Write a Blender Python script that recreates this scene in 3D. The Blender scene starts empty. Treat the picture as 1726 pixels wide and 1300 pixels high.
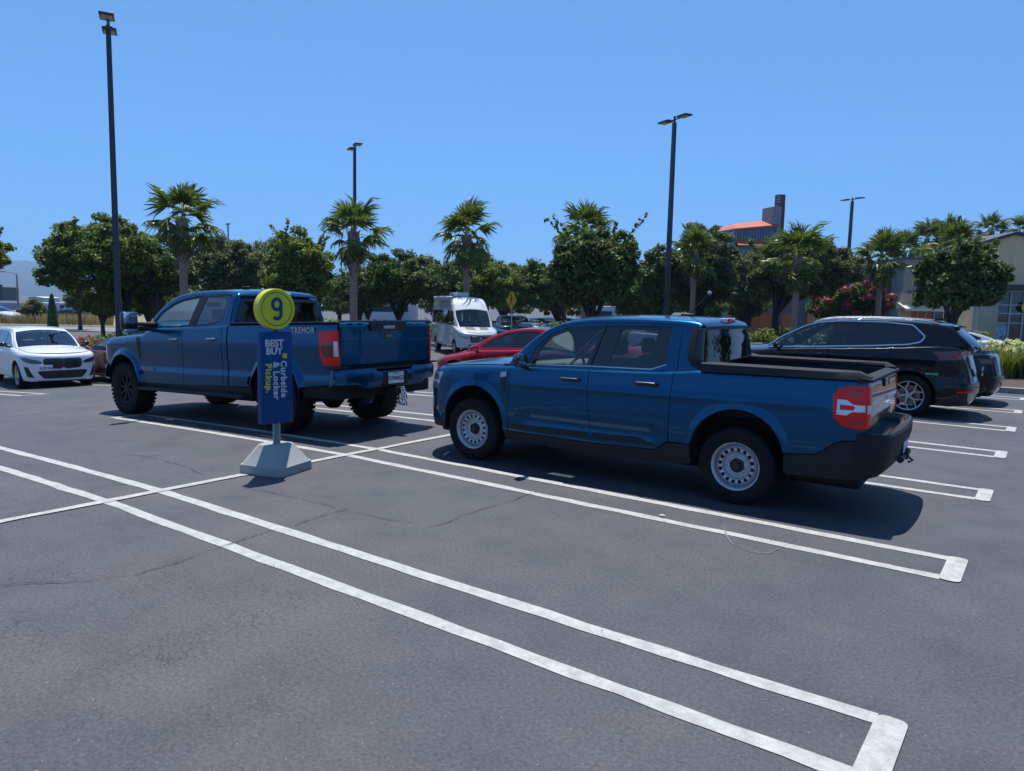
import bpy, math, random
import numpy as np
from mathutils import Vector, Matrix
from mathutils.geometry import delaunay_2d_cdt
SC = bpy.context.scene
COL = SC.collection
random.seed(7); RNG = np.random.default_rng(7)
PI = math.pi

# ------------------------------------------------------------------ camera
FPX = 1234.6; CAMZ = 1.797; PITCH = 0.108; ROLL = 0.022; YAW = -0.635
_fw = np.array([math.sin(YAW)*math.cos(PITCH), math.cos(YAW)*math.cos(PITCH), -math.sin(PITCH)])
_r0 = np.array([math.cos(YAW), -math.sin(YAW), 0.0]); _u0 = np.cross(_r0, _fw)
_r = _r0*math.cos(ROLL)+_u0*math.sin(ROLL); _u = -_r0*math.sin(ROLL)+_u0*math.cos(ROLL)
cam_d = bpy.data.cameras.new('camera'); cam = bpy.data.objects.new('camera', cam_d); COL.objects.link(cam)
cam.matrix_world = Matrix(((_r[0], _u[0], -_fw[0], 0), (_r[1], _u[1], -_fw[1], 0), (_r[2], _u[2], -_fw[2], CAMZ), (0, 0, 0, 1)))
cam_d.sensor_width = 36.0; cam_d.lens = FPX/1726*36; cam_d.clip_start = 0.1; cam_d.clip_end = 20000
SC.camera = cam

# ------------------------------------------------------------------ light
SUN = Vector((-0.22, 0.24, 1.0)).normalized()
W = bpy.data.worlds.new('World'); SC.world = W; W.use_nodes = True
nt = W.node_tree; bg = nt.nodes['Background']
sky = nt.nodes.new('ShaderNodeTexSky'); sky.sky_type = 'NISHITA'; sky.sun_disc = False
sky.sun_elevation = math.asin(SUN.z); sky.sun_rotation = math.atan2(SUN.x, SUN.y)
sky.air_density = 1.0; sky.dust_density = 0.0; sky.ozone_density = 3.0; sky.altitude = 300
# the clear summer sky of the photograph stays blue down to the horizon: soft limit on each channel
SKM = (.92, 3.15, 9.8)
v1 = nt.nodes.new('ShaderNodeVectorMath'); v1.operation = 'DIVIDE'; v1.inputs[1].default_value = SKM
v2 = nt.nodes.new('ShaderNodeVectorMath'); v2.operation = 'ADD'; v2.inputs[1].default_value = (1, 1, 1)
v3 = nt.nodes.new('ShaderNodeVectorMath'); v3.operation = 'DIVIDE'
nt.links.new(sky.outputs[0], v1.inputs[0]); nt.links.new(v1.outputs[0], v2.inputs[0])
nt.links.new(sky.outputs[0], v3.inputs[0]); nt.links.new(v2.outputs[0], v3.inputs[1])
nt.links.new(v3.outputs[0], bg.inputs[0]); bg.inputs[1].default_value = 0.14
sl = bpy.data.lights.new('sun', 'SUN'); sl.energy = 3.8; sl.angle = math.radians(0.53); sl.color = (1.0, 0.965, 0.92)
so = bpy.data.objects.new('sun', sl); COL.objects.link(so)
so.rotation_euler = SUN.to_track_quat('Z', 'Y').to_euler(); so.location = (0, 0, 60)
SC.view_settings.view_transform = 'Standard'; SC.view_settings.look = 'None'
SC.view_settings.exposure = 0.75; SC.view_settings.gamma = 1.0; SC.view_settings.use_curve_mapping = False

# ------------------------------------------------------------------ helpers
def at(px, py, D):
    """the point D metres ahead of the camera seen at photo pixel (px, py)"""
    d = _fw+_r*(px-863)/FPX-_u*(py-650)/FPX
    return np.array([0, 0, CAMZ])+d*D

def gz(x, y):
    """height of the paved ground: level near the camera, falling gently past the crossing line"""
    t = np.maximum(-(np.asarray(x, float)+6.6), 0)
    t1 = np.minimum(t, 16.0)
    z = -(0.022*t1+0.0015*t1*t1)*(1-.25*np.clip((np.asarray(y, float)-12)/14, 0, 1))
    return z

def tag(o, label=None, cat=None, group=None, kind=None):
    if label: o['label'] = label
    if cat: o['category'] = cat
    if group: o['group'] = group
    if kind: o['kind'] = kind
    return o

def empty(name, loc, rz=0.0, ry=0.0):
    o = bpy.data.objects.new(name, None); COL.objects.link(o)
    o.empty_display_size = 0.2
    o.location = loc; o.rotation_euler = (0, ry, rz)
    return o

def link(name, me, parent=None):
    o = bpy.data.objects.new(name, me); COL.objects.link(o)
    if parent is not None: o.parent = parent
    return o

def copy_tree(o, parent=None):
    c = o.copy(); COL.objects.link(c)
    if parent is not None: c.parent = parent
    for ch in list(o.children): copy_tree(ch, c)
    return c

# ------------------------------------------------------------------ materials
MATS = {}
def mat(name, col, rough=0.5, metal=0.0, coat=0.0, spec=0.5, bump=None, var=None, emit=None, coat_rough=0.03):
    if name in MATS: return MATS[name]
    m = bpy.data.materials.new(name); m.use_nodes = True
    n = m.node_tree.nodes; l = m.node_tree.links; b = n['Principled BSDF']
    b.inputs['Base Color'].default_value = (*col, 1); b.inputs['Roughness'].default_value = rough
    b.inputs['Metallic'].default_value = metal; b.inputs['Coat Weight'].default_value = coat
    b.inputs['Coat Roughness'].default_value = coat_rough
    b.inputs['Specular IOR Level'].default_value = spec
    tc = n.new('ShaderNodeTexCoord')
    if var:
        sc, amt = var
        nz = n.new('ShaderNodeTexNoise'); nz.inputs['Scale'].default_value = sc; nz.inputs['Detail'].default_value = 6
        l.new(tc.outputs['Object'], nz.inputs['Vector'])
        mr = n.new('ShaderNodeMapRange'); mr.inputs['From Min'].default_value = .3; mr.inputs['From Max'].default_value = .7
        mr.inputs['To Min'].default_value = 1-amt; mr.inputs['To Max'].default_value = 1+amt
        l.new(nz.outputs[0], mr.inputs[0])
        mx = n.new('ShaderNodeVectorMath'); mx.operation = 'SCALE'; mx.inputs[0].default_value = col
        l.new(mr.outputs[0], mx.inputs['Scale']); l.new(mx.outputs[0], b.inputs['Base Color'])
    if bump:
        sc, st = bump
        nz = n.new('ShaderNodeTexNoise'); nz.inputs['Scale'].default_value = sc; nz.inputs['Detail'].default_value = 4
        l.new(tc.outputs['Object'], nz.inputs['Vector'])
        bp = n.new('ShaderNodeBump'); bp.inputs['Strength'].default_value = st; bp.inputs['Distance'].default_value = .01
        l.new(nz.outputs[0], bp.inputs['Height']); l.new(bp.outputs[0], b.inputs['Normal'])
    if emit:
        b.inputs['Emission Color'].default_value = (*emit[0], 1); b.inputs['Emission Strength'].default_value = emit[1]
    MATS[name] = m
    return m

def paint(name, col, metal=0.35, rough=0.30):
    """metallic car paint under clear coat with a film of dust"""
    if name in MATS: return MATS[name]
    m = mat(name, col, rough=rough, metal=metal, coat=1.0, coat_rough=0.01, spec=.05)
    n = m.node_tree.nodes; l = m.node_tree.links; b = n['Principled BSDF']; b.inputs['Coat IOR'].default_value = 1.42
    tc = n.new('ShaderNodeTexCoord')
    nz = n.new('ShaderNodeTexNoise'); nz.inputs['Scale'].default_value = 2.2; nz.inputs['Detail'].default_value = 8
    l.new(tc.outputs['Object'], nz.inputs['Vector'])
    mr = n.new('ShaderNodeMapRange'); mr.inputs['From Min'].default_value = .35; mr.inputs['From Max'].default_value = .75
    mr.inputs['To Min'].default_value = .0; mr.inputs['To Max'].default_value = .03
    l.new(nz.outputs[0], mr.inputs[0]); l.new(mr.outputs[0], b.inputs['Coat Roughness'])
    mx = n.new('ShaderNodeMix'); mx.data_type = 'RGBA'; mx.inputs[6].default_value = (*col, 1); mx.inputs[7].default_value = (.20, .19, .17, 1)
    mr2 = n.new('ShaderNodeMapRange'); mr2.inputs['From Min'].default_value = .4; mr2.inputs['From Max'].default_value = .8
    mr2.inputs['To Max'].default_value = .012
    l.new(nz.outputs[0], mr2.inputs[0]); l.new(mr2.outputs[0], mx.inputs[0]); l.new(mx.outputs[2], b.inputs['Base Color'])
    return m

def glass(name, tint, refl=1.0):
    """thin window glass: tinted see-through film with fresnel reflection"""
    if name in MATS: return MATS[name]
    m = bpy.data.materials.new(name); m.use_nodes = True
    n = m.node_tree.nodes; l = m.node_tree.links; n.clear()
    out = n.new('ShaderNodeOutputMaterial'); mix = n.new('ShaderNodeMixShader')
    tr = n.new('ShaderNodeBsdfTransparent'); tr.inputs[0].default_value = (*tint, 1)
    gl = n.new('ShaderNodeBsdfGlossy'); gl.inputs['Roughness'].default_value = 0.01
    gl.inputs[0].default_value = (.95, .97, 1, 1)
    fr = n.new('ShaderNodeFresnel'); fr.inputs[0].default_value = 1.52
    mm = n.new('ShaderNodeMath'); mm.operation = 'MULTIPLY_ADD'; mm.inputs[1].default_value = 1.35*refl; mm.inputs[2].default_value = .015
    mm.use_clamp = True
    l.new(fr.outputs[0], mm.inputs[0]); l.new(mm.outputs[0], mix.inputs[0])
    l.new(tr.outputs[0], mix.inputs[1]); l.new(gl.outputs[0], mix.inputs[2]); l.new(mix.outputs[0], out.inputs[0])
    MATS[name] = m
    return m

M_BLACK = mat('black_plastic', (.012, .012, .013), .55, bump=(250, .25))
M_TRIM = mat('textured_bumper_plastic', (.016, .017, .019), .62, spec=.3, bump=(180, .35))
M_GLOSSB = mat('gloss_black', (.006, .006, .007), .18, coat=.6)
M_VOID = mat('shadow_gap_liner', (.004, .004, .004), .9)
M_RUBBER = mat('tyre_rubber', (.011, .011, .012), .8, spec=.25, bump=(90, .3), var=(6, .3))
M_CHROME = mat('chrome', (.72, .73, .75), .12, metal=1)
M_SATIN = mat('satin_metal', (.45, .46, .48), .35, metal=1)
M_STEELW = mat('silver_steel_wheel', (.46, .48, .52), .36, metal=.6, coat=.3)
M_ALLOY = mat('silver_alloy', (.55, .56, .58), .28, metal=.9)
M_DALLOY = mat('dark_alloy', (.03, .03, .032), .35, metal=.6)
M_DISC = mat('brake_disc', (.22, .2, .18), .4, metal=1)
M_RED = mat('red_lamp_lens', (.85, .010, .008), .25, coat=.35, spec=.2)
M_DRED = mat('dark_red_lamp_lens', (.12, .006, .008), .1, coat=1)
M_CLEAR = mat('clear_lamp_lens', (.62, .64, .66), .1, metal=.3, coat=1)
M_HEAD = mat('headlight_lens', (.30, .33, .36), .08, metal=.6, coat=1)
M_AMBER = mat('amber_marker', (.75, .22, .02), .25, coat=.6)
M_INT = mat('cabin_grey', (.035, .036, .04), .8)
M_INTL = mat('cabin_dash', (.10, .115, .125), .75)
M_SEAT = mat('seat_cloth', (.028, .029, .033), .9)
M_WHITE = mat('white_print', (.62, .63, .64), .5)
G_CLEAR = glass('clear_window_glass', (.74, .82, .80))
G_TINT = glass('privacy_window_glass', (.06, .065, .07))
G_SHIELD = glass('windscreen_glass', (.62, .72, .70))

# ------------------------------------------------------------------ mesh collector
class MB:
    def __init__(s): s.v = []; s.f = []; s.m = []; s.mi = 0
    def add(s, vs, fs):
        o = len(s.v); s.v += [tuple(map(float, p)) for p in vs]
        for f in fs: s.f.append(tuple(o+i for i in f)); s.m.append(s.mi)
        return s
    def box(s, c, d, rz=0.0, taper=(1, 1)):
        cx, cy, cz = c; dx, dy, dz = d[0]/2, d[1]/2, d[2]/2; co, si = math.cos(rz), math.sin(rz)
        vs = []
        for k in (-1, 1):
            tx, ty = (1, 1) if k < 0 else taper
            for a, b in ((-1, -1), (1, -1), (1, 1), (-1, 1)):
                x, y = a*dx*tx, b*dy*ty
                vs.append((cx+x*co-y*si, cy+x*si+y*co, cz+k*dz))
        return s.add(vs, [(3, 2, 1, 0), (4, 5, 6, 7), (0, 1, 5, 4), (1, 2, 6, 5), (2, 3, 7, 6), (3, 0, 4, 7)])
    def rbox(s, c, d, r=.02, n=3):
        """box with rounded edges all round (superellipsoid style)"""
        cx, cy, cz = c; hx, hy, hz = d[0]/2, d[1]/2, d[2]/2; r = min(r, hx*.98, hy*.98, hz*.98)
        us = [-1]+[0]*0
        def ring(z, ins):
            pts = []
            for q, (sx, sy) in enumerate(((1, 1), (-1, 1), (-1, -1), (1, -1))):
                for i in range(n+1):
                    a = q*PI/2+i/n*PI/2; rr = r-ins
                    pts.append((cx+sx*(hx-r)+rr*math.cos(a), cy+sy*(hy-r)+rr*math.sin(a), z))
            return pts
        rings = []
        for i in range(n+1):
            a = i/n*PI/2; rings.append(ring(cz-hz+r-r*math.cos(a), r-r*math.sin(a)))
        for i in range(n+1):
            a = i/n*PI/2; rings.append(ring(cz+hz-r+r*math.sin(a), r-r*math.cos(a)))
        m = len(rings[0]); vs = [p for rg in rings for p in rg]; fs = []
        for j in range(len(rings)-1):
            for i in range(m): fs.append((j*m+i, j*m+(i+1) % m, (j+1)*m+(i+1) % m, (j+1)*m+i))
        fs.append(tuple(range(m-1, -1, -1))); fs.append(tuple((len(rings)-1)*m+i for i in range(m)))
        return s.add(vs, fs)
    def tube(s, path, rad, n=8, cap=True):
        P = [Vector(p) for p in path]; R = rad if hasattr(rad, '__len__') else [rad]*len(P)
        rings = []; prev = None
        for i, p in enumerate(P):
            d = (P[min(i+1, len(P)-1)]-P[max(i-1, 0)]).normalized()
            if prev is None:
                a = Vector((0, 0, 1)) if abs(d.z) < .9 else Vector((1, 0, 0)); u = d.cross(a).normalized()
            else: u = (prev-d*prev.dot(d)).normalized()
            prev = u; w = d.cross(u)
            rings.append([p+(u*math.cos(2*PI*k/n)+w*math.sin(2*PI*k/n))*R[i] for k in range(n)])
        vs = [v for r in rings for v in r]; fs = []
        for j in range(len(P)-1):
            for i in range(n): fs.append((j*n+i, j*n+(i+1) % n, (j+1)*n+(i+1) % n, (j+1)*n+i))
        if cap: fs.append(tuple(range(n-1, -1, -1))); fs.append(tuple((len(P)-1)*n+i for i in range(n)))
        return s.add(vs, fs)
    def lathe(s, prof, n=32, axis='z', o=(0, 0, 0), close=False):
        vs = []; m = len(prof)
        for k in range(n):
            a = 2*PI*k/n; ca, sa = math.cos(a), math.sin(a)
            for r, h in prof:
                if axis == 'z': vs.append((o[0]+r*ca, o[1]+r*sa, o[2]+h))
                else: vs.append((o[0]+r*ca, o[1]+h, o[2]+r*sa))
        fs = []
        for k in range(n):
            k2 = (k+1) % n
            for j in range(m-1+(1 if close else 0)):
                j2 = (j+1) % m
                fs.append((k*m+j, k2*m+j, k2*m+j2, k*m+j2) if axis == 'z' else (k*m+j, k*m+j2, k2*m+j2, k2*m+j))
        return s.add(vs, fs)
    def prism(s, poly, h0, h1, axis='z', scale=1.0):
        n = len(poly); cx = sum(p[0] for p in poly)/n; cy = sum(p[1] for p in poly)/n
        def P(a, b, h): return {'z': (a, b, h), 'y': (a, h, b), 'x': (h, a, b)}[axis]
        vs = [P(a, b, h0) for a, b in poly]+[P(cx+(a-cx)*scale, cy+(b-cy)*scale, h1) for a, b in poly]
        fs = [tuple(range(n-1, -1, -1)), tuple(range(n, 2*n))]+[(i, (i+1) % n, n+(i+1) % n, n+i) for i in range(n)]
        return s.add(vs, fs)
    def build(s, name, mats, parent=None, sharp=35, smooth=True):
        me = bpy.data.meshes.new(name); me.from_pydata(s.v, [], s.f)
        if not isinstance(mats, (list, tuple)): mats = [mats]
        for m in mats: me.materials.append(m)
        if len(mats) > 1: me.polygons.foreach_set('material_index', s.m)
        import bmesh
        b = bmesh.new(); b.from_mesh(me); bmesh.ops.recalc_face_normals(b, faces=b.faces[:]); b.to_mesh(me); b.free()
        if smooth:
            me.polygons.foreach_set('use_smooth', [True]*len(me.polygons)); me.set_sharp_from_angle(angle=math.radians(sharp))
        me.update()
        return link(name, me, parent)

def text_obj(name, txt, size, m, parent, matrix, bold=0.0, depth=.0015, spacing=1.0, align='CENTER', yscale=1.0):
    cu = bpy.data.curves.new(name, 'FONT'); cu.body = txt; cu.size = size; cu.extrude = depth; cu.offset = bold
    cu.align_x = align; cu.align_y = 'CENTER'; cu.space_character = spacing; cu.resolution_u = 3
    t = bpy.data.objects.new(name+'_tmp', cu); COL.objects.link(t)
    dg = bpy.context.evaluated_depsgraph_get(); me = bpy.data.meshes.new_from_object(t.evaluated_get(dg))
    bpy.data.objects.remove(t); bpy.data.curves.remove(cu)
    if yscale != 1.0: me.transform(Matrix.Diagonal((1, yscale, 1, 1)))
    me.materials.clear(); me.materials.append(m)
    o = link(name, me, parent); o.matrix_local = matrix
    return o

def frame_mat(o, xdir, ydir):
    x = Vector(xdir).normalized(); y = Vector(ydir).normalized(); z = x.cross(y).normalized(); y = z.cross(x)
    return Matrix(((x.x, y.x, z.x, o[0]), (x.y, y.y, z.y, o[1]), (x.z, y.z, z.z, o[2]), (0, 0, 0, 1)))

# ------------------------------------------------------------------ panels cut out of smooth surfaces
def curve(xs, ys, n=500, smooth=.03):
    """smooth interpolation of a short table"""
    xs = np.array(xs, float); ys = np.array(ys, float)
    if len(xs) == 1: return lambda x: np.full_like(np.asarray(x, float), ys[0])
    d = np.diff(ys)/np.diff(xs); m = np.zeros(len(xs)); m[0] = d[0]; m[-1] = d[-1]
    for i in range(1, len(xs)-1):
        m[i] = 0 if d[i-1]*d[i] <= 0 else 2*d[i-1]*d[i]/(d[i-1]+d[i])
    X = np.linspace(xs[0], xs[-1], n); k = np.clip(np.searchsorted(xs, X)-1, 0, len(xs)-2)
    h = xs[k+1]-xs[k]; t = (X-xs[k])/h
    Y = (2*t**3-3*t*t+1)*ys[k]+(t**3-2*t*t+t)*h*m[k]+(-2*t**3+3*t*t)*ys[k+1]+(t**3-t*t)*h*m[k+1]
    w = int(n*smooth)
    if w > 1:
        ker = np.hanning(2*w+1); ker /= ker.sum()
        L = 2*Y[0]-Y[w:0:-1]; Rr = 2*Y[-1]-Y[-2:-w-2:-1]
        Y = np.convolve(np.concatenate([L, Y, Rr]), ker, 'valid')
    return lambda x: np.interp(x, X, Y)

def sstep(x): x = np.clip(x, 0, 1); return x*x*(3-2*x)

def inside(P, poly):
    x, y = P[:, 0], P[:, 1]; r = np.zeros(len(P), bool); n = len(poly); j = n-1
    for i in range(n):
        xi, yi = poly[i]; xj, yj = poly[j]
        if yi != yj:
            c = ((yi > y) != (yj > y)) & (x < (xj-xi)*(y-yi)/(yj-yi)+xi); r ^= c
        j = i
    return r

def densify(poly, step):
    out = []
    for i in range(len(poly)):
        a = np.array(poly[i], float); b = np.array(poly[(i+1) % len(poly)], float)
        k = max(1, int(math.ceil(np.linalg.norm(b-a)/step)))
        for q in range(k): out.append(a+(b-a)*q/k)
    o2 = [out[0]]
    for p in out[1:]:
        if np.linalg.norm(p-o2[-1]) > 1e-4: o2.append(p)
    if np.linalg.norm(o2[0]-o2[-1]) < 1e-4: o2.pop()
    return np.array(o2)

def shrink(P, g):
    n = len(P); A = 0.5*np.sum(P[:, 0]*np.roll(P[:, 1], -1)-np.roll(P[:, 0], -1)*P[:, 1]); s = 1 if A > 0 else -1
    d1 = P-np.roll(P, 1, 0); d2 = np.roll(P, -1, 0)-P
    n1 = np.stack([-d1[:, 1], d1[:, 0]], 1)*s; n2 = np.stack([-d2[:, 1], d2[:, 0]], 1)*s
    n1 /= np.linalg.norm(n1, axis=1)[:, None]+1e-12; n2 /= np.linalg.norm(n2, axis=1)[:, None]+1e-12
    nn = n1+n2; l = np.linalg.norm(nn, axis=1)[:, None]; nn = nn/np.maximum(l, .3)
    return P+nn*g*np.minimum(2/np.maximum(l, .8), 1.6)[:, :]

def panel(name, surf, outer, m, parent, holes=(), step=.05, thick=.02, off=0.0, gap=0.0, centre=(0, 0, .5), doublesided=False):
    O = densify(outer, step*.8)
    if gap: O = shrink(O, gap)
    Hs = [densify(h, step*.8) for h in holes]
    lo, hi = O.min(0), O.max(0)
    gx = np.arange(lo[0]+step*.5, hi[0], step); gy = np.arange(lo[1]+step*.5, hi[1], step*.87)
    if len(gx) and len(gy):
        GX, GY = np.meshgrid(gx, gy); GX = GX+(np.arange(len(gy)) % 2)[:, None]*step*.5
        Q = np.stack([GX.ravel(), GY.ravel()], 1)
        k = inside(Q, O)
        for h in Hs: k &= ~inside(Q, h)
        Q = Q[k]
        B = np.concatenate([O]+Hs)
        if len(Q):
            dmin = np.full(len(Q), 9e9)
            for i in range(0, len(B), 200): dmin = np.minimum(dmin, np.sqrt(((Q[:, None]-B[None, i:i+200])**2).sum(2)).min(1))
            Q = Q[dmin > step*.45]
    else: Q = np.zeros((0, 2))
    pts = np.concatenate([O]+Hs+[Q]); edges = []; b0 = 0; loops = []
    for L in [O]+Hs:
        n = len(L); edges += [(b0+i, b0+(i+1) % n) for i in range(n)]; loops.append((b0, n)); b0 += n
    vs, es, fs, ov, oe, of = delaunay_2d_cdt([Vector(p) for p in pts], edges, [], 0, 1e-5)
    V = np.array([tuple(v) for v in vs]); F = np.array([tuple(f) for f in fs if len(f) == 3])
    cen = V[F].mean(1); keep = inside(cen, O)
    for h in Hs: keep &= ~inside(cen, h)
    F = F[keep]
    e = 1e-3
    def ev(p): return surf(p[:, 0], p[:, 1])
    P = ev(V); da = ev(V+[e, 0])-ev(V-[e, 0]); db = ev(V+[0, e])-ev(V-[0, e]); N = np.cross(da, db)
    N /= np.linalg.norm(N, axis=1)[:, None]+1e-15
    if np.sum(N*(P-np.array(centre))) < 0: N = -N
    P = P+N*off
    a, b, c = P[F[:, 0]], P[F[:, 1]], P[F[:, 2]]
    fn = np.cross(b-a, c-a); fl = (fn*N[F].mean(1)).sum(1) < 0
    F[fl] = F[fl][:, ::-1]
    nv = len(P); verts = P; faces = F.tolist(); lnor = N[F].reshape(-1, 3)
    if thick:
        # boundary edges -> skirt
        ed = {}
        for f in faces:
            for i in range(3):
                u, v = f[i], f[(i+1) % 3]; ed[(u, v)] = 1
        bd = [(u, v) for (u, v) in ed if (v, u) not in ed]
        bv = sorted({u for e_ in bd for u in e_}); idx = {u: i for i, u in enumerate(bv)}; k = len(bv)
        top = P[bv]; bot = top-N[bv]*thick
        verts = np.concatenate([P, top, bot]); ln = []
        for u, v in bd:
            q = (nv+idx[v], nv+idx[u], nv+k+idx[u], nv+k+idx[v]); faces.append(list(q))
            nn = np.cross(verts[q[1]]-verts[q[0]], verts[q[2]]-verts[q[1]]); nn /= np.linalg.norm(nn)+1e-12
            ln += [nn]*4
        lnor = np.concatenate([lnor, np.array(ln).reshape(-1, 3)])
    me = bpy.data.meshes.new(name); me.from_pydata(verts.tolist(), [], faces); me.materials.append(m)
    me.polygons.foreach_set('use_smooth', [True]*len(me.polygons))
    if len(me.loops) == len(lnor): me.normals_split_custom_set(lnor.tolist())
    return link(name, me, parent)

def grid(name, A, m, parent=None, mask=None, close=False):
    """A: (n,m,3) points -> quad mesh"""
    n, k = A.shape[:2]; V = A.reshape(-1, 3); f = []
    for i in range(n-1):
        for j in range(k-1):
            if mask is None or not mask[i, j]: f.append((i*k+j, i*k+j+1, (i+1)*k+j+1, (i+1)*k+j))
    me = bpy.data.meshes.new(name); me.from_pydata(V.tolist(), [], f); me.materials.append(m)
    me.polygons.foreach_set('use_smooth', [True]*len(f)); me.update()
    return link(name, me, parent)

def arc(cx, cz, r, a0, a1, n=14, sq=1.0):
    return [(cx+r*math.cos(math.radians(a0+(a1-a0)*i/n)), cz+r*sq*math.sin(math.radians(a0+(a1-a0)*i/n))) for i in range(n+1)]

def rpoly(pts, r, n=4):
    """round the corners of a polygon"""
    out = []; k = len(pts)
    for i in range(k):
        p = np.array(pts[i], float); a = np.array(pts[i-1], float)-p; b = np.array(pts[(i+1) % k], float)-p
        la, lb = np.linalg.norm(a), np.linalg.norm(b); rr = min(r, la*.45, lb*.45)
        A = p+a/la*rr; B = p+b/lb*rr
        for q in range(n+1):
            t = q/n; out.append(tuple((1-t)**2*A+2*t*(1-t)*p+t*t*B))
    return out
USE_HAZE = True
# ------------------------------------------------------------------ vehicles
def bspline(P, n=40):
    P = np.array(P, float); P = np.concatenate([[2*P[0]-P[1]], P, [2*P[-1]-P[-2]]]); out = []
    for i in range(1, len(P)-2):
        t = np.linspace(0, 1, n, endpoint=False)[:, None]
        a, b, c, d = P[i-1], P[i], P[i+1], P[i+2]
        out.append(((1-t)**3*a+(3*t**3-6*t*t+4)*b+(-3*t**3+3*t*t+3*t+1)*c+t**3*d)/6)
    out.append(P[-2][None]); return np.concatenate(out)

class Car:
    """x runs from the front axle to the rear, y<0 is the left-hand (near) side of a car facing -x"""
    def __init__(s, name, loc, yaw, plan, zs, rs, side, front=None, rear=None, cr=None, arches=(), rail=None, lean=(.22, .18), rg=.07, ucr=None, centre=(1.3, 0, .5), pitch=0, extra=None, step=.05):
        s.root = empty(name, loc, yaw, pitch)
        C = bspline([(plan[0][0], 0)]+plan[1:-1]+[(plan[-1][0], 0)]); C[0] = (plan[0][0], 0); C[-1] = (plan[-1][0], 0)
        d = np.concatenate([[0], np.cumsum(np.linalg.norm(np.diff(C, axis=0), axis=1))])
        s.T = d[-1]; s.tt = np.linspace(0, s.T, 900); s.px = np.interp(s.tt, d, C[:, 0]); s.py = np.interp(s.tt, d, C[:, 1])
        dx, dy = np.gradient(s.px), np.gradient(s.py); l = np.hypot(dx, dy); s.nx, s.ny = -dy/l, dx/l
        k = np.hanning(15); k /= k.sum()
        for a in ('nx', 'ny'):
            v = getattr(s, a); sg = -1 if a == 'ny' else 1
            e = np.concatenate([sg*v[7:0:-1], v, sg*v[-2:-9:-1]]); setattr(s, a, np.convolve(e, k, 'valid'))
        s.zs = curve(*zip(*zs)); s.rs = curve(*zip(*rs)); s.side = curve(*zip(*side))
        s.front = curve(*zip(*front)) if front else (lambda z: 0*z); s.rear = curve(*zip(*rear)) if rear else (lambda z: 0*z)
        s.cr = curve(*zip(*cr)) if cr else (lambda x: 0*x)
        ot = s.side(s.zs(s.px))*s.ny**2+s.front(s.zs(s.px))*np.maximum(-s.nx, 0)**2+s.rear(s.zs(s.px))*np.maximum(s.nx, 0)**2-s.rs(s.px)
        xd = s.px+s.nx*ot; s.ztab, s.rtab = s.zs(xd), s.rs(xd)
        s.arches = arches; s.lean = lean; s.rg = rg; s.c = centre; s.step = step; s.extra = extra
        i0 = int(np.argmax(s.py > .97*s.py.max())); s.imax = i0
        if rail:
            R = bspline(rail, 30); d = np.concatenate([[0], np.cumsum(np.linalg.norm(np.diff(R, axis=0), axis=1))])
            s.A = d[-1]; s.ra = np.linspace(0, s.A, 500); s.rx = np.interp(s.ra, d, R[:, 0]); s.rz = np.interp(s.ra, d, R[:, 1])
            dx, dz = np.gradient(s.rx), np.gradient(s.rz); l = np.hypot(dx, dz); s.rnx, s.rnz = -dz/l, dx/l
            k = np.hanning(25); k /= k.sum()
            for a in ('rnx', 'rnz'):
                v = getattr(s, a); e = np.concatenate([v[12:0:-1], v, v[-2:-14:-1]]); setattr(s, a, np.convolve(e, k, 'valid'))
            s.ucr = curve(*zip(*[(p*s.A, q) for p, q in ucr])) if ucr else (lambda a: 0*a+.02)
    # -- surfaces
    def yplan(s, x):
        x = np.asarray(x, float); i = s.imax
        return np.where(x < s.px[i], np.interp(x, s.px[:i+1], s.py[:i+1]), np.interp(x, s.px[i:], s.py[i:]))
    def lower(s, t, v):
        t = np.mod(t, 2*s.T); far = t > s.T; tt = np.where(far, 2*s.T-t, t); sg = np.where(far, 1.0, -1.0)
        x = np.interp(tt, s.tt, s.px); y = np.interp(tt, s.tt, s.py); nx = np.interp(tt, s.tt, s.nx); ny = np.interp(tt, s.tt, s.ny)
        zs, r = np.interp(tt, s.tt, s.ztab), np.interp(tt, s.tt, s.rtab); th = np.clip((v-(zs-r))/r, 0, PI/2)
        z = np.where(v <= zs-r, v, zs-r+r*np.sin(th)); ins = r*(1-np.cos(th))
        o = s.side(z)*ny*ny+s.front(z)*np.maximum(-nx, 0)**2+s.rear(z)*np.maximum(nx, 0)**2-ins
        for (ax, az, Ra, w, h) in s.arches:
            rr = np.hypot(x-ax, z-az); o = o+h*sstep((Ra+w-rr)/(w*.9))*ny*ny*np.clip((zs-z)/.15, 0, 1)
        if s.extra: o = o+s.extra(x, z)*ny*ny
        return np.stack([x+nx*o, (y+ny*o)*sg, z], -1)
    def hood(s, x, y):
        return np.stack([x, y, s.zs(x)+s.cr(x)*(1-(np.abs(y)/.85)**2.2)+.001], -1)
    def ghy(s, x, z):
        x0 = s.yplan(x)+s.side(s.zs(x))-s.rs(x); dz = np.maximum(z-s.zs(x), -.1)
        return x0-s.lean[0]*dz-s.lean[1]*dz*dz
    def gh(s, sg):
        return lambda x, z: np.stack([x, -sg*s.ghy(x, z), z], -1)
    def rail_yr(s, a):
        return s.ghy(np.interp(a, s.ra, s.rx), np.interp(a, s.ra, s.rz))-s.rg
    def strip(s, sg):
        def f(a, th):
            x, z, nx, nz = (np.interp(a, s.ra, q) for q in (s.rx, s.rz, s.rnx, s.rnz)); y = s.ghy(x, z)
            return np.stack([x-s.rg*nx*(1-np.sin(th)), -sg*(y-s.rg+s.rg*np.cos(th)), z-s.rg*nz*(1-np.sin(th))], -1)
        return f
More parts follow.
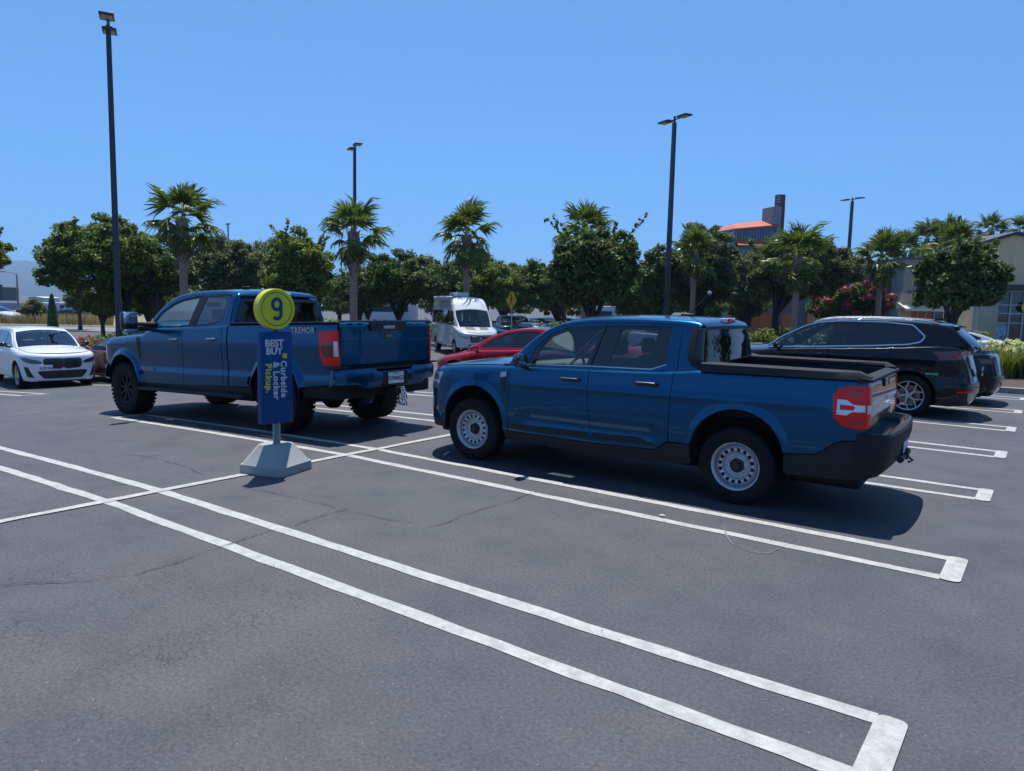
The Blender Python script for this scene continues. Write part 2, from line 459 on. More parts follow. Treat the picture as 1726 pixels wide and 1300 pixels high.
    def upper(s, a, q):
        x, z, nx, nz = (np.interp(a, s.ra, k) for k in (s.rx, s.rz, s.rnx, s.rnz)); y = s.rail_yr(a)
        c = s.ucr(a)*(1-q*q); return np.stack([x+nx*c, q*y, z+nz*c], -1)
    def a_at_x(s, x): return float(np.interp(x, np.maximum.accumulate(s.rx), s.ra))
    # -- chart helpers
    def v(s, x, z):
        t_ = s.ts(x); zs, r = float(np.interp(t_, s.tt, s.ztab)), float(np.interp(t_, s.tt, s.rtab))
        if z is None or z >= zs: return zs-r+r*PI/2
        return z if z <= zs-r else zs-r+r*math.asin((z-(zs-r))/r)
    def ts(s, x):
        i = 0; return float(np.interp(x, np.maximum.accumulate(s.px), s.tt))
    def tf(s, y): i = int(np.argmax(s.py)); return float(np.interp(abs(y), s.py[:i+1], s.tt[:i+1]))*(1 if y < 0 else -1)
    def tr(s, y):
        i = int(len(s.py)-1-np.argmax(s.py[::-1])); t = float(np.interp(abs(y), s.py[i:][::-1], s.tt[i:][::-1]))
        return t if y < 0 else 2*s.T-t
    def P(s, pts):
        """('s',x,z) side, ('f',y,z) front, ('r',y,z) rear -> (t,v); z None = top edge"""
        out = []; last = None
        for k, a, z in pts:
            if k == 's': t = s.ts(a)
            elif k == 'S': t = 2*s.T-s.ts(a)
            elif k == 'F': t = -s.ts(a)
            elif k == 'f': t = s.tf(a)
            elif k == 'r': t = s.tr(a)
            out.append((t, s.v(float(np.interp(abs(t) if t <= s.T else 2*s.T-t, s.tt, s.px)), z)))
        return out
    def sidepoly(s, pts):
        pts = densify([(a, 9.0 if b is None else b) for a, b in pts], .06) if False else pts
        out = []
        n = len(pts)
        for i in range(n):
            (x0, z0), (x1, z1) = pts[i], pts[(i+1) % n]
            zz0 = float(s.zs(x0)) if z0 is None else z0; zz1 = float(s.zs(x1)) if z1 is None else z1
            k = max(1, int(abs(x1-x0)/.08)) if (z0 is None and z1 is None) or abs(x1-x0) > .1 else 1
            for q in range(k):
                f = q/k; x = x0+(x1-x0)*f; z = None if (z0 is None and z1 is None) else zz0+(zz1-zz0)*f
                if q == 0 and z0 is None: z = None
                out.append((s.ts(x), s.v(x, z)))
        return out
    def body(s, name, poly, m, sides=(1, -1), **k):
        """poly in (t,v); side -1 mirrors it to the far side"""
        os = []
        for sg in sides:
            p = poly if sg == 1 else [(-a, b) for a, b in poly]
            h = [q if sg == 1 else [(-a, b) for a, b in q] for q in k.get('holes', ())]
            kk = dict(step=s.step, gap=.003, thick=.022, centre=s.c); kk.update(k); kk['holes'] = h; par = kk.pop('parent', s.root)
            os.append(panel(name, s.lower, p, m, par, **kk))
        return os
    def ghside(s, name, poly, m, sides=(1, -1), **k):
        os = []
        for sg in sides:
            kk = dict(step=s.step, thick=.022, centre=s.c); kk.update(k); par = kk.pop('parent', s.root)
            os.append(panel(name, s.gh(sg), poly, m, par, **kk))
        return os
    def up(s, name, a0, a1, m, q0=-1.0, q1=1.0, **k):
        sc = s.rail_yr(np.array([(a0+a1)/2]))[0]
        surf = lambda a, y: s.upper(a, y/sc)
        kk = dict(step=s.step, thick=.015, centre=s.c); kk.update(k); par = kk.pop('parent', s.root); poly = kk.pop('poly', None)
        poly = [(a, q*sc) for a, q in poly] if poly else [(a0, q0*sc), (a1, q0*sc), (a1, q1*sc), (a0, q1*sc)]
        return panel(name, surf, poly, m, par, **kk)
    def rails(s, name, m, a0=0, a1=None, n=60):
        a1 = s.A if a1 is None else a1
        for sg in (1, -1):
            poly = [(a0, 0), (a1, 0), (a1, .11), (a0, .11)]
            f = s.strip(sg); g = lambda a, th, f=f: f(a, th/.07)
            panel(name, g, poly, m, s.root, step=.03 if s.step < .06 else .05, thick=.0, centre=s.c)
    def railtop(s, x0, x1, n=26):
        """points of the greenhouse side outline just under the rail strip"""
        a = np.linspace(s.a_at_x(x0), s.a_at_x(x1) if x1 < s.rx.max() else s.A, n)
        x, z, nx, nz = (np.interp(a, s.ra, q) for q in (s.rx, s.rz, s.rnx, s.rnz))
        return [(float(p), float(q)) for p, q in zip(x-s.rg*nx, z-s.rg*nz)]
    def railpts(s, a0, a1, n=26):
        a = np.linspace(a0, a1, n); x, z, nx, nz = (np.interp(a, s.ra, q) for q in (s.rx, s.rz, s.rnx, s.rnz))
        return [(float(p), float(q)) for p, q in zip(x-s.rg*nx, z-s.rg*nz)]
    def shell(s, zlo, zpad=.0, off=-.03, m=None, hx=None):
        """black inner body seen through the shut lines"""
        t = np.linspace(0, 2*s.T, 180); v0 = np.linspace(0, 1, 14); TT, VV = np.meshgrid(t, v0, indexing='ij')
        tm = np.where(TT > s.T, 2*s.T-TT, TT); X = np.interp(tm, s.tt, s.px)
        zt_, rt_ = np.interp(tm, s.tt, s.ztab), np.interp(tm, s.tt, s.rtab); top = zt_-rt_+rt_*PI/2*.9; V = zlo+(top-zlo)*VV
        A = s.lower(TT, V); B = s.lower(TT+1e-3, V)-A; Cc = s.lower(TT, V+1e-3)-A; N = np.cross(B, Cc); N /= np.linalg.norm(N, axis=2)[..., None]+1e-12
        k = np.sign(np.sum(N*(A-np.array(s.c)), 2))[..., None]; A = A+N*k*off
        mask = np.zeros(TT.shape, bool); cx, cz = (A[:-1, :-1, 0]+A[1:, 1:, 0])/2, (A[:-1, :-1, 2]+A[1:, 1:, 2])/2
        mk = np.zeros(cx.shape, bool)
        ny = np.interp(tm[:-1, :-1], s.tt, s.ny)
        for (ax, az, Ra, w, h) in s.arches: mk |= (np.hypot(cx-ax, cz-az) < Ra+.03) & (ny > .3)
        mk |= False
        grid('inner_body', A, m or M_VOID, s.root, mask=mk)
    def wells(s, zb, depth=.32, m=None):
        for (ax, az, Ra, w, h) in s.arches:
            for sg in (-1, 1):
                y0 = float(s.yplan(ax))-.025; R = Ra+.012; mb = MB(); n = 20; vs = []; drop = az-zb
                pts = [(ax+R*math.cos(a), az+R*math.sin(a)) for a in np.linspace(0, PI, n)]; pts = [(ax+R, zb)]+pts+[(ax-R, zb)]
                for y in (y0, y0-depth): vs += [(p[0], sg*y, p[1]) for p in pts]
                k = len(pts); mb.add(vs, [(i, i+1, k+i+1, k+i) for i in range(k-1)]+[tuple(range(k, 2*k))])
                mb.build('wheel_well', m or M_VOID, s.root)
    def underbody(s, x0, x1, y, z0, z1, m=None):
        mb = MB(); mb.rbox(((x0+x1)/2, 0, (z0+z1)/2), (x1-x0, 2*y, z1-z0), .04); mb.build('underbody', m or M_VOID, s.root)

def wheel_meshes(kind, R, w, rr):
    """tyre and rim; the outer face looks towards -y, the outer tyre wall lies at y=0"""
    parts = []
    t = MB(); sh = R*.045
    if kind == 'offroad':
        prof = [(rr*.98, .03), (rr+.012, .004), (rr+.05, -.008), (R-.06, -.006), (R-.035, .004), (R-.02, .02), (R-.012, .05), (R-.012, w-.05), (R-.02, w-.02), (R-.05, w), (rr, w-.02)]
    else:
        prof = [(rr*.98, .028), (rr+.008, .008), (rr+.02, .001), (rr+(R-rr)*.45, -.007), (R-.03, .0), (R-.012, .014), (R-.002, .034), (R, w*.3), (R, w*.7), (R-.002, w-.034), (R-.015, w-.012), (R-.05, w), (rr, w-.02)]
    t.lathe(prof, 48, 'y')
    if kind == 'offroad':
        n = 40
        for i in range(n):
            a = 2*PI*i/n
            for y0, y1, da, hh in ((-.006, .055, 0, .9), (.065, w*.5-.01, .5, .6), (w*.5+.01, w-.065, 0, .6), (w-.055, w+.006, .5, .9)):
                a0 = a+da*2*PI/n-.5*2*PI/n*hh*.72; a1 = a0+2*PI/n*hh*.72
                vs = []
                for rad in (R-.02, R-.004):
                    for yy in (y0, y1):
                        for an in (a0, a1): vs.append((rad*math.cos(an), yy, rad*math.sin(an)))
                t.add(vs, [(0, 1, 3, 2), (4, 6, 7, 5), (0, 4, 5, 1), (2, 3, 7, 6), (0, 2, 6, 4), (1, 5, 7, 3)])
            # side lug
            a0 = a-.5*2*PI/n*.55; a1 = a0+2*PI/n*.55; vs = []
            for rad in (R-.055, R-.018):
                for yy in (-.008, .01):
                    for an in (a0, a1): vs.append((rad*math.cos(an), yy, rad*math.sin(an)))
            t.add(vs, [(0, 1, 3, 2), (4, 6, 7, 5), (0, 4, 5, 1), (2, 3, 7, 6), (0, 2, 6, 4), (1, 5, 7, 3)])
    else:
        # raised bead rings on the side wall give the wall its edge highlights
        for q in (.32, .62):
            rad = rr+(R-rr)*q; t.lathe([(rad, -.0045), (rad+.0015, -.0085), (rad+.004, -.0085), (rad+.0055, -.0045)], 48, 'y')
    parts.append(('tyre', t, M_RUBBER))
    return parts

def dish(name, rr, prof, holes, m, parent, thick=.006, step=.02):
    """pressed disc with round or slotted holes; prof(r)->y"""
    N = 64; out = [(rr*math.cos(2*PI*i/N), rr*math.sin(2*PI*i/N)) for i in range(N)]
    surf = lambda a, b: np.stack([a, prof(np.hypot(a, b)), b], -1)
    return panel(name, surf, out, m, parent, holes=holes, step=step, thick=thick, centre=(0, 1, 0))

def make_wheel(kind, R, w, rr, parent, loc, ry, flip=False, finish=None, proto=None):
    """wheel part (tyre, rim, hub as children); loc is the centre of the outer tyre wall"""
    if proto is not None:
        c = copy_tree(proto, parent); c.location = loc; c.rotation_euler = (0, ry, PI if flip else 0); return c
    hub = MB(); hub.lathe([(.0, .07), (rr*.35, .07), (rr*.35, .16), (0, .16)], 24, 'y')
    wh = hub.build('wheel', M_DALLOY, parent)
    for n, mb, m in wheel_meshes(kind, R, w, rr): mb.build(n, m, wh, sharp=30)
    barrel = MB()
    lip = .012
    barrel.lathe([(rr*1.0, .006), (rr*1.035, .002), (rr*1.04, .012), (rr*.99, .02), (rr*.955, .03), (rr*.93, .06), (rr*.90, .12), (rr*.90, w-.02), (rr*.96, w-.02)], 48, 'y')
    fin = finish or M_ALLOY
    barrel.build('rim_barrel', fin, wh, sharp=50)
    disc = MB(); disc.lathe([(0, .135), (rr*.72, .135), (rr*.72, .15), (0, .15)], 32, 'y'); disc.build('brake_disc', M_DISC, wh)
    if kind == 'steel':
        hs = []
        for i in range(16):
            a = 2*PI*i/16; c = (rr*.70*math.cos(a), rr*.70*math.sin(a)); q = .0185
            hs.append([(c[0]+(q*1.15*math.cos(b)*math.cos(a)-q*math.sin(b)*math.sin(a)), c[1]+(q*1.15*math.cos(b)*math.sin(a)+q*math.sin(b)*math.cos(a))) for b in np.linspace(0, 2*PI, 12, endpoint=False)])
        hs.append([(rr*.30*math.cos(b), rr*.30*math.sin(b)) for b in np.linspace(0, 2*PI, 24, endpoint=False)])
        pf = curve([0, rr*.30, rr*.36, rr*.46, rr*.54, rr*.63, rr*.74, rr*.83, rr*.93], [.062, .064, .056, .078, .060, .034, .028, .044, .072], smooth=.006)
        dish('rim_disc', rr*.93, pf, hs, fin, wh, step=.014)
        cap = MB(); cap.lathe([(0, .022), (rr*.17, .022), (rr*.185, .03), (rr*.19, .05), (rr*.30, .053), (rr*.31, .062)], 30, 'y')
        for i in range(5):
            a = 2*PI*i/5+.3; cap.lathe([(0, .036), (.009, .036), (.011, .052), (.0, .054)], 8, 'y', (rr*.245*math.cos(a), 0, rr*.245*math.sin(a)))
        cap.build('hub_cap', M_BLACK, wh)
    else:
        sp = MB(); n, style = {'offroad': (8, 'split'), 'm': (5, 'double'), 'y': (5, 'fork'), 'aero': (10, 'thin'), 'plain': (7, 'split'), 'far': (5, 'split')}[kind]
        def spoke(a, r0, w0, y0, r1, w1, y1, th, da=0.0):
            vs = []
            for (r_, w_, y_, aa) in ((r0, w0, y0, a), (r1, w1, y1, a+da)):
                c, s_ = math.cos(aa), math.sin(aa)
                for sd, yy in ((-1, y_), (1, y_), (1, y_+th), (-1, y_+th)):
                    vs.append((r_*c-sd*w_*s_, yy, r_*s_+sd*w_*c))
            sp.add(vs, [(0, 1, 5, 4), (1, 2, 6, 5), (2, 3, 7, 6), (3, 0, 4, 7), (0, 3, 2, 1), (4, 5, 6, 7)])
        for i in range(n):
            a = 2*PI*i/n+PI/2
            if style == 'thin': spoke(a, rr*.12, .008, .03, rr*.97, .006, .022, .03)
            elif style == 'split':
                spoke(a, rr*.15, .022, .035, rr*.55, .015, .028, .035)
                spoke(a, rr*.5, .012, .028, rr*.98, .010, .018, .035, .17); spoke(a, rr*.5, .012, .028, rr*.98, .010, .018, .035, -.17)
            elif style == 'double':
                for q in (-.13, .13): spoke(a+q, rr*.16, .012, .03, rr*.98, .011, .018, .03, -q*.1)
            else:
                spoke(a, rr*.14, .020, .034, rr*.50, .014, .026, .03)
                spoke(a, rr*.46, .011, .026, rr*.98, .011, .016, .03, .36); spoke(a, rr*.46, .011, .026, rr*.98, .011, .016, .03, -.36)
        sp.build('spokes', fin, wh, sharp=20)
        cap = MB(); cap.lathe([(0, .022), (rr*.15, .024), (rr*.2, .034), (rr*.21, .05)], 24, 'y')
        nb = 8 if kind == 'offroad' else 5
        for i in range(nb):
            a = 2*PI*i/nb; cap.lathe([(0, .03), (.011, .03), (.012, .045), (0, .046)], 8, 'y', (rr*.27*math.cos(a), 0, rr*.27*math.sin(a)))
        cap.build('hub_cap', M_BLACK if kind == 'offroad' else fin, wh)
    wh.location = loc; wh.rotation_euler = (0, ry, PI if flip else 0)
    return wh

def four_wheels(car, kind, R, w, rr, wb, half, finish=None, steer=0.0, hub=None):
    hub = R if hub is None else hub
    p = make_wheel(kind, R, w, rr, car.root, (0, -half, hub), .2, finish=finish)
    make_wheel(kind, R, w, rr, car.root, (wb, -half, hub), .9, proto=p)
    make_wheel(kind, R, w, rr, car.root, (0, half, hub), .5, True, proto=p)
    make_wheel(kind, R, w, rr, car.root, (wb, half, hub), 1.3, True, proto=p)
    if steer:
        for o in car.root.children:
            if o.name.startswith('wheel') and not o.name.startswith('wheel_well') and abs(o.location.x) < .01: o.rotation_euler.z += steer

def seat(car, x, y, z, s=1.0, m=None):
    mb = MB(); mb.rbox((x, y, z+.08), (.50*s, .50, .16), .06)
    mb.build('seat_cushion', m or M_SEAT, car.root)
    b = MB(); vs = []
    n = 8
    rings = []
    for k in range(n+1):
        f = k/n; zz = z+.12+.56*f; xx = x+.20+.14*f; hw = .25-.05*f*f; th = .10-.04*f
        ring = []
        for i in range(12):
            a = 2*PI*i/12; cx, cy = math.cos(a), math.sin(a)
            ring.append((xx+th*.5*np.sign(cx)*abs(cx)**.6, y+hw*np.sign(cy)*abs(cy)**.5, zz))
        rings.append(ring)
    vs = [p for r in rings for p in r]
    b.add(vs, [(j*12+i, j*12+(i+1) % 12, (j+1)*12+(i+1) % 12, (j+1)*12+i) for j in range(n) for i in range(12)]+[tuple(range(n*12, n*12+12))])
    b.build('seat_back', m or M_SEAT, car.root)
    h = MB(); h.rbox((x+.35, y, z+.80), (.09, .26, .17), .04); h.tube([(x+.34, y-.06, z+.62), (x+.35, y-.06, z+.75)], .006); h.tube([(x+.34, y+.06, z+.62), (x+.35, y+.06, z+.75)], .006)
    h.build('headrest', m or M_SEAT, car.root)

def cabin(car, xd, zbelt, rows, hw, zf=.42, wheel_y=-.38, m=None):
    """dashboard, steering wheel, mirror and seats"""
    d = MB(); d.rbox((xd, 0, zbelt-.07), (.42, hw*2, .20), .07); d.rbox((xd+.14, 0, zbelt-.22), (.2, hw*2-.1, .3), .05)
    d.rbox((xd+.17, wheel_y, zbelt+.005), (.12, .34, .08), .03); d.build('dashboard', M_INTL, car.root)
    w = MB(); R = .185; pts = []; cx, cz = xd+.42, zbelt-.05
    for i in range(25):
        a = 2*PI*i/24; pts.append((cx+R*math.sin(a)*.38, wheel_y+R*math.cos(a), cz+R*math.sin(a)*.92))
    w.tube(pts, .015, 8, False)
    for a in (0, PI, -PI/2): w.tube([(cx+.03, wheel_y, cz), (cx+R*math.sin(a)*.38, wheel_y+R*math.cos(a), cz+R*math.sin(a)*.92)], .014)
    w.rbox((cx+.015, wheel_y, cz), (.05, .13, .11), .02); w.tube([(cx, wheel_y, cz), (xd+.1, wheel_y, cz-.1)], .03)
    w.build('steering_wheel', M_INT, car.root)
    for r_ in rows:
        for y in ((-.36, .36) if hw > .6 else (-.33, .33)): seat(car, r_, y, zf+.16, m=m)
    f = MB(); x1 = rows[-1]+.6; f.rbox(((xd+x1)/2, 0, zf), (x1-xd, hw*2, .1), .03); f.build('cabin_floor', M_INT, car.root)

def door_handle(car, x, z, m1, m2, L=.20, sides=(1, -1), y=None, parent=None):
    for sg in sides:
        t = np.array([car.ts(x)]); p = car.lower(t, np.array([car.v(x, z)]))[0]; yy = abs(p[1])
        if m1:
            r = MB(); r.rbox((x, -sg*(yy-.004), z-.012), (L*.98, .016, .062), .012); par = parent[0 if sg == 1 else 1] if parent else car.root
            r.build('handle_recess', m1, par)
        h = MB(); s0 = -sg
        h.tube([(x-L*.48, s0*(yy+.0), z), (x-L*.42, s0*(yy+.032), z+.002), (x, s0*(yy+.038), z+.004), (x+L*.42, s0*(yy+.032), z+.005), (x+L*.48, s0*(yy), z+.005)], [.010, .013, .014, .013, .010], 8)
        h.build('handle', m2, parent[0 if sg == 1 else 1] if parent else car.root)

def wing_mirror(car, x, z, yy, size, shell, arm=None, tow=False, sides=(1, -1), capm=None):
    for sg in sides:
        s0 = -sg; w, h, d = size
        mb = MB()
        if tow:
            mb.rbox((x+.02, s0*(yy+w*.5), z+.02), (d, w, h), .055, 4)
        else:
            rings = []; n = 14
            for k in range(7):
                f = k/6; y_ = yy+w*f; sc = [.55, .86, .97, 1, .96, .82, .42][k]
                rings.append([(x+d*.5*(1-sc)+d*sc*.5*(math.cos(a) if math.cos(a) < 0 else math.cos(a)*.55), s0*y_, z+h*.5*sc*np.sign(math.sin(a))*abs(math.sin(a))**.7) for a in np.linspace(0, 2*PI, n, endpoint=False)])
            vs = [p for r in rings for p in r]
            mb.add(vs, [(j*n+i, j*n+(i+1) % n, (j+1)*n+(i+1) % n, (j+1)*n+i) for j in range(6) for i in range(n)]+[tuple(range(n)), tuple(range(6*n, 7*n))])
        sh = mb.build('wing_mirror', shell, car.root)
        a = MB()
        if tow:
            a.tube([(x-.03, s0*(yy-.36), z-.10), (x, s0*(yy+.05), z-.10)], .04, 8); a.tube([(x-.03, s0*(yy-.36), z-.03), (x, s0*(yy+.05), z-.02)], .035, 8)
        else: a.tube([(x+.01, s0*(yy-.09), z-h*.55), (x+.01, s0*(yy+.03), z-h*.42), (x+.01, s0*(yy+.07), z-h*.2)], [.035, .028, .02], 8)
        a.build('mirror_arm', arm or M_BLACK, sh)
        g = MB()
        if tow:
            g.rbox((x+d*.5+.022, s0*(yy+w*.5), z+.07), (.01, w*.84, h*.58), .004); g.rbox((x+d*.5+.022, s0*(yy+w*.5), z-.135), (.01, w*.84, h*.2), .004)
        else: g.rbox((x+d*.5*.55+.0, s0*(yy+w*.5), z), (.008, w*.80, h*.74), .004)
        g.build('mirror_glass', M_CHROME, sh)
BLUE = paint('atlas_blue_paint', (.0002, .068, .158), metal=.75, rough=.26)
BLUE.node_tree.nodes['Principled BSDF'].inputs['Coat Weight'].default_value = .72
def maverick():
    yaw = 0.035; nx, ny = -math.sin(yaw), math.cos(yaw); hw = .905
    loc = (-5.36+nx*hw, 6.506+ny*hw, 0)
    AF = (.03, .455, .425); AR = (3.08, .465, .435)
    def extra(x, z):
        e = .014*np.exp(-((z-(.93+.018*x))/.035)**2)*sstep((x-.45)/.3)*sstep((4.0-x)/.6)
        e = e-.020*np.exp(-((z-.56)/.07)**2)*sstep((x-.6)/.25)*sstep((2.45-x)/.3)
        return e
    c = Car('pickup_truck', loc, yaw,
        plan=[(-.90, 0), (-.89, .25), (-.86, .5), (-.77, .72), (-.60, .865), (-.34, .922), (.3, .927), (1.5, .932), (3, .932), (3.85, .927), (4.06, .918), (4.15, .90), (4.16, .80), (4.165, .5), (4.165, 0)],
        zs=[(-.95, .99), (-.7, 1.045), (-.3, 1.085), (.1, 1.115), (.55, 1.135), (.8, 1.145), (1.6, 1.165), (2.2, 1.185), (2.45, 1.205), (2.7, 1.232), (3.4, 1.242), (4.2, 1.25)],
        rs=[(-.95, .09), (-.3, .10), (.4, .09), (.75, .045), (2.3, .045), (2.6, .05), (4.2, .035)],
        side=[(.25, -.05), (.40, -.012), (.55, .004), (.75, .006), (.93, 0), (1.05, -.012), (1.3, -.05)],
        front=[(.2, -.12), (.35, -.03), (.5, 0), (.8, .0), (1.0, -.05)], rear=[(.3, 0), (.7, 0), (1.0, .0), (1.26, -.02)],
        cr=[(-.95, .0), (-.6, .035), (0, .07), (.8, .085)],
        arches=[(*AF, .075, .014), (*AR, .085, .016)],
        rail=[(.40, 1.15), (.52, 1.27), (.68, 1.42), (.88, 1.565), (1.08, 1.645), (1.4, 1.690), (1.8, 1.705), (2.2, 1.708), (2.5, 1.698), (2.61, 1.682), (2.655, 1.65), (2.652, 1.58), (2.665, 1.46), (2.68, 1.33), (2.695, 1.20)],
        ucr=[(0, .10), (.25, .07), (.4, .035), (.72, .03), (.8, .03), (1, .035)], lean=(.20, .20), rg=.065, extra=extra, step=.032)
    r = c.root
    tag(r, 'blue compact crew-cab pickup with white steel wheels and dark bumper', 'pickup truck')
    sp = c.sidepoly
    arcF = lambda a0, a1: arc(*AF, a0, a1); arcR = lambda a0, a1: arc(*AR, a0, a1)
    zi = .455+.425*math.sin(math.acos(.38/.425))
    # fender
    fen = [(.52, .41), (.52, None), (-.30, None), (-.35, .90), (-.35, .455+.19)]+arcF(153, -6)
    c.body('front_fender', sp(fen), BLUE)
    fb = c.P([('s', -.35, .645), ('s', -.35, .9), ('s', -.30, None)])+[(t, c.v(float(np.interp(abs(t), c.tt, c.px)), None)) for t in np.linspace(c.ts(-.30), -c.ts(-.30), 40)]+c.P([('F', -.35, .9), ('F', -.35, .645)])
    lowf = [(-c.ts(x), z) for x, z in [(p[0], p[1]) for p in arcF(153, 186)][1:]]
    fb = fb[:-1]+[(-c.ts(-.35), .645)]+lowf+c.P([('F', -.5, .34), ('f', .5, .31), ('f', -.5, .31), ('s', -.5, .34)])+[(-a, b) for a, b in lowf[::-1]]
    b = panel('front_bumper', c.lower, fb, BLUE, r, step=.045, gap=.002, centre=c.c)
    c.body('bumper_cladding', c.P([('s', -.40, .44), ('s', -.60, .44), ('f', -.55, .46), ('f', 0, .46), ('f', 0, .32), ('f', -.5, .32), ('s', -.5, .345), ('s', -.40, .36)]), M_TRIM, off=.006)
    c.body('headlight', c.P([('s', -.44, 1.0), ('s', -.70, 1.0), ('f', -.60, .99), ('f', -.52, .93), ('f', -.56, .77), ('s', -.72, .76), ('s', -.55, .80)]), M_HEAD, off=.006, step=.03)
    c.body('headlight_bar', c.P([('s', -.5, .90), ('s', -.72, .90), ('f', -.58, .90), ('f', -.58, .865), ('s', -.72, .865), ('s', -.5, .865)]), M_CLEAR, off=.010, step=.03)
    c.body('grille', c.P([('f', -.54, .95), ('f', 0, .955), ('f', 0, .64), ('f', -.50, .64), ('f', -.56, .75)]), M_BLACK, off=.008)
    c.body('side_marker', c.P([('s', -.525, .585), ('s', -.57, .585), ('s', -.57, .535), ('s', -.525, .535)]), M_AMBER, off=.004, thick=.004, step=.02)
    # doors
    dF = [(.52, .41), (1.565, .405), (1.555, .55), (1.52, .8), (1.515, None), (.52, None)]
    dR = [(1.565, .405), (2.28, .425), (2.415, .52), (2.42, .85), (2.425, 1.0), (2.44, None), (1.515, None), (1.52, .8), (1.555, .55)]
    d1 = c.body('front_door', sp(dF), BLUE); d2 = c.body('rear_door', sp(dR), BLUE)
    c.body('door_cladding', sp([(.55, .50), (1.545, .515), (1.55, .445), (.55, .435)]), M_TRIM, off=.003, thick=.006, parent=r)
    c.body('door_cladding', sp([(1.57, .515), (2.10, .53), (2.33, .455), (1.575, .445)]), M_TRIM, off=.003, thick=.006)
    c.body('sill', sp([(.47, .405), (.50, .405), (1.56, .40), (2.28, .42), (2.42, .515), (2.645, .515)]+arcR(173, 196)+[(2.62, .32), (2.2, .29), (.55, .285), (.47, .33)]), M_TRIM)
    # bed side with its plastic lower edge
    bed = [(2.42, .52), (2.64, .52)]+arcR(172, 12)+[(3.545, .553), (3.78, .578), (3.91, .685), (3.99, .718), (4.155, .74), (4.19, .74), (4.19, None), (2.56, None), (2.44, None), (2.425, 1.0), (2.42, .85)]
    tl = [(3.885, 1.10), (3.935, 1.165), (4.05, 1.19), (4.19, 1.19), (4.19, .83), (4.05, .83), (3.97, .85), (3.90, .92)]
    c.body('bed_side', sp(bed), BLUE)
    clad = [(3.50, .40)]+arcR(-8, 10)+[(3.545, .55), (3.78, .575), (3.91, .682), (3.99, .715), (4.155, .737), (4.20, .737), (4.20, .40), (3.9, .372), (3.55, .365)]
    c.body('bumper_cladding', sp(clad), M_TRIM, off=.006)
    # tail lamp wraps to the rear face
    tlr = c.P([('s', 3.885, 1.10), ('s', 3.935, 1.165), ('s', 4.05, 1.185), ('s', 4.15, 1.185), ('r', -.795, 1.185), ('r', -.785, .83), ('s', 4.15, .83), ('s', 4.05, .83), ('s', 3.97, .85), ('s', 3.90, .92)])
    tls = c.body('taillight', tlr, M_RED, off=.014, step=.025, thick=.03)
    ob = [(3.872, 1.105), (3.93, 1.178), (4.05, 1.20), (4.165, 1.20), (4.165, .82), (4.05, .82), (3.965, .838), (3.888, .915)]
    c.body('lamp_border', sp(ob), M_DRED, off=.008, step=.03, thick=.02)
    for zz in (1.125, .885): c.body('lamp_facet', c.P([('s', 4.0, zz+.03), ('s', 4.12, zz+.03), ('s', 4.12, zz-.03), ('s', 4.0, zz-.03)]), M_DRED if False else mat('deep_red_lens', (.42, .004, .006), .2, coat=.5), off=.0165, step=.03, thick=.003)
    c.body('reversing_lamp', c.P([('s', 3.92, 1.072), ('s', 4.0, 1.07), ('s', 4.045, 1.035), ('s', 4.135, 1.032), ('s', 4.135, .972), ('s', 4.045, .968), ('s', 4.0, .936), ('s', 3.92, .938)]), M_CLEAR, off=.019, step=.02, thick=.006,
           holes=[c.P([('s', 3.945, 1.026), ('s', 4.05, 1.024), ('s', 4.065, 1.004), ('s', 4.05, .984), ('s', 3.945, .982)])])
    c.body('reversing_lamp', c.P([('s', 4.14, 1.035), ('s', 4.17, 1.035), ('r', -.81, 1.035), ('r', -.81, .955), ('s', 4.17, .955), ('s', 4.14, .955)]), M_CLEAR, off=.019, step=.02, thick=.006)
    # tailgate
    tg = c.P([('r', -.78, .745), ('r', 0, .745), ('r', .78, .745), ('r', .78, None), ('r', 0, None), ('r', -.78, None)])
    ROUGH_BLUE = paint('rough_blue_paint', (.012, .075, .165), metal=.6, rough=.4); nz = [q for q in ROUGH_BLUE.node_tree.links if q.to_socket.name == 'Coat Roughness'][0]; ROUGH_BLUE.node_tree.links.remove(nz); ROUGH_BLUE.node_tree.nodes['Principled BSDF'].inputs['Coat Roughness'].default_value = .22  # slightly greyer blue with a rougher coat than the other panels
    tgo = panel('tailgate', c.lower, tg, ROUGH_BLUE, r, step=.05, gap=.003, centre=c.c)
    h = MB(); h.rbox((4.168, .0, 1.175), (.02, .26, .075), .015); h.build('tailgate_handle', M_GLOSSB, tgo)
    e = MB(); e.lathe([(0, 0), (.075, 0), (.082, -.006), (.082, -.012), (0, -.012)], 28, 'y'); eo = e.build('oval_badge', mat('badge_blue', (.02, .06, .25), .15, metal=.5, coat=1), tgo)
    eo.matrix_local = Matrix(((0, 1, 0, 4.168), (1.15, 0, 0, 0), (0, 0, .50, 1.03), (0, 0, 0, 1)))
    text_obj('badge_lettering', 'Ford', .055, M_CHROME, tgo, frame_mat((4.183, 0, 1.03), (0, 1, 0), (0, 0, 1)))
    text_obj('tailgate_lettering', 'MAVERICK', .115, mat('pressed_letter', (.02, .022, .026), .5), tgo, frame_mat((4.174, 0, .87), (0, 1, 0), (0, 0, 1)), bold=.002, spacing=1.35)
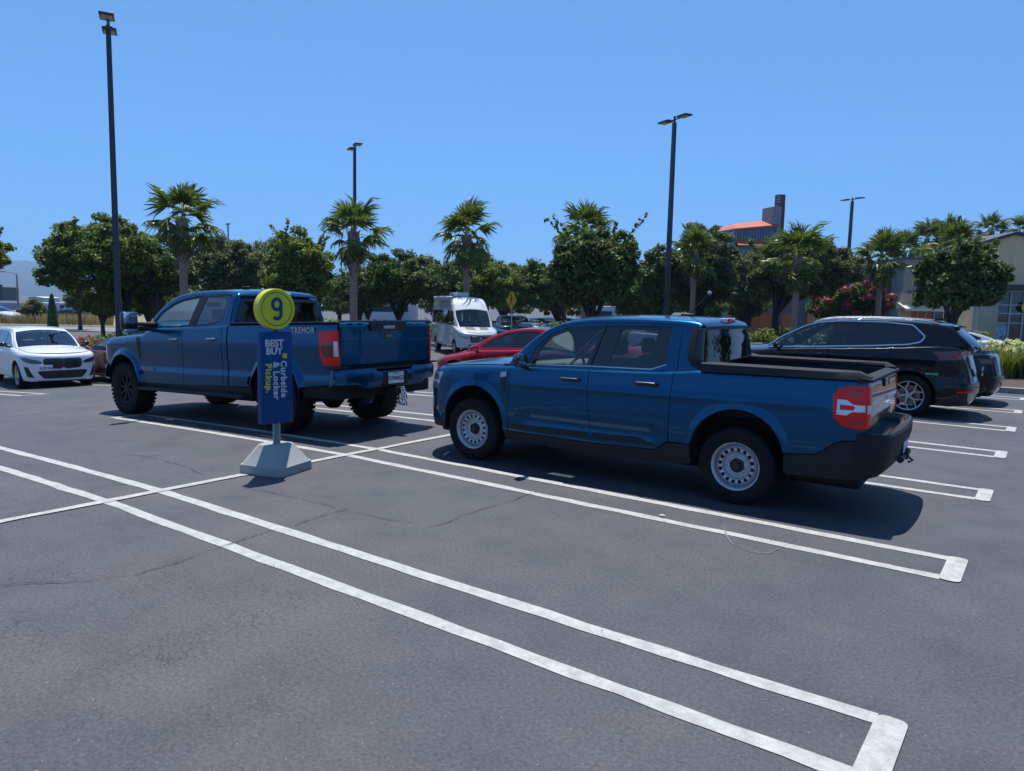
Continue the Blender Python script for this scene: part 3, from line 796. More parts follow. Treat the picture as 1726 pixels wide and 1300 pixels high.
    # bed rail caps, bed liner
    for sg in (-1, 1):
        mb = MB(); rings = []
        for x in np.linspace(2.70, 4.15, 16):
            zt = 1.308-.045*float(sstep((x-4.04)/.12)); zo = float(c.zs(x)); yo = float(c.yplan(x))-.042
            rings.append([(x, sg*(yo+.012), zo-.012), (x, sg*(yo-.004), zt-.012), (x, sg*(yo-.016), zt), (x, sg*(.715), zt), (x, sg*.705, zt-.012), (x, sg*.70, zo+.02)])
        n = 6; mb.add([p for q in rings for p in q], [(j*n+i, j*n+i+1, (j+1)*n+i+1, (j+1)*n+i) for j in range(15) for i in range(5)]+[tuple(range(6)), tuple(range(90, 96))])
        mb.build('bed_rail_cap', M_TRIM, r, sharp=30)
    mb = MB(); mb.add([(4.07, -.88, 1.262), (4.172, -.86, 1.245), (4.172, .86, 1.245), (4.07, .88, 1.262), (4.07, -.88, 1.20), (4.07, .88, 1.20), (4.172, -.86, 1.225), (4.172, .86, 1.225)], [(0, 1, 2, 3), (0, 3, 5, 4), (1, 6, 7, 2), (0, 4, 6, 1), (3, 2, 7, 5)])
    mb.build('tailgate_cap', M_TRIM, tgo)
    mb = MB(); x0, x1, y0, zf = 2.68, 4.11, .71, .80
    V = [(x0, -y0, 1.25), (x1, -y0, 1.25), (x1, y0, 1.25), (x0, y0, 1.25), (x0, -y0, zf), (x1, -y0, zf), (x1, y0, zf), (x0, y0, zf)]
    mb.add(V, [(4, 5, 6, 7), (0, 1, 5, 4), (1, 2, 6, 5), (2, 3, 7, 6), (3, 0, 4, 7)])
    for i in range(12): mb.box((3.4, -.62+i*.113, zf+.006), (1.4, .05, .012))
    mb.build('bed_liner', M_TRIM, r)
    for sy in (-.70, .70): mb = MB(); mb.rbox((3.2, sy, 1.0), (.7, .1, .3), .04); mb.build('bed_wheel_box', M_TRIM, r)
    # hood
    te = [tuple(c.lower(np.array([t]), np.array([c.v(float(np.interp(abs(t), c.tt, c.px)), None)]))[0][:2]) for t in np.linspace(c.ts(.50), -c.ts(.50), 60)]
    hp = te+[(.42, .5), (.36, 0), (.42, -.5)]
    panel('hood', c.hood, hp, BLUE, r, step=.05, gap=.004, centre=c.c)
    mb = MB(); V = [(.34, -.80, 1.15), (.34, .80, 1.15), (.62, .84, 1.14), (.62, -.84, 1.14)]; mb.add(V, [(0, 1, 2, 3)]); mb.build('cowl', M_BLACK, r)
    # cab
    a1 = c.a_at_x(1.02); a2 = c.a_at_x(2.60)+.02; ab = c.A
    winF = rpoly([(.735, 1.165), (.80, 1.335), (.965, 1.493), (1.155, 1.567), (1.60, 1.60), (1.465, 1.20)], .03)
    winR = rpoly([(1.675, 1.205), (1.775, 1.602), (2.315, 1.612), (2.30, 1.26), (2.17, 1.215)], .03)
    hole = rpoly([(.715, 1.155), (.785, 1.34), (.955, 1.505), (1.15, 1.582), (1.70, 1.618), (2.335, 1.630), (2.325, 1.25), (2.175, 1.198), (1.5, 1.185)], .03)
    top = c.railpts(.02, c.a_at_x(2.60)-.02, 34)
    side = [(x, float(c.zs(x))-.001) for x in np.linspace(2.755, .46, 24)]+top+[(2.60, 1.58), (2.585, 1.45), (2.60, 1.37), (2.66, 1.31), (2.74, 1.29)]
    cs = c.ghside('cab_side', side, BLUE, holes=[hole], thick=.05)
    c.rails('roof_rail', BLUE, 0, c.a_at_x(2.6)+.05)
    c.up('roof', a1, a2+.05, BLUE, thick=.03)
    c.up('windscreen', .03, a1-.005, G_SHIELD, q0=-.985, q1=.985, thick=.0, off=-.004)
    mb = []
    c.up('rear_window_surround', a2+.07, ab, M_BLACK, thick=.02, off=-.006, step=.04,
         poly=[(a2+.05, -1), (ab, -1), (ab, 1), (a2+.05, 1)], holes=())
    c.up('rear_window', a2+.08, ab-.02, mat('dark_rear_glass', (.003, .004, .005), .02, spec=.5, coat=.0), q0=-.99, q1=.99, thick=.0, off=.003)
    # black trim between cab side, rear window and rail cap
    trim = [(2.545, 1.63), (2.585, 1.635), (2.60, 1.58), (2.597, 1.47), (2.615, 1.385), (2.675, 1.325), (2.76, 1.306), (2.76, 1.238), (2.66, 1.235), (2.585, 1.262), (2.545, 1.315), (2.53, 1.40), (2.535, 1.50)]
    c.ghside('cab_corner_trim', trim, M_TRIM, off=.006, thick=.09)
    for sg in (1, -1):
        f_ = c.strip(sg); panel('rear_corner_glass', lambda a, th, f_=f_: f_(a, th/.07), [(a2+.06, 0), (ab, 0), (ab, .11), (a2+.06, .11)], M_GLOSSB, r, step=.04, thick=0, centre=c.c)
    bl = mat('brake_lamp_housing', (.5, .5, .5), .3)
    p = c.upper(np.array([a2-.01]), np.array([0.]))[0]
    h = MB(); h.rbox((p[0]+.022, 0, p[2]-.006), (.05, .34, .052), .012); ho = h.build('high_brake_lamp', M_CLEAR, r)
    h = MB(); h.rbox((p[0]+.032, 0, p[2]-.006), (.05, .17, .046), .01); h.build('brake_lens', M_RED, ho)
    # windows
    for sg in (1, -1):
        c.ghside('front_window', winF, G_CLEAR, sides=(sg,), off=-.012, thick=0)
        c.ghside('rear_door_window', winR, G_CLEAR if False else glass('light_tint_glass', (.40, .46, .46)), sides=(sg,), off=-.012, thick=0)
        fr = rpoly([(.72, 1.158), (.788, 1.34), (.957, 1.503), (1.152, 1.58), (1.70, 1.615), (2.333, 1.627), (2.322, 1.252), (2.173, 1.20), (1.5, 1.188)], .03)
        c.ghside('window_frame', fr, M_GLOSSB, sides=(sg,), holes=[rpoly([(.80, 1.178), (.845, 1.335), (.975, 1.480), (1.158, 1.553), (1.575, 1.585), (1.445, 1.203)], .02), rpoly([(1.70, 1.215), (1.795, 1.590), (2.255, 1.600), (2.25, 1.245), (2.16, 1.228)], .02)], off=-.006, thick=.02, step=.04)
        c.ghside('sill_reflection_strip', [(.73, 1.158), (1.5, 1.186), (2.18, 1.199), (2.33, 1.252), (2.335, 1.266), (2.18, 1.211), (1.5, 1.197), (.73, 1.169)], M_SATIN, sides=(sg,), off=.004, thick=.01, step=.03)  # bright metal strip stands in for light reflected along the window sill
        for ln in ([(1.50, 1.17), (1.508, 1.19), (1.63, 1.66), (1.624, 1.66), (1.497, 1.19)], [(2.444, 1.205), (2.451, 1.205), (2.45, 1.60), (2.40, 1.655), (2.394, 1.655), (2.443, 1.598)], [(.62, 1.165), (.63, 1.165), (.87, 1.515), (1.06, 1.615), (1.40, 1.655), (2.40, 1.657), (2.40, 1.651), (1.40, 1.649), (1.06, 1.608), (.876, 1.507)]):
            c.ghside('door_seam', ln, M_VOID, sides=(sg,), off=.0012, thick=.002, step=.03)
        sf = c.lower
    # vent, fuel flap, handles, mirrors
    c.body('fender_vent', sp(rpoly([(.40, 1.065), (.50, 1.075), (.475, .82), (.43, .86)], .01)), M_BLACK, off=.006, thick=.008, step=.03)
    c.body('vent_badge', sp([(.405, 1.06), (.495, 1.07), (.49, 1.01), (.405, 1.0)]), M_SATIN, off=.012, thick=.004, step=.03)
    fl = rpoly([(2.775, 1.155), (2.985, 1.155), (2.985, 1.04), (2.775, 1.03)], .04)
    fi = rpoly([(2.779, 1.151), (2.981, 1.151), (2.981, 1.044), (2.779, 1.034)], .037)
    c.body('fuel_flap_seam', sp(fl), M_VOID, sides=(1,), off=.0015, thick=.002, holes=[sp(fi)], step=.03)
    door_handle(c, 1.31, 1.045, M_BLACK, M_GLOSSB, .24, parent=d1); door_handle(c, 2.17, 1.065, M_BLACK, M_GLOSSB, .26, parent=d2)
    for sg in (1, -1):
        for x, z in ((1.31, 1.045), (2.17, 1.065)):
            p = c.lower(np.array([c.ts(x)]), np.array([z]))[0]; mb = MB(); mb.rbox((x, p[1]*sg*1.0-sg*.043, z+.014), (.2, .008, .008), .003); mb.build('handle_highlight_strip', M_SATIN, (d1 if x < 2 else d2)[0 if sg == 1 else 1])
    wing_mirror(c, .72, 1.215, .93, (.19, .155, .13), M_GLOSSB)
    # bumper
    mb = MB(); S = np.linspace(-1, 1, 33); rings = []
    def bp(s_, o, z):
        y = .925*np.sign(s_)*abs(s_)**.9; x = 4.09+.22*(1-abs(s_)**12)+.07*(1-s_*s_)
        return (x+o*(1-abs(s_)**6), y*(1+o*.15), z)
    for s_ in S:
        rec = .035*(1-sstep((abs(s_)-.30)/.08)); x_in = 4.14
        rings.append([bp(s_, -.16, .40), bp(s_, -.10, .415), bp(s_, -.035, .50), bp(s_, -.02, .60), bp(s_, 0, .68), bp(s_, 0, .765), bp(s_, -.015, .788), (max(x_in, bp(s_, -.10, 0)[0]), bp(s_, 0, 0)[1]*.995, .79-rec), (x_in, bp(s_, 0, 0)[1]*.99, .79-rec), (x_in, bp(s_, 0, 0)[1]*.98, .70)])
    n = 10; mb.add([p for q in rings for p in q], [(j*n+i, j*n+i+1, (j+1)*n+i+1, (j+1)*n+i) for j in range(32) for i in range(n-1)]+[tuple(range(n)), tuple(range(32*n, 33*n))])
    bo = mb.build('rear_bumper', M_TRIM, r, sharp=25)
    tp = MB()
    for sy in (-1, 1):
        for i in range(14):
            for j in range(4): tp.box((4.20+j*.035, sy*(.36+i*.028), .793), (.02, .012, .004))
    tp.build('step_tread', M_BLACK, bo)
    hb = MB(); hb.rbox((4.30, 0, .52), (.18, .075, .075), .006); hb.rbox((4.385, 0, .52), (.03, .10, .10), .01); hb.tube([(4.36, -.28, .50), (4.36, .28, .50)], .03, 10); hb.tube([(4.38, .06, .49), (4.43, .06, .45), (4.39, .06, .43)], .012)
    hb.build('hitch_receiver', M_BLACK, r)
    pl = MB(); pl.rbox((4.368, 0, .62), (.006, .305, .155), .003); pl.build('license_plate', M_WHITE, bo)
    # antenna with white ball
    an = MB(); an.rbox((2.20, .0, 1.745), (.14, .05, .03), .013); ao = an.build('antenna_base', M_BLACK, r)
    an = MB(); an.tube([(2.22, 0, 1.75), (2.41, .02, 1.965)], [.008, .005], 6); an.build('antenna_rod', M_BLACK, ao)
    an = MB(); an.lathe([(0.0001, -.023), (.014, -.018), (.023, 0), (.014, .018), (0.0001, .023)], 14, 'z', (2.425, .02, 1.98)); an.build('antenna_ball', mat('antenna_ball', (.3, .33, .38), .35, coat=.5), ao)
    c.shell(.33); c.wells(.33); c.underbody(-.7, 4.1, .62, .24, .40)
    mb = MB(); mb.tube([(3.08, -.8, .36), (3.08, .8, .36)], .05); mb.tube([(0, -.8, .36), (0, .8, .36)], .04); mb.tube([(.6, .35, .27), (3.6, .4, .3)], .035); mb.build('axles', M_BLACK, r)
    four_wheels(c, 'steel', .362, .225, .218, 3.076, .905, finish=M_STEELW)
    cabin(c, .62, 1.12, (1.25, 2.05), .74)
    mb = MB(); mb.rbox((1.0, 0, 1.53), (.05, .24, .065), .02); mb.tube([(.96, 0, 1.58), (1.0, 0, 1.54)], .01); mb.build('rear_view_mirror', M_INT, r)
    return c
def clip(poly, x0, z0, x1, z1, keep):
    """keep the part of poly on one side of the line through two points"""
    def sd(p): return ((x1-x0)*(p[1]-z0)-(z1-z0)*(p[0]-x0))*keep
    out = []
    for i in range(len(poly)):
        a, b = poly[i-1], poly[i]; da, db = sd(a), sd(b)
        if (da >= 0) != (db >= 0):
            t = da/(da-db); out.append((a[0]+(b[0]-a[0])*t, a[1]+(b[1]-a[1])*t))
        if db >= 0: out.append(b)
    return out

def split(poly, pillars):
    """cut a window band into panes at pillars (x at bottom, x at top, width)"""
    panes = []; rest = poly
    for xb, xt, w in pillars:
        panes.append(clip(rest, xb-w/2, 0.9, xt-w/2, 1.7, 1)); rest = clip(rest, xb+w/2, 0.9, xt+w/2, 1.7, -1)
    panes.append(rest)
    return panes

def super_duty():
    BL = BLUE; yaw = .030
    c = Car('heavy_duty_pickup', (-12.69+.03*-1.0, 6.082+1.0, -.188), yaw, pitch=-.036,
        plan=[(-.90, 0), (-.90, .3), (-.87, .62), (-.81, .84), (-.68, .94), (-.48, .965), (.3, .975), (1.6, .98), (3, .98), (4.6, .975), (5.10, .965), (5.23, .95), (5.25, .86), (5.255, .5), (5.26, 0)],
        zs=[(-1, 1.24), (-.8, 1.28), (-.3, 1.33), (.3, 1.36), (.55, 1.375), (.75, 1.44), (1.0, 1.475), (1.7, 1.485), (2.6, 1.50), (3.0, 1.515), (5.3, 1.535)],
        rs=[(-1, .12), (-.3, .13), (.4, .10), (.8, .05), (2.7, .05), (3.0, .035), (5.3, .035)],
        side=[(.4, -.03), (.60, -.002), (.75, .004), (.85, -.012), (1.0, -.006), (1.2, .004), (1.38, -.008), (1.6, -.05)],
        cr=[(-1, 0), (-.7, .04), (0, .09), (.8, .10)],
        arches=[(-.02, .50, .52, .11, .055), (4.045, .52, .53, .11, .055)],
        rail=[(.42, 1.42), (.55, 1.53), (.72, 1.68), (.95, 1.85), (1.15, 1.96), (1.4, 2.02), (1.8, 2.05), (2.3, 2.05), (2.68, 2.035), (2.86, 2.01), (2.93, 1.95), (2.93, 1.85), (2.92, 1.7), (2.92, 1.55), (2.92, 1.48)],
        ucr=[(0, .11), (.25, .08), (.4, .04), (.7, .035), (.78, .03), (1, .05)], lean=(.24, .14), rg=.08, step=.036, centre=(1.8, 0, .9))
    r = c.root
    tag(r, 'large blue lifted crew-cab pickup with black off-road tyres behind the pickup sign', 'pickup truck')
    sp = c.sidepoly; AF = c.arches[0][:3]; AR = c.arches[1][:3]
    a1, z1 = -.44, .50+math.sqrt(.52**2-.42**2)
    fen = [(.53, .56), (.53, None), (-.44, None), (-.44, z1)]+arc(*AF, 144, 6)
    c.body('front_fender', sp(fen), BL, thick=.04)
    c.body('front_grille_surround', c.P([('s', -.44, None)])+[(t, c.v(float(np.interp(t, c.tt, c.px)), None)) for t in np.linspace(c.ts(-.44), 0, 14)[1:-1]]+c.P([('f', 0, None), ('f', 0, .86), ('s', -.6, .86), ('s', -.44, .86)]), BL)
    c.body('grille', c.P([('f', -.70, 1.2), ('f', 0, 1.22), ('f', 0, .9), ('f', -.68, .9)]), M_BLACK, off=.01)
    c.body('headlight', c.P([('s', -.62, 1.20), ('f', -.74, 1.20), ('f', -.74, .90), ('s', -.60, .92)]), M_HEAD, off=.01)
    c.body('front_bumper', c.P([('s', -.50, .84), ('f', 0, .84), ('f', 0, .55), ('f', -.7, .55), ('s', -.52, .62)]), BL, off=.04, thick=.05)
    dF = [(.53, .56), (1.77, .575), (1.765, None), (.53, None)]
    dR = [(1.77, .575), (2.80, .60), (2.80, None), (1.765, None)]
    d1 = c.body('front_door', sp(dF), BL, gap=.006); d2 = c.body('rear_door', sp(dR), BL, gap=.006)
    bed = [(2.945, .60), (3.52, .62)]+arc(*AR, 169, 10)+[(4.60, .66), (5.22, .72), (5.24, .93), (5.24, None), (2.945, None)]
    tl = 0
    c.body('cab_corner', sp([(2.80, .60), (2.93, .60), (2.93, None), (2.80, None)]), BL, gap=.006)
    c.body('bed_side', sp(bed), BL, gap=.008)
    c.body('sill', sp([(.53, .555), (2.93, .595), (3.50, .60), (3.50, .50), (2.9, .50), (.53, .46)]), M_BLACK, off=-.03)
    for sg in (-1, 1):
        mb = MB(); mb.rbox((1.95, sg*.99, .475), (2.85, .14, .055), .02); mb.rbox((.9, sg*.9, .50), (.08, .2, .04), .01); mb.rbox((2.9, sg*.9, .50), (.08, .2, .04), .01)
        mb.build('running_board', M_TRIM, r)
    c.body('fender_vent', sp(rpoly([(.40, 1.33), (.50, 1.33), (.51, 1.02), (.47, .97)], .015)), M_BLACK, off=.006, thick=.01)
    text_obj('fender_lettering', 'POWER STROKE', .05, M_SATIN, r, frame_mat((.74, -1.0, .80), (1, 0, 0), (0, 0, 1)), bold=.001)
    # tail lamps
    c.body('taillight', c.P([('s', 4.95, 1.42), ('s', 5.15, 1.43), ('r', -.885, 1.43), ('r', -.875, .965), ('s', 5.15, .965), ('s', 5.03, .975), ('s', 4.97, 1.1)]), M_RED, off=.012, thick=.03, step=.035)
    c.body('lamp_insert', c.P([('s', 5.0, 1.28), ('s', 5.19, 1.28), ('s', 5.19, 1.08), ('s', 5.08, 1.07), ('s', 5.01, 1.14)]), M_DRED, off=.017, thick=.006, step=.035)
    c.body('reversing_lamp', c.P([('s', 5.205, 1.29), ('r', -.905, 1.29), ('r', -.90, 1.09), ('s', 5.205, 1.09)]), M_CLEAR, off=.019, thick=.006, step=.02)
    tg = panel('tailgate', c.lower, c.P([('r', -.87, .97), ('r', .87, .97), ('r', .87, None), ('r', 0, None), ('r', -.87, None)]), BL, r, step=.06, gap=.004, centre=c.c)
    mb = MB(); V = [(5.255, -.38, 1.525), (5.255, .42, 1.525), (5.272, .36, 1.42), (5.272, -.30, 1.42)]
    mb.prism([(-.36, 1.535), (.36, 1.535), (.33, 1.415), (-.33, 1.415)], 5.25, 5.285, 'x'); mb.build('tailgate_panel', M_BLACK, tg)
    mb = MB(); mb.rbox((5.29, 0, 1.465), (.02, .22, .045), .008); mb.build('tailgate_handle', M_SATIN, tg)
    mb = MB(); mb.rbox((5.268, 0, 1.29), (.012, 1.66, .014), .004); mb.rbox((5.262, 0, 1.552), (.05, 1.74, .02), .008); mb.build('tailgate_crease', BL, tg)
    e = MB(); e.lathe([(0, 0), (.085, 0), (.092, -.006), (.092, -.012), (0, -.012)], 28, 'y'); eo = e.build('oval_badge', M_GLOSSB, tg)
    eo.matrix_local = Matrix(((0, 1, 0, 5.272), (1.05, 0, 0, 0), (0, 0, .50, 1.345), (0, 0, 0, 1)))
    text_obj('badge_lettering', 'Ford', .06, M_SATIN, tg, frame_mat((5.286, 0, 1.345), (0, 1, 0), (0, 0, 1)))
    # lettering on the bed side
    yy = float(c.yplan(4.72))-.004
    text_obj('bed_lettering', 'TREMOR', .112, M_SATIN, r, frame_mat((4.63, -yy, 1.43), (1, 0, 0), (0, 0, 1)), bold=.003, spacing=1.15)
    # bed
    for sg in (-1, 1):
        mb = MB(); mb.rbox((4.1, sg*.905, 1.535), (2.28, .10, .022), .008); mb.build('bed_rail_cap', M_TRIM, r)
    mb = MB(); x0, x1, y0, zf, zt = 3.0, 5.2, .84, .98, 1.53
    V = [(x0, -y0, zt), (x1, -y0, zt), (x1, y0, zt), (x0, y0, zt), (x0, -y0, zf), (x1, -y0, zf), (x1, y0, zf), (x0, y0, zf)]
    mb.add(V, [(4, 5, 6, 7), (0, 1, 5, 4), (1, 2, 6, 5), (2, 3, 7, 6), (3, 0, 4, 7)]); mb.build('bed_liner', M_TRIM, r)
    mb = MB(); mb.rbox((2.975, 0, 1.2), (.04, 1.9, .66), .01); mb.build('bed_front_wall', BL, r)
    # bumper: painted corners, black step in the middle
    mb = MB(); rings = []
    for s_ in np.linspace(-1, 1, 41):
        y = .985*np.sign(s_)*abs(s_)**.92; xo = 5.22+.13*(1-abs(s_)**10)+.04*(1-s_*s_); dip = .05*sstep((.36-abs(s_))/.05)
        cut = .06*sstep((abs(s_)-.55)/.12)
        rings.append([(xo-.10, y*.98, .62+cut), (xo-.02, y, .655+cut), (xo, y*1.0, .74+cut*.4), (xo+.005, y*1.0, .88-dip), (xo-.01, y*.995, .915-dip), (5.18, y*.98, .92-dip*.4), (5.12, y*.97, .85)])
    n = 7; mb.add([p for q in rings for p in q], [(j*n+i, j*n+i+1, (j+1)*n+i+1, (j+1)*n+i) for j in range(40) for i in range(n-1)]+[tuple(range(n)), tuple(range(40*n, 41*n))])
    bo = mb.build('rear_bumper', BL, r, sharp=35)
    for sg in (-1, 1):
        q = MB(); q.rbox((5.20, sg*.88, .94), (.2, .24, .03), .01); q.build('bumper_step_pad', M_TRIM, bo)
    q = MB(); q.rbox((5.25, 0, .905), (.22, 1.2, .03), .01); q.rbox((5.385, .0, .755), (.02, .50, .20), .02); q.build('plate_recess', M_TRIM, bo)
    q = MB(); q.rbox((5.402, .0, .765), (.008, .305, .155), .004); po = q.build('license_plate', M_WHITE, bo)
    text_obj('plate_lettering', '97840G3', .085, mat('plate_navy', (.02, .03, .12), .5), po, frame_mat((5.408, .0, .755), (0, 1, 0), (0, 0, 1)), bold=.001)
    text_obj('plate_lettering', 'California', .03, mat('plate_red', (.4, .03, .03), .5), po, frame_mat((5.408, .0, .825), (0, 1, 0), (0, 0, 1)))
    q = MB(); q.rbox((5.402, .32, .76), (.01, .07, .09), .01); q.build('plug_socket', M_BLACK, bo)
    # hood
    te = [tuple(c.lower(np.array([t]), np.array([c.v(float(np.interp(abs(t), c.tt, c.px)), None)]))[0][:2]) for t in np.linspace(c.ts(.50), -c.ts(.50), 50)]
    panel('hood', c.hood, te+[(.48, .5), (.42, 0), (.48, -.5)], BL, r, step=.06, gap=.004, centre=c.c)
    mb = MB(); mb.add([(.36, -.85, 1.40), (.36, .85, 1.40), (.7, .9, 1.42), (.7, -.9, 1.42)], [(0, 1, 2, 3)]); mb.build('cowl', M_BLACK, r)
    # cab
    aw = c.a_at_x(1.12); a2 = c.a_at_x(2.86)
    hole = rpoly([(.735, 1.475), (.80, 1.57), (.98, 1.73), (1.27, 1.86), (1.50, 1.925), (1.9, 1.965), (2.72, 1.985), (2.74, 1.62), (2.60, 1.545), (2.35, 1.505), (1.6, 1.485), (1.0, 1.475)], .03)
    top = c.railpts(.02, c.a_at_x(2.86)+.05, 34)
    side = [(x, float(c.zs(x))-.002) for x in np.linspace(2.90, .48, 22)]+top+[(2.90, 1.80), (2.90, 1.6)]
    c.ghside('cab_side', side, BL, holes=[hole], thick=.05)
    c.rails('roof_rail', BL, 0, c.A)
    c.up('roof', aw, a2+.08, BL, thick=.03); c.up('windscreen', .03, aw-.005, G_SHIELD, q0=-.985, q1=.985, thick=0, off=-.004)
    c.up('cab_back', a2+.13, c.A, BL, thick=.02)
    c.up('rear_window', a2+.12, c.A-.02, MATS['dark_rear_glass'], q0=-.97, q1=.97, thick=.0, off=.006)
    p = c.upper(np.array([a2+.05]), np.array([0.]))[0]
    h = MB(); h.rbox((p[0]+.0, 0, p[2]-.005), (.05, .42, .055), .015); ho = h.build('high_brake_lamp', M_CLEAR, r)
    h = MB(); h.rbox((p[0]+.02, 0, p[2]-.005), (.04, .20, .048), .01); h.build('brake_lens', M_RED, ho)
    for sg in (1, -1):
        panes = split(hole, [(1.70, 1.98, .14)])
        pz = [(lambda q: [(float(a), float(b)) for a, b in shrink(densify(q, .04), .025)])(q) for q in panes]
        c.ghside('front_window', pz[0], G_CLEAR, sides=(sg,), off=-.012, thick=0, step=.06)
        c.ghside('rear_door_window', pz[1], glass('mid_tint_glass', (.16, .18, .19)), sides=(sg,), off=-.012, thick=0, step=.06)
        c.ghside('window_frame', hole, M_BLACK, sides=(sg,), holes=pz, off=-.006, thick=.02, step=.05)
        for ln in ([(2.80, 1.50), (2.81, 1.50), (2.81, 1.90), (2.77, 1.985), (2.762, 1.98), (2.80, 1.895)],):
            c.ghside('door_seam', ln, M_VOID, sides=(sg,), off=.0015, thick=.002)
    door_handle(c, 1.53, 1.285, BL, M_SATIN, .22, parent=d1); door_handle(c, 2.55, 1.30, BL, M_SATIN, .22, parent=d2)
    wing_mirror(c, .86, 1.56, 1.20, (.26, .30, .12), M_GLOSSB, tow=True)
    mb = MB(); mb.rbox((2.35, -.2, 2.105), (.14, .07, .03), .012); mb.build('roof_antenna', M_BLACK, r)
    c.shell(.52); c.wells(.45, .4); c.underbody(-.7, 2.9, .75, .46, .60); c.underbody(2.9, 5.2, .55, .55, .75)
    # running gear seen under the tail
    mb = MB(); mb.tube([(4.06, -.8, .43), (4.06, .8, .43)], .06, 12); mb.build('rear_axle', M_BLACK, r)
    mb = MB(); mb.lathe([(0.001, -.17), (.10, -.14), (.165, -.05), (.175, .05), (.12, .14), (0.001, .17)], 18, 'y', (4.06, .02, .42)); mb.build('differential', M_BLACK, r)
    mb = MB(); mb.tube([(0, -.8, .43), (0, .8, .43)], .05, 10); mb.build('front_axle', M_BLACK, r)
    for sg in (-1, 1):
        mb = MB(); mb.tube([(4.35, sg*.62, .70), (4.10, sg*.55, .33)], .035, 10); mb.build('shock_absorber', M_BLACK, r)
        mb = MB(); mb.tube([(3.3, sg*.52, .56), (3.7, sg*.52, .44), (4.06, sg*.52, .40), (4.5, sg*.52, .46), (4.85, sg*.52, .60)], .03, 8); mb.build('leaf_spring', M_BLACK, r)
    mb = MB(); mb.tube([(1.0, .45, .5), (3.6, .5, .5), (4.3, .72, .58), (5.0, .78, .5)], .045, 10); mb.build('exhaust_pipe', M_SATIN, r)
    mb = MB(); mb.rbox((1.2, .2, .44), (.9, .5, .18), .05); mb.rbox((2.3, -.35, .43), (1.2, .4, .2), .05); mb.build('gearbox_and_tank', M_BLACK, r)
    mb = MB(); mb.rbox((5.30, 0, .585), (.34, .09, .09), .01); mb.rbox((5.16, 0, .585), (.08, 1.1, .09), .02); mb.build('hitch_receiver', M_BLACK, r)
    mb = MB(); mb.rbox((5.50, 0, .52), (.07, .075, .25), .006); mb.rbox((5.50, 0, .585), (.12, .062, .062), .004); hm = mb.build('ball_mount', M_CHROME, r)
    for x, z in ((5.58, .50), (5.58, .40)):
        b = MB(); b.tube([(5.50, 0, z), (x, 0, z)], .018, 8); b.tube([(x, 0, z-.02), (x, 0, z+.035)], [.018, .014], 8); b.lathe([(0.001, -.025), (.02, -.015), (.026, 0), (.02, .017), (0.001, .024)], 14, 'z', (x, 0, z+.055)); b.build('hitch_ball', M_CHROME, hm)
    four_wheels(c, 'offroad', .445, .32, .235, 4.06, 1.0, finish=mat('matt_black_wheel', (.01, .01, .011), .45, metal=.3), hub=.445)
    cabin(c, .75, 1.42, (1.5, 2.4), .80, zf=.72)
    mb = MB(); mb.rbox((1.15, 0, 1.86), (.05, .26, .07), .02); mb.build('rear_view_mirror', M_INT, r)
    return c

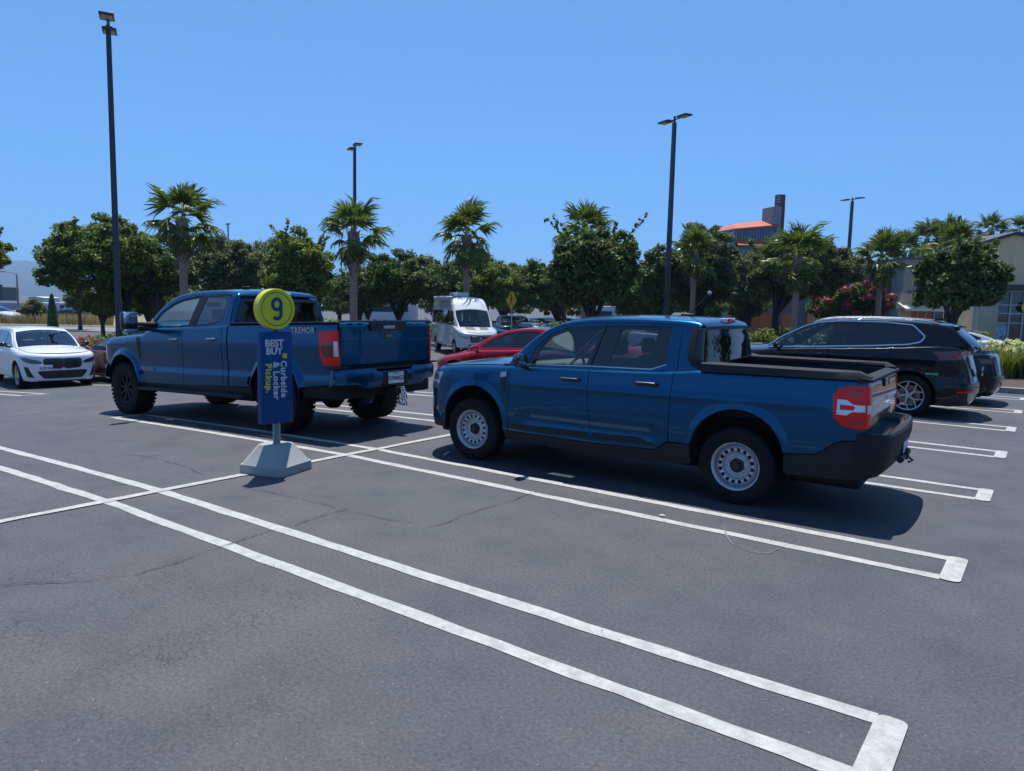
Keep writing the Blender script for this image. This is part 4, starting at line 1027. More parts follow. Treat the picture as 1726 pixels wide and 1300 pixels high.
def road_car(name, label, cat, loc, yaw, S, group=None, pitch=0.0):
    """saloon / hatchback / SUV / van from a table of its own measurements"""
    P = S['paint']; wb = S['wb']; fo, ro, hw = S['fo'], S['ro'], S['hw']; R = S.get('R', .34); xr = wb+ro; st = S.get('step', .06)
    cor = S.get('corner', .30); Ra = R+S.get('arch_gap', .045); az = R+.01
    plan = [(-fo, 0), (-fo+.01, hw*.25), (-fo+.05, hw*.55), (-fo+cor*.45, hw*.82), (-fo+cor*1.15, hw*.97), (-.2, hw*.995), (wb*.35, hw), (wb*.8, hw), (wb+ro*.3, hw*.985), (xr-cor*.75, hw*.94), (xr-cor*.3, hw*.82), (xr-.03, hw*.5), (xr, 0)]
    c = Car(name, loc, yaw, plan=S.get('plan', plan), zs=S['zs'], rs=S['rs'], side=S.get('side', [(.2, -.06), (.35, -.015), (.5, .0), (.7, .006), (.85, 0), (1.0, -.02), (1.3, -.06)]),
        front=S.get('front', [(.2, -.14), (.32, -.03), (.5, 0), (.7, -.01), (.95, -.10)]), rear=S.get('rear', [(.2, -.12), (.35, -.02), (.55, .02), (.75, -.02), (1.1, -.12)]), cr=S.get('cr'),
        arches=[(0, az, Ra, .05, .012), (wb, az, Ra, .05, .012)], rail=S['rail'], ucr=S['ucr'], lean=S.get('lean', (.26, .20)), rg=S.get('rg', .06), centre=(wb/2, 0, .5), step=st, extra=S.get('extra'), pitch=pitch)
    r = c.root; tag(r, label, cat, group); sp = c.sidepoly
    AF = (0, az, Ra); AR = (wb, az, Ra); rk = S.get('rk', .24); rkm = S.get('sill', None)
    x0, x1, x2 = S['doors']; aa = math.degrees(math.asin(min(.99, (az-rk)/Ra))); Z = S.get('cladz', rk)
    fs = -Ra*.92; zf = az+math.sqrt(Ra*Ra-fs*fs); af = math.degrees(math.acos(fs/Ra))
    c.body('front_fender', sp([(x0, rk), (x0, None), (fs, None), (fs, zf)]+arc(*AF, af, -aa, 12)), P)
    fx = -fs
    rt = wb+Ra*.92; zr_ = az+math.sqrt(Ra*Ra-(Ra*.92)**2); ar = math.degrees(math.acos(.92))
    d1 = c.body('front_door', sp([(x0, rk), (x1, rk), (x1, None), (x0, None)]), P)
    xi = wb-Ra*math.cos(math.radians(aa)); d2x = min(x2, xi)
    if x2 > xi:
        th = math.degrees(math.acos(max(-1, min(1, (x2-wb)/Ra)))) if x2 < wb else 90
        pd = [(x1, rk), (xi-.005, rk)]+arc(*AR, 180+aa, th, 10)+[(x2, None), (x1, None)]
        pq = [(x2, None)]+arc(*AR, th, ar, 10)+[(rt, zr_), (rt, None)]
    else:
        pd = [(x1, rk), (x2, rk), (x2, None), (x1, None)]; pq = [(x2, rk)]+arc(*AR, 180+aa, ar, 16)+[(rt, zr_), (rt, None), (x2, None)]
    d2 = c.body('rear_door', sp(pd), P)
    c.body('rear_quarter', sp(pq), P)
    # bumpers and tail
    lowF = [(x, z) for x, z in arc(*AF, af, 180+aa, 6)]
    tsx = c.ts(fs); topF = [(t, c.v(float(np.interp(abs(t), c.tt, c.px)), None)) for t in np.linspace(tsx, -tsx, 30)]
    left = [(c.ts(x), z) for x, z in lowF]
    fb = topF+[(-a, b) for a, b in left]+[(-c.ts(-fo+.2), rk-.02), (c.ts(-fo+.2), rk-.02)]+left[::-1]
    panel('front_bumper', c.lower, fb, P, r, step=st, gap=.002, centre=c.c, thick=.02)
    zt = S.get('tailz', .72); lr = [(x, z) for x, z in arc(*AR, ar, -aa, 6)]
    rl = [(c.ts(x), z) for x, z in lr]; T2 = 2*c.T
    rbp = [(c.ts(rt), zt), (T2-c.ts(rt), zt)]+[(T2-a, b) for a, b in rl]+[(T2-c.ts(xr-.2), rk-.02), (c.ts(xr-.2), rk-.02)]+rl[::-1]
    if zt < zr_: rbp = rbp
    panel('rear_bumper', c.lower, rbp, P, r, step=st, gap=.002, off=.012, centre=c.c, thick=.03)
    topR = [(t, c.v(float(np.interp(min(t, T2-t), c.tt, c.px)), None)) for t in np.linspace(T2-c.ts(rt), c.ts(rt), 30)]
    tg = panel('tailgate' if S.get('hatch') else 'boot_panel', c.lower, [(c.ts(rt), zt), (T2-c.ts(rt), zt)]+topR, P, r, step=st, gap=.002, centre=c.c)
    for nm, pts, m, off in S.get('patches', []):
        c.body(nm, c.P(pts), m, off=off, thick=.02, step=min(st, .04), gap=0)
    for nm, pts, m, off in S.get('spatches', []):
        c.body(nm, sp(pts), m, off=off, thick=.01, step=min(st, .05), gap=0)
    for nm, pts, m, off in S.get('centre_patches', []):
        panel(nm, c.lower, c.P(pts), m, r, step=min(st, .04), off=off, thick=.02, centre=c.c)
    # bonnet, boot lid
    xc = S['cowl']
    te = [tuple(c.lower(np.array([t]), np.array([c.v(float(np.interp(abs(t), c.tt, c.px)), None)]))[0][:2]) for t in np.linspace(c.ts(xc+.05), -c.ts(xc+.05), 40)]
    panel('bonnet', c.hood, te+[(xc-.04, .35), (xc-.08, 0), (xc-.04, -.35)], S.get('bonnet_paint', P), r, step=st, gap=.004, centre=c.c)
    if S.get('deck') is not None:
        xd = S['deck']; e = [tuple(c.lower(np.array([t]), np.array([c.v(float(np.interp(min(t, T2-t), c.tt, c.px)), None)]))[0][:2]) for t in np.linspace(c.ts(xd), T2-c.ts(xd), 30)]
        panel('boot_lid', c.hood, e, P, r, step=st, gap=.002, centre=c.c)
    mb = MB(); zc = float(c.zs(xc)); mb.add([(xc-.06, -hw*.85, zc), (xc-.06, hw*.85, zc), (xc+.3, hw*.88, zc-.01), (xc+.3, -hw*.88, zc-.01)], [(0, 1, 2, 3)]); mb.build('cowl', M_BLACK, r)
    # greenhouse
    aw = c.a_at_x(S['wtop']); ag = S['atail']*c.A if S['atail'] <= 1 else c.a_at_x(S['atail'])
    dlo = rpoly(S['dlo'], S.get('dlo_r', .04)); topp = c.railpts(.02, c.A-.02, 44)
    xe = c.rx[-1]; side = [(x, float(c.zs(x))-.002) for x in np.linspace(xe-.03, xc+.06, 26)]+topp
    c.ghside('cab_side', side, P, holes=[dlo], thick=.03)
    c.rails('roof_rail', S.get('rail_paint', P), 0, c.A)
    c.up('roof', aw, ag, S.get('roof_mat', P)); c.up('windscreen', .03, aw-.003, S.get('shield', G_SHIELD), q0=-.985, q1=.985, thick=0, off=-.003)
    ae = S.get('gend', 1.0)*c.A
    c.up('rear_window', ag+.01, ae-.02, S.get('rear_glass', G_TINT), q0=-.95, q1=.95, thick=0, off=-.003)
    if S.get('spoiler'):
        p = c.upper(np.array([ag]), np.array([0.]))[0]; mb = MB(); w_ = hw*.62
        mb.add([(p[0]-.12, -w_, p[2]-.01), (p[0]-.12, w_, p[2]-.01), (p[0]+.14, w_*.96, p[2]-.05), (p[0]+.14, -w_*.96, p[2]-.05), (p[0]-.05, -w_, p[2]-.06), (p[0]-.05, w_, p[2]-.06), (p[0]+.13, w_*.95, p[2]-.075), (p[0]+.13, -w_*.95, p[2]-.075)],
               [(0, 1, 2, 3), (4, 7, 6, 5), (2, 6, 7, 3), (0, 3, 7, 4), (1, 5, 6, 2)]); mb.build('roof_spoiler', P, r)
    panes = split(dlo, S['pillars']); gl = S.get('glass', [G_CLEAR, G_TINT, G_TINT])
    pz = [[(float(a), float(b)) for a, b in shrink(densify(q, .04), S.get('frame', .018))] for q in panes]
    for sg in (1, -1):
        for i, q in enumerate(pz): c.ghside('side_window', q, gl[min(i, len(gl)-1)], sides=(sg,), off=-.010, thick=0, step=max(st, .06))
        c.ghside('window_frame', dlo, S.get('frame_mat', M_GLOSSB), sides=(sg,), holes=pz, off=-.005, thick=.02, step=max(st, .05))
        if S.get('chrome'):
            o = [(float(a), float(b)) for a, b in shrink(densify(dlo, .03), -.012)]; i_ = [(float(a), float(b)) for a, b in shrink(densify(dlo, .03), .008)]
            c.ghside('chrome_surround', o, M_CHROME, sides=(sg,), holes=[i_], off=.006, thick=.012, step=.03)
    hz = S.get('handle_z'); 
    if hz: door_handle(c, x1-.16, hz, None, S.get('handle_mat', P), .2, parent=d1); door_handle(c, x2-.20 if x2 < wb-.1 else x2-.3, hz+.02, None, S.get('handle_mat', P), .2, parent=d2)
    if S.get('mirror'): mx, mz = S['mirror']; wing_mirror(c, mx, mz, hw+.0, (.20, .13, .13), S.get('mirror_mat', P))
    if rkm: c.body('sill', sp([(x0-.1, rk+.01), (wb-Ra-.02, rk+.01), (wb-Ra-.02, rk-.05), (x0-.1, rk-.05)]), rkm, off=-.01)
    c.shell(rk, off=-.028); c.wells(rk); c.underbody(-fo+.3, xr-.3, hw*.75, rk-.06, rk+.12)
    four_wheels(c, S.get('wheel', 'm'), R, S.get('ww', .225), S.get('rim', R*.64), wb, hw-.02, finish=S.get('finish', M_ALLOY), steer=S.get('steer', 0))
    if S.get('cabin', True): cabin(c, xc+.28, float(c.zs(x0))-.02, S.get('rows', (xc+.85, xc+1.75)), hw*.78, zf=rk+.12)
    return c
def plate(c, x, z, facing, txt, y=0):
    s = 1 if facing > 0 else -1
    mb = MB(); mb.rbox((x, y, z), (.008, .31, .155), .004); o = mb.build('license_plate', M_WHITE, c.root)
    if txt: text_obj('plate_lettering', txt, .082, mat('plate_navy', (.02, .03, .12), .5), o, frame_mat((x+s*.006, y, z-.01), (0, s, 0), (0, 0, 1)), bold=.001)
    return o

def big_suv():
    P = paint('black_paint', (.003, .004, .007), metal=.0)
    arc_ = lambda *a: arc(*a)
    S = dict(paint=P, wb=2.975, fo=.92, ro=.97, hw=.99, R=.375, rim=.25, ww=.27, step=.05, corner=.42,
        zs=[(-.95, .86), (-.6, .98), (0, 1.05), (.45, 1.085), (.6, 1.10), (1.2, 1.135), (2.2, 1.185), (3.0, 1.24), (3.4, 1.27), (3.8, 1.27), (4.01, 1.22)],
        rs=[(-.95, .12), (0, .12), (.5, .08), (.7, .04), (3.2, .05), (3.6, .08), (4.0, .08)],
        side=[(.2, -.06), (.35, -.01), (.5, .01), (.65, .0), (.75, -.012), (.9, .004), (1.03, .006), (1.1, -.01), (1.35, -.05)],
        cr=[(-.95, 0), (-.5, .04), (.5, .09)],
        rail=[(.42, 1.08), (.58, 1.18), (.85, 1.38), (1.15, 1.58), (1.42, 1.67), (1.8, 1.705), (2.3, 1.71), (2.8, 1.695), (3.2, 1.66), (3.45, 1.625), (3.56, 1.585), (3.66, 1.48), (3.78, 1.36), (3.86, 1.26), (3.89, 1.2)],
        ucr=[(0, .09), (.25, .06), (.4, .03), (.75, .03), (.9, .06), (1, .09)], lean=(.28, .20), rg=.06, doors=(.56, 1.60, 2.66), wtop=1.36, cowl=.45, atail=3.50,
        dlo=[(.41, 1.115), (.74, 1.345), (1.12, 1.545), (1.35, 1.615), (1.75, 1.655), (2.5, 1.655), (2.95, 1.615), (3.16, 1.42), (3.10, 1.325), (2.9, 1.275), (2.3, 1.225), (1.5, 1.175)],
        pillars=[(1.52, 1.72, .085), (2.36, 2.42, .022), (2.70, 2.56, .03)], chrome=True, glass=[G_CLEAR, G_TINT], frame=.014, handle_z=1.035, mirror=(.68, 1.17), tailz=.62, hatch=True, spoiler=True, rk=.27,
        wheel='y', finish=M_ALLOY, arch_gap=.055, handle_mat=P,
        patches=[('taillight', [('s', 3.30, 1.17), ('s', 3.43, 1.03), ('s', 3.75, 1.05), ('r', -.60, 1.05), ('r', -.60, 1.16), ('s', 3.8, 1.19), ('s', 3.6, 1.19)], M_DRED, .012),
                 ('lamp_strip', [('s', 3.60, 1.13), ('s', 3.85, 1.125), ('s', 3.85, 1.10), ('s', 3.62, 1.095)], M_RED, .018),
                 ('bumper_skirt', [('s', 3.42, .33), ('s', 3.75, .40), ('r', -.55, .42), ('r', -.55, .25), ('s', 3.8, .25), ('s', 3.40, .25)], M_BLACK, .022),
                 ('rear_reflector', [('s', 3.70, .50), ('s', 3.9, .51), ('s', 3.9, .485), ('s', 3.7, .475)], M_RED, .02),
                 ('exhaust_trim', [('s', 3.83, .47), ('r', -.62, .48), ('r', -.45, .46), ('r', -.45, .33), ('r', -.62, .32), ('s', 3.85, .35)], M_SATIN, .026)],
        spatches=[('clean_air_sticker', [(3.22, .80), (3.34, .80), (3.42, .815), (3.42, .755), (3.34, .765), (3.22, .765)], mat('green_sticker', (.05, .34, .22), .5), .004)])
    yaw = 0.0
    c = road_car('luxury_suv', 'black luxury SUV with chrome window surround parked beyond the compact pickup', 'SUV', (-2.01-2.975, 14.55+.97, 0), yaw, S)
    r = c.root
    for sg in (-1, 1):
        mb = MB(); pts = []
        for x in np.linspace(1.25, 3.35, 16):
            a = c.a_at_x(x); z = float(np.interp(a, c.ra, c.rz)); y = float(c.ghy(np.array(x), np.array(z)))-.05; pts.append((x, sg*y, z+.028*math.sin(PI*min(1, max(0, (x-1.25)/.2)) / 2)*min(1, (3.35-x)/.15+.1)))
        mb.tube(pts, .016, 8); mb.build('roof_bar', M_SATIN, r)
    mb = MB(); mb.prism([(-.09, 0), (.11, 0), (.09, .03), (.03, .06)], -.02, .02, 'y'); o = mb.build('shark_fin_antenna', P, r); o.location = (3.25, 0, 1.70)
    plate(c, 4.0, .82, 1, '8ZKD214')
    c.root.children
    return c

def sedan_like(paint_, **k):
    """three-box / liftback measurements shared by the saloons"""
    S = dict(paint=paint_, wb=2.80, fo=.85, ro=.95, hw=.91, R=.335, step=.07, corner=.36,
        zs=[(-.9, .64), (-.6, .76), (0, .86), (.5, .93), (.8, .95), (1.8, .985), (2.8, 1.03), (3.4, 1.06), (3.78, 1.04)],
        rs=[(-.9, .12), (0, .14), (.5, .09), (.8, .05), (2.6, .06), (3.2, .10), (3.8, .08)],
        cr=[(-.9, 0), (-.5, .04), (.4, .08), (3.0, .04), (3.75, .01)],
        rail=[(.40, .93), (.60, 1.03), (.90, 1.18), (1.2, 1.30), (1.45, 1.36), (1.8, 1.395), (2.15, 1.385), (2.5, 1.34), (2.85, 1.25), (3.15, 1.14), (3.30, 1.06)],
        ucr=[(0, .09), (.3, .06), (.45, .035), (.6, .035), (.8, .05), (1, .06)], lean=(.38, .25), rg=.05, doors=(.52, 1.50, 2.48), wtop=1.28, cowl=.42, atail=.62, deck=3.28,
        dlo=[(.66, .985), (.95, 1.15), (1.25, 1.275), (1.5, 1.325), (1.8, 1.345), (2.15, 1.33), (2.5, 1.275), (2.85, 1.14), (2.80, 1.06), (2.2, 1.02)],
        pillars=[(1.45, 1.50, .05)], glass=[G_CLEAR, G_TINT], mirror=(.62, .99), handle_z=.83, tailz=.62, rk=.22)
    S.update(k); return S

def traffic():
    # red electric saloon beside the two trucks
    P = paint('red_paint', (.42, .010, .018), metal=.3)
    S = sedan_like(P, wb=2.875, fo=.84, ro=.98, hw=.92, R=.335, wheel='aero', finish=M_DALLOY, rim=.235,
        rail=[(.22, .93), (.45, 1.06), (.80, 1.22), (1.15, 1.335), (1.5, 1.395), (1.9, 1.41), (2.3, 1.375), (2.7, 1.29), (3.05, 1.17), (3.35, 1.07), (3.42, 1.05)],
        doors=(.45, 1.45, 2.45), cowl=.22, wtop=1.0, mirror_mat=P, roof_mat=M_GLOSSB, atail=.56, glass=[G_TINT, G_TINT],
        dlo=[(.62, 1.00), (.92, 1.175), (1.22, 1.285), (1.55, 1.34), (1.9, 1.35), (2.3, 1.31), (2.6, 1.235), (2.9, 1.10), (2.7, 1.06), (2.0, 1.03)], step=.055,
        spatches=[],
        patches=[('headlight', [('s', -.40, .73), ('s', -.6, .70), ('f', -.58, .62), ('f', -.62, .58), ('s', -.5, .66)], M_HEAD, .008),
                 ('taillight', [('s', 3.45, .92), ('r', -.6, .90), ('r', -.6, .82), ('s', 3.5, .82)], M_RED, .012)])
    RX, RY = RED_SALOON
    road_car('red_saloon_car', 'red saloon with tinted windows parked beyond the noses of the two trucks', 'car', (RX, RY, float(gz(RX, RY))), .0, S, pitch=-.03)
    # white compact SUV facing the aisle
    P = paint('white_paint', (.66, .69, .72), metal=0, rough=.35)
    S = dict(paint=P, wb=2.69, fo=.84, ro=.97, hw=.925, R=.36, rim=.245, ww=.24, step=.04, corner=.34,
        zs=[(-.9, .90), (-.6, .98), (-.1, 1.03), (.4, 1.065), (.7, 1.08), (1.5, 1.10), (2.7, 1.14), (3.66, 1.12)],
        rs=[(-.9, .07), (0, .13), (.5, .08), (.8, .05), (3.6, .08)], cr=[(-.9, 0), (-.6, .03), (.4, .08)],
        front=[(.18, -.10), (.28, -.02), (.45, .0), (.7, -.005), (.85, -.03), (.95, -.06)],
        rail=[(.38, 1.06), (.55, 1.16), (.85, 1.36), (1.12, 1.52), (1.4, 1.58), (2.0, 1.60), (2.7, 1.57), (3.1, 1.53), (3.3, 1.42), (3.45, 1.25), (3.5, 1.12)],
        ucr=[(0, .10), (.25, .07), (.4, .03), (.8, .03), (1, .06)], lean=(.28, .18), doors=(.55, 1.55, 2.45), wtop=1.08, cowl=.42, atail=3.1,
        dlo=[(.72, 1.13), (1.0, 1.33), (1.25, 1.45), (1.6, 1.51), (2.4, 1.51), (2.95, 1.46), (3.1, 1.25), (2.8, 1.17)], pillars=[(1.5, 1.55, .06), (2.45, 2.4, .04)],
        glass=[G_CLEAR, G_TINT, G_TINT], mirror=(.72, 1.16), mirror_mat=M_GLOSSB, hatch=True, tailz=.65, rk=.25, wheel='m', finish=M_SATIN, handle_z=.96, shield=glass('bright_windscreen', (.55, .66, .66), 1.6),
        patches=[('headlight', [('s', -.36, .87), ('s', -.58, .86), ('f', -.60, .80), ('f', -.50, .76), ('f', -.51, .70), ('f', -.70, .71), ('s', -.54, .76)], mat('smoked_headlight', (.03, .04, .07), .08, coat=1), .008),
                 ('bumper_intake', [('s', -.52, .62), ('s', -.62, .62), ('f', -.66, .33), ('s', -.60, .36)], M_BLACK, .008)])
    S['centre_patches'] = [('grille', rp([(-.42, .85), (-.07, .85), (0, .83), (.07, .85), (.42, .85), (.47, .80), (.46, .66), (.40, .585), (.06, .565), (0, .62), (-.06, .565), (-.40, .585), (-.46, .66), (-.47, .80)]), M_GLOSSB, .012),
        ('lower_grille', rp([(-.54, .525), (.54, .525), (.60, .48), (.46, .31), (-.46, .31), (-.60, .48)]), M_BLACK, .010),
        ('air_dam', rp([(-.60, .25), (.60, .25), (.60, .22), (-.60, .22)]), M_BLACK, .004)]
    # placed by its front axle; nose towards +x
    x, y = WHITE_SUV
    c = road_car('white_compact_suv', 'white compact SUV facing the aisle at the left edge', 'SUV', (x, y, float(gz(x, y))-.0), PI+WHITE_YAW, S)
    for i in range(9):
        for s_ in (-1, 1):
            mb = MB(); mb.rbox((-.850, s_*(.05+i*.044), .71), (.02, .008, .22), .003); mb.build('grille_slat', M_SATIN if False else M_BLACK, c.root)
    pl = plate(c, -.875, .60, -1, '9LGY266', .42)
    # dark red car beside it
    P = paint('maroon_paint', (.10, .012, .016), metal=.3)
    S = sedan_like(P, handle_mat=P)
    x, y = RED_CAR
    road_car('maroon_saloon_car', 'dark maroon saloon parked beside the white compact SUV', 'car', (x, y, float(gz(x, y))), RED_YAW, S)
    # black saloon beyond the big SUV
    P = MATS['black_paint']
    S = sedan_like(P, patches=[('taillight', [('s', 3.35, .95), ('r', -.55, .93), ('r', -.55, .84), ('s', 3.4, .86)], M_DRED, .012)])
    road_car('black_saloon_car', 'black saloon whose tail shows beyond the luxury SUV', 'car', (-4.55, 18.2, 0), 0, S)

def rp(pts): return [('f', a, b) for a, b in rpoly(pts, .03, 3)]
RED_SALOON = (-10.25, 12.75); WHITE_SUV = (-22.35, 8.80); WHITE_YAW = -.12; RED_CAR = (-23.9, 11.0); RED_YAW = 0.0

def camper_van(loc, yaw):
    P = paint('silver_van_paint', (.52, .54, .56), metal=.15); W_ = paint('sunlit_white_roof', (.70, .71, .72), metal=0)
    S = dict(paint=P, wb=3.66, fo=1.0, ro=1.25, hw=1.0, R=.345, rim=.22, step=.08, corner=.36, arch_gap=.05,
        plan=[(-1.0, 0), (-.99, .3), (-.95, .6), (-.80, .86), (-.5, .97), (0, .99), (1, 1.0), (3, 1.0), (4.6, .99), (4.85, .97), (4.9, .9), (4.91, .5), (4.91, 0)],
        zs=[(-1.0, .98), (-.8, 1.08), (-.4, 1.20), (.0, 1.30), (.3, 1.34), (1.0, 1.36), (4.9, 1.36)], rs=[(-1, .10), (0, .12), (.4, .05), (4.9, .03)],
        side=[(.3, -.03), (.5, 0), (.9, .0), (1.0, -.01), (1.3, 0)], front=[(.3, -.06), (.5, 0), (.9, 0), (1.1, -.05)], rear=[(.3, 0), (1.3, 0)],
        cr=[(-1, 0), (-.7, .03), (.2, .06)],
        rail=[(-.12, 1.28), (.05, 1.42), (.30, 1.68), (.55, 1.95), (.78, 2.22), (1.0, 2.46), (1.25, 2.60), (1.6, 2.66), (2.5, 2.68), (4.0, 2.68), (4.6, 2.66), (4.80, 2.58), (4.86, 2.3), (4.88, 1.8), (4.89, 1.36)],
        ucr=[(0, .12), (.15, .12), (.28, .08), (.4, .04), (.7, .03), (1, .02)], lean=(.07, .035), rg=.10, doors=(.35, 1.30, 2.55), wtop=.62, cowl=-.10, atail=4.80,
        dlo=[(.22, 1.42), (.45, 1.72), (.66, 2.02), (1.20, 2.04), (3.0, 2.04), (4.6, 2.04), (4.6, 1.42), (1.2, 1.40)], pillars=[(1.30, 1.30, .12), (2.6, 2.6, .10), (3.7, 3.7, .08)], glass=[G_CLEAR, G_TINT],
        mirror=(.42, 1.55), mirror_mat=M_BLACK, hatch=True, tailz=.7, rk=.38, sill=M_BLACK, wheel='plain', rear_glass=G_TINT, frame=.03,
        patches=[('headlight', [('s', -.55, 1.02), ('s', -.80, .98), ('f', -.58, .93), ('f', -.54, .76), ('f', -.74, .80), ('s', -.62, .88)], M_HEAD, .01)])
    S['centre_patches'] = [('grille', rp([(-.50, .93), (.50, .93), (.46, .62), (-.46, .62)]), M_GLOSSB, .012), ('lower_grille', rp([(-.55, .52), (.55, .52), (.5, .40), (-.5, .40)]), M_BLACK, .01)]
    c = road_car('camper_van', 'silver high-roof camper van facing the camera behind the red saloon', 'van', loc, yaw, S)
    r = c.root
    # white cap above the windscreen, made paler to paint in its sunlit slope
    a0, a1 = c.a_at_x(.64), c.a_at_x(1.5)
    c.up('roof_cap', a0, a1, W_, off=.006, thick=.02)
    mb = MB(); mb.lathe([(0, 0), (.055, 0), (.06, -.006), (.06, -.014), (0, -.014)], 20, 'y'); o = mb.build('round_badge', M_CHROME, r); o.matrix_local = Matrix(((0, 1, 0, -1.02), (1, 0, 0, 0), (0, 0, 1, .80), (0, 0, 0, 1)))
    mb = MB(); mb.rbox((1.0, 0, 2.52), (.02, .04, .06), .005); mb.build('camera_pod', M_BLACK, r); r.children[-1].location = (-.12, 0, -.10)
    for z in (.88, .78, .70):
        mb = MB(); mb.rbox((-1.01, 0, z), (.02, .86, .015), .004); mb.build('grille_slat', M_SATIN, r)
    # dark stripe patches on the bonnet
    for s_ in (-1, 1):
        panel('bonnet_stripe', lambda x, y: c.hood(x, y)+np.array([0, 0, .004]), [(-.62, s_*.12), (-.15, s_*.14), (-.15, s_*.52), (-.55, s_*.55)], mat('grey_decal', (.10, .10, .11), .4), r, step=.1, thick=0, centre=c.c)
    # awning, roof air conditioner, rack
    mb = MB(); mb.rbox((2.4, .96, 2.62), (3.4, .18, .20), .06); mb.build('awning_case', mat('awning_grey', (.38, .42, .45), .4), r)
    mb = MB(); mb.rbox((2.0, .25, 2.80), (1.1, .74, .22), .08); mb.build('air_conditioner', mat('aircon_white', (.55, .57, .58), .4), r)
    for x in (1.7, 3.9):
        mb = MB(); mb.tube([(x, -.8, 2.70), (x, -.76, 2.76), (x, .76, 2.76), (x, .8, 2.70)], .02); mb.build('roof_rack_bar', M_BLACK, r)
    mb = MB(); mb.rbox((2.9, .45, 2.74), (1.6, .7, .05), .02); mb.build('solar_panel', M_GLOSSB, r)
    return c
# ------------------------------------------------------------------ ground and markings
def asphalt():
    m = bpy.data.materials.new('asphalt'); m.use_nodes = True; n = m.node_tree.nodes; l = m.node_tree.links; b = n['Principled BSDF']
    tc = n.new('ShaderNodeTexCoord')
    def noise(sc, det=6, rough=.6, vec=None):
        k = n.new('ShaderNodeTexNoise'); k.inputs['Scale'].default_value = sc; k.inputs['Detail'].default_value = det; k.inputs['Roughness'].default_value = rough
        l.new(vec or tc.outputs['Object'], k.inputs['Vector']); return k
    def ramp(src, stops):
        r = n.new('ShaderNodeValToRGB'); e = r.color_ramp.elements
        e[0].position, e[0].color = stops[0][0], (*stops[0][1], 1); e[1].position, e[1].color = stops[-1][0], (*stops[-1][1], 1)
        for p, c in stops[1:-1]: q = e.new(p); q.color = (*c, 1)
        l.new(src, r.inputs[0]); return r
    def mix(fac, a, bb, mode='MIX'):
        x = n.new('ShaderNodeMix'); x.data_type = 'RGBA'; x.blend_type = mode
        if isinstance(fac, float): x.inputs[0].default_value = fac
        else: l.new(fac, x.inputs[0])
        for i, v in ((6, a), (7, bb)):
            if isinstance(v, tuple): x.inputs[i].default_value = (*v, 1)
            else: l.new(v, x.inputs[i])
        return x.outputs[2]
    big = ramp(noise(.22, 5, .62).outputs[0], [(.32, (.045, .050, .061)), (.5, (.054, .056, .064)), (.68, (.066, .063, .066))])
    mid = ramp(noise(1.3, 7, .65).outputs[0], [(.3, (.70, .73, .78)), (.5, (1, 1, 1)), (.72, (1.28, 1.23, 1.17))])
    col = mix(1.0, big.outputs[0], mid.outputs[0], 'MULTIPLY')
    gr = ramp(noise(48, 4, .8).outputs[0], [(.34, (.55, .55, .56)), (.5, (1, 1, 1)), (.68, (1.55, 1.55, 1.52))])
    col = mix(1.0, col, gr.outputs[0], 'MULTIPLY')
    # pale stone chips
    vo = n.new('ShaderNodeTexVoronoi'); vo.inputs['Scale'].default_value = 34; vo.inputs['Randomness'].default_value = 1
    l.new(tc.outputs['Object'], vo.inputs['Vector'])
    chip = ramp(vo.outputs['Distance'], [(.0, (1, 1, 1)), (.10, (1, 1, 1)), (.15, (0, 0, 0))])
    pick = n.new('ShaderNodeMath'); pick.operation = 'GREATER_THAN'; pick.inputs[1].default_value = .80; l.new(vo.outputs['Color'], pick.inputs[0])
    cm = n.new('ShaderNodeMath'); cm.operation = 'MULTIPLY'; l.new(chip.outputs[0], cm.inputs[0]); l.new(pick.outputs[0], cm.inputs[1])
    cm2 = n.new('ShaderNodeMath'); cm2.operation = 'MULTIPLY'; cm2.inputs[1].default_value = .55; l.new(cm.outputs[0], cm2.inputs[0])
    col = mix(cm2.outputs[0], col, (.30, .29, .27))
    # alligator cracking in patches
    dist = noise(5, 4, .6); av = n.new('ShaderNodeVectorMath'); av.operation = 'MULTIPLY_ADD'; av.inputs[1].default_value = (.22, .22, .22)
    l.new(dist.outputs['Color'], av.inputs[0]); l.new(tc.outputs['Object'], av.inputs[2])
    v2 = n.new('ShaderNodeTexVoronoi'); v2.feature = 'DISTANCE_TO_EDGE'; v2.inputs['Scale'].default_value = 13; l.new(av.outputs[0], v2.inputs['Vector'])
    cr = ramp(v2.outputs['Distance'], [(.0, (.9, .9, .9)), (.012, (.6, .6, .6)), (.035, (0, 0, 0))])
    mk = ramp(noise(.42, 4, .6).outputs[0], [(.46, (0, 0, 0)), (.60, (1, 1, 1))])
    # the worn zone is the near left of the lot
    sx = n.new('ShaderNodeSeparateXYZ'); l.new(tc.outputs['Object'], sx.inputs[0])
    zx = n.new('ShaderNodeMapRange'); zx.inputs['From Min'].default_value = -1.2; zx.inputs['From Max'].default_value = -3.2; l.new(sx.outputs[0], zx.inputs[0])
    zy = n.new('ShaderNodeMapRange'); zy.inputs['From Min'].default_value = 4.2; zy.inputs['From Max'].default_value = 2.4; l.new(sx.outputs[1], zy.inputs[0])
    z1 = n.new('ShaderNodeMath'); z1.operation = 'MULTIPLY'; l.new(zx.outputs[0], z1.inputs[0]); l.new(zy.outputs[0], z1.inputs[1])
    z2 = n.new('ShaderNodeMath'); z2.operation = 'MAXIMUM'; l.new(z1.outputs[0], z2.inputs[0])
    z3 = n.new('ShaderNodeMath'); z3.operation = 'MULTIPLY'; z3.inputs[1].default_value = .35; l.new(mk.outputs[0], z3.inputs[0]); l.new(z3.outputs[0], z2.inputs[1])
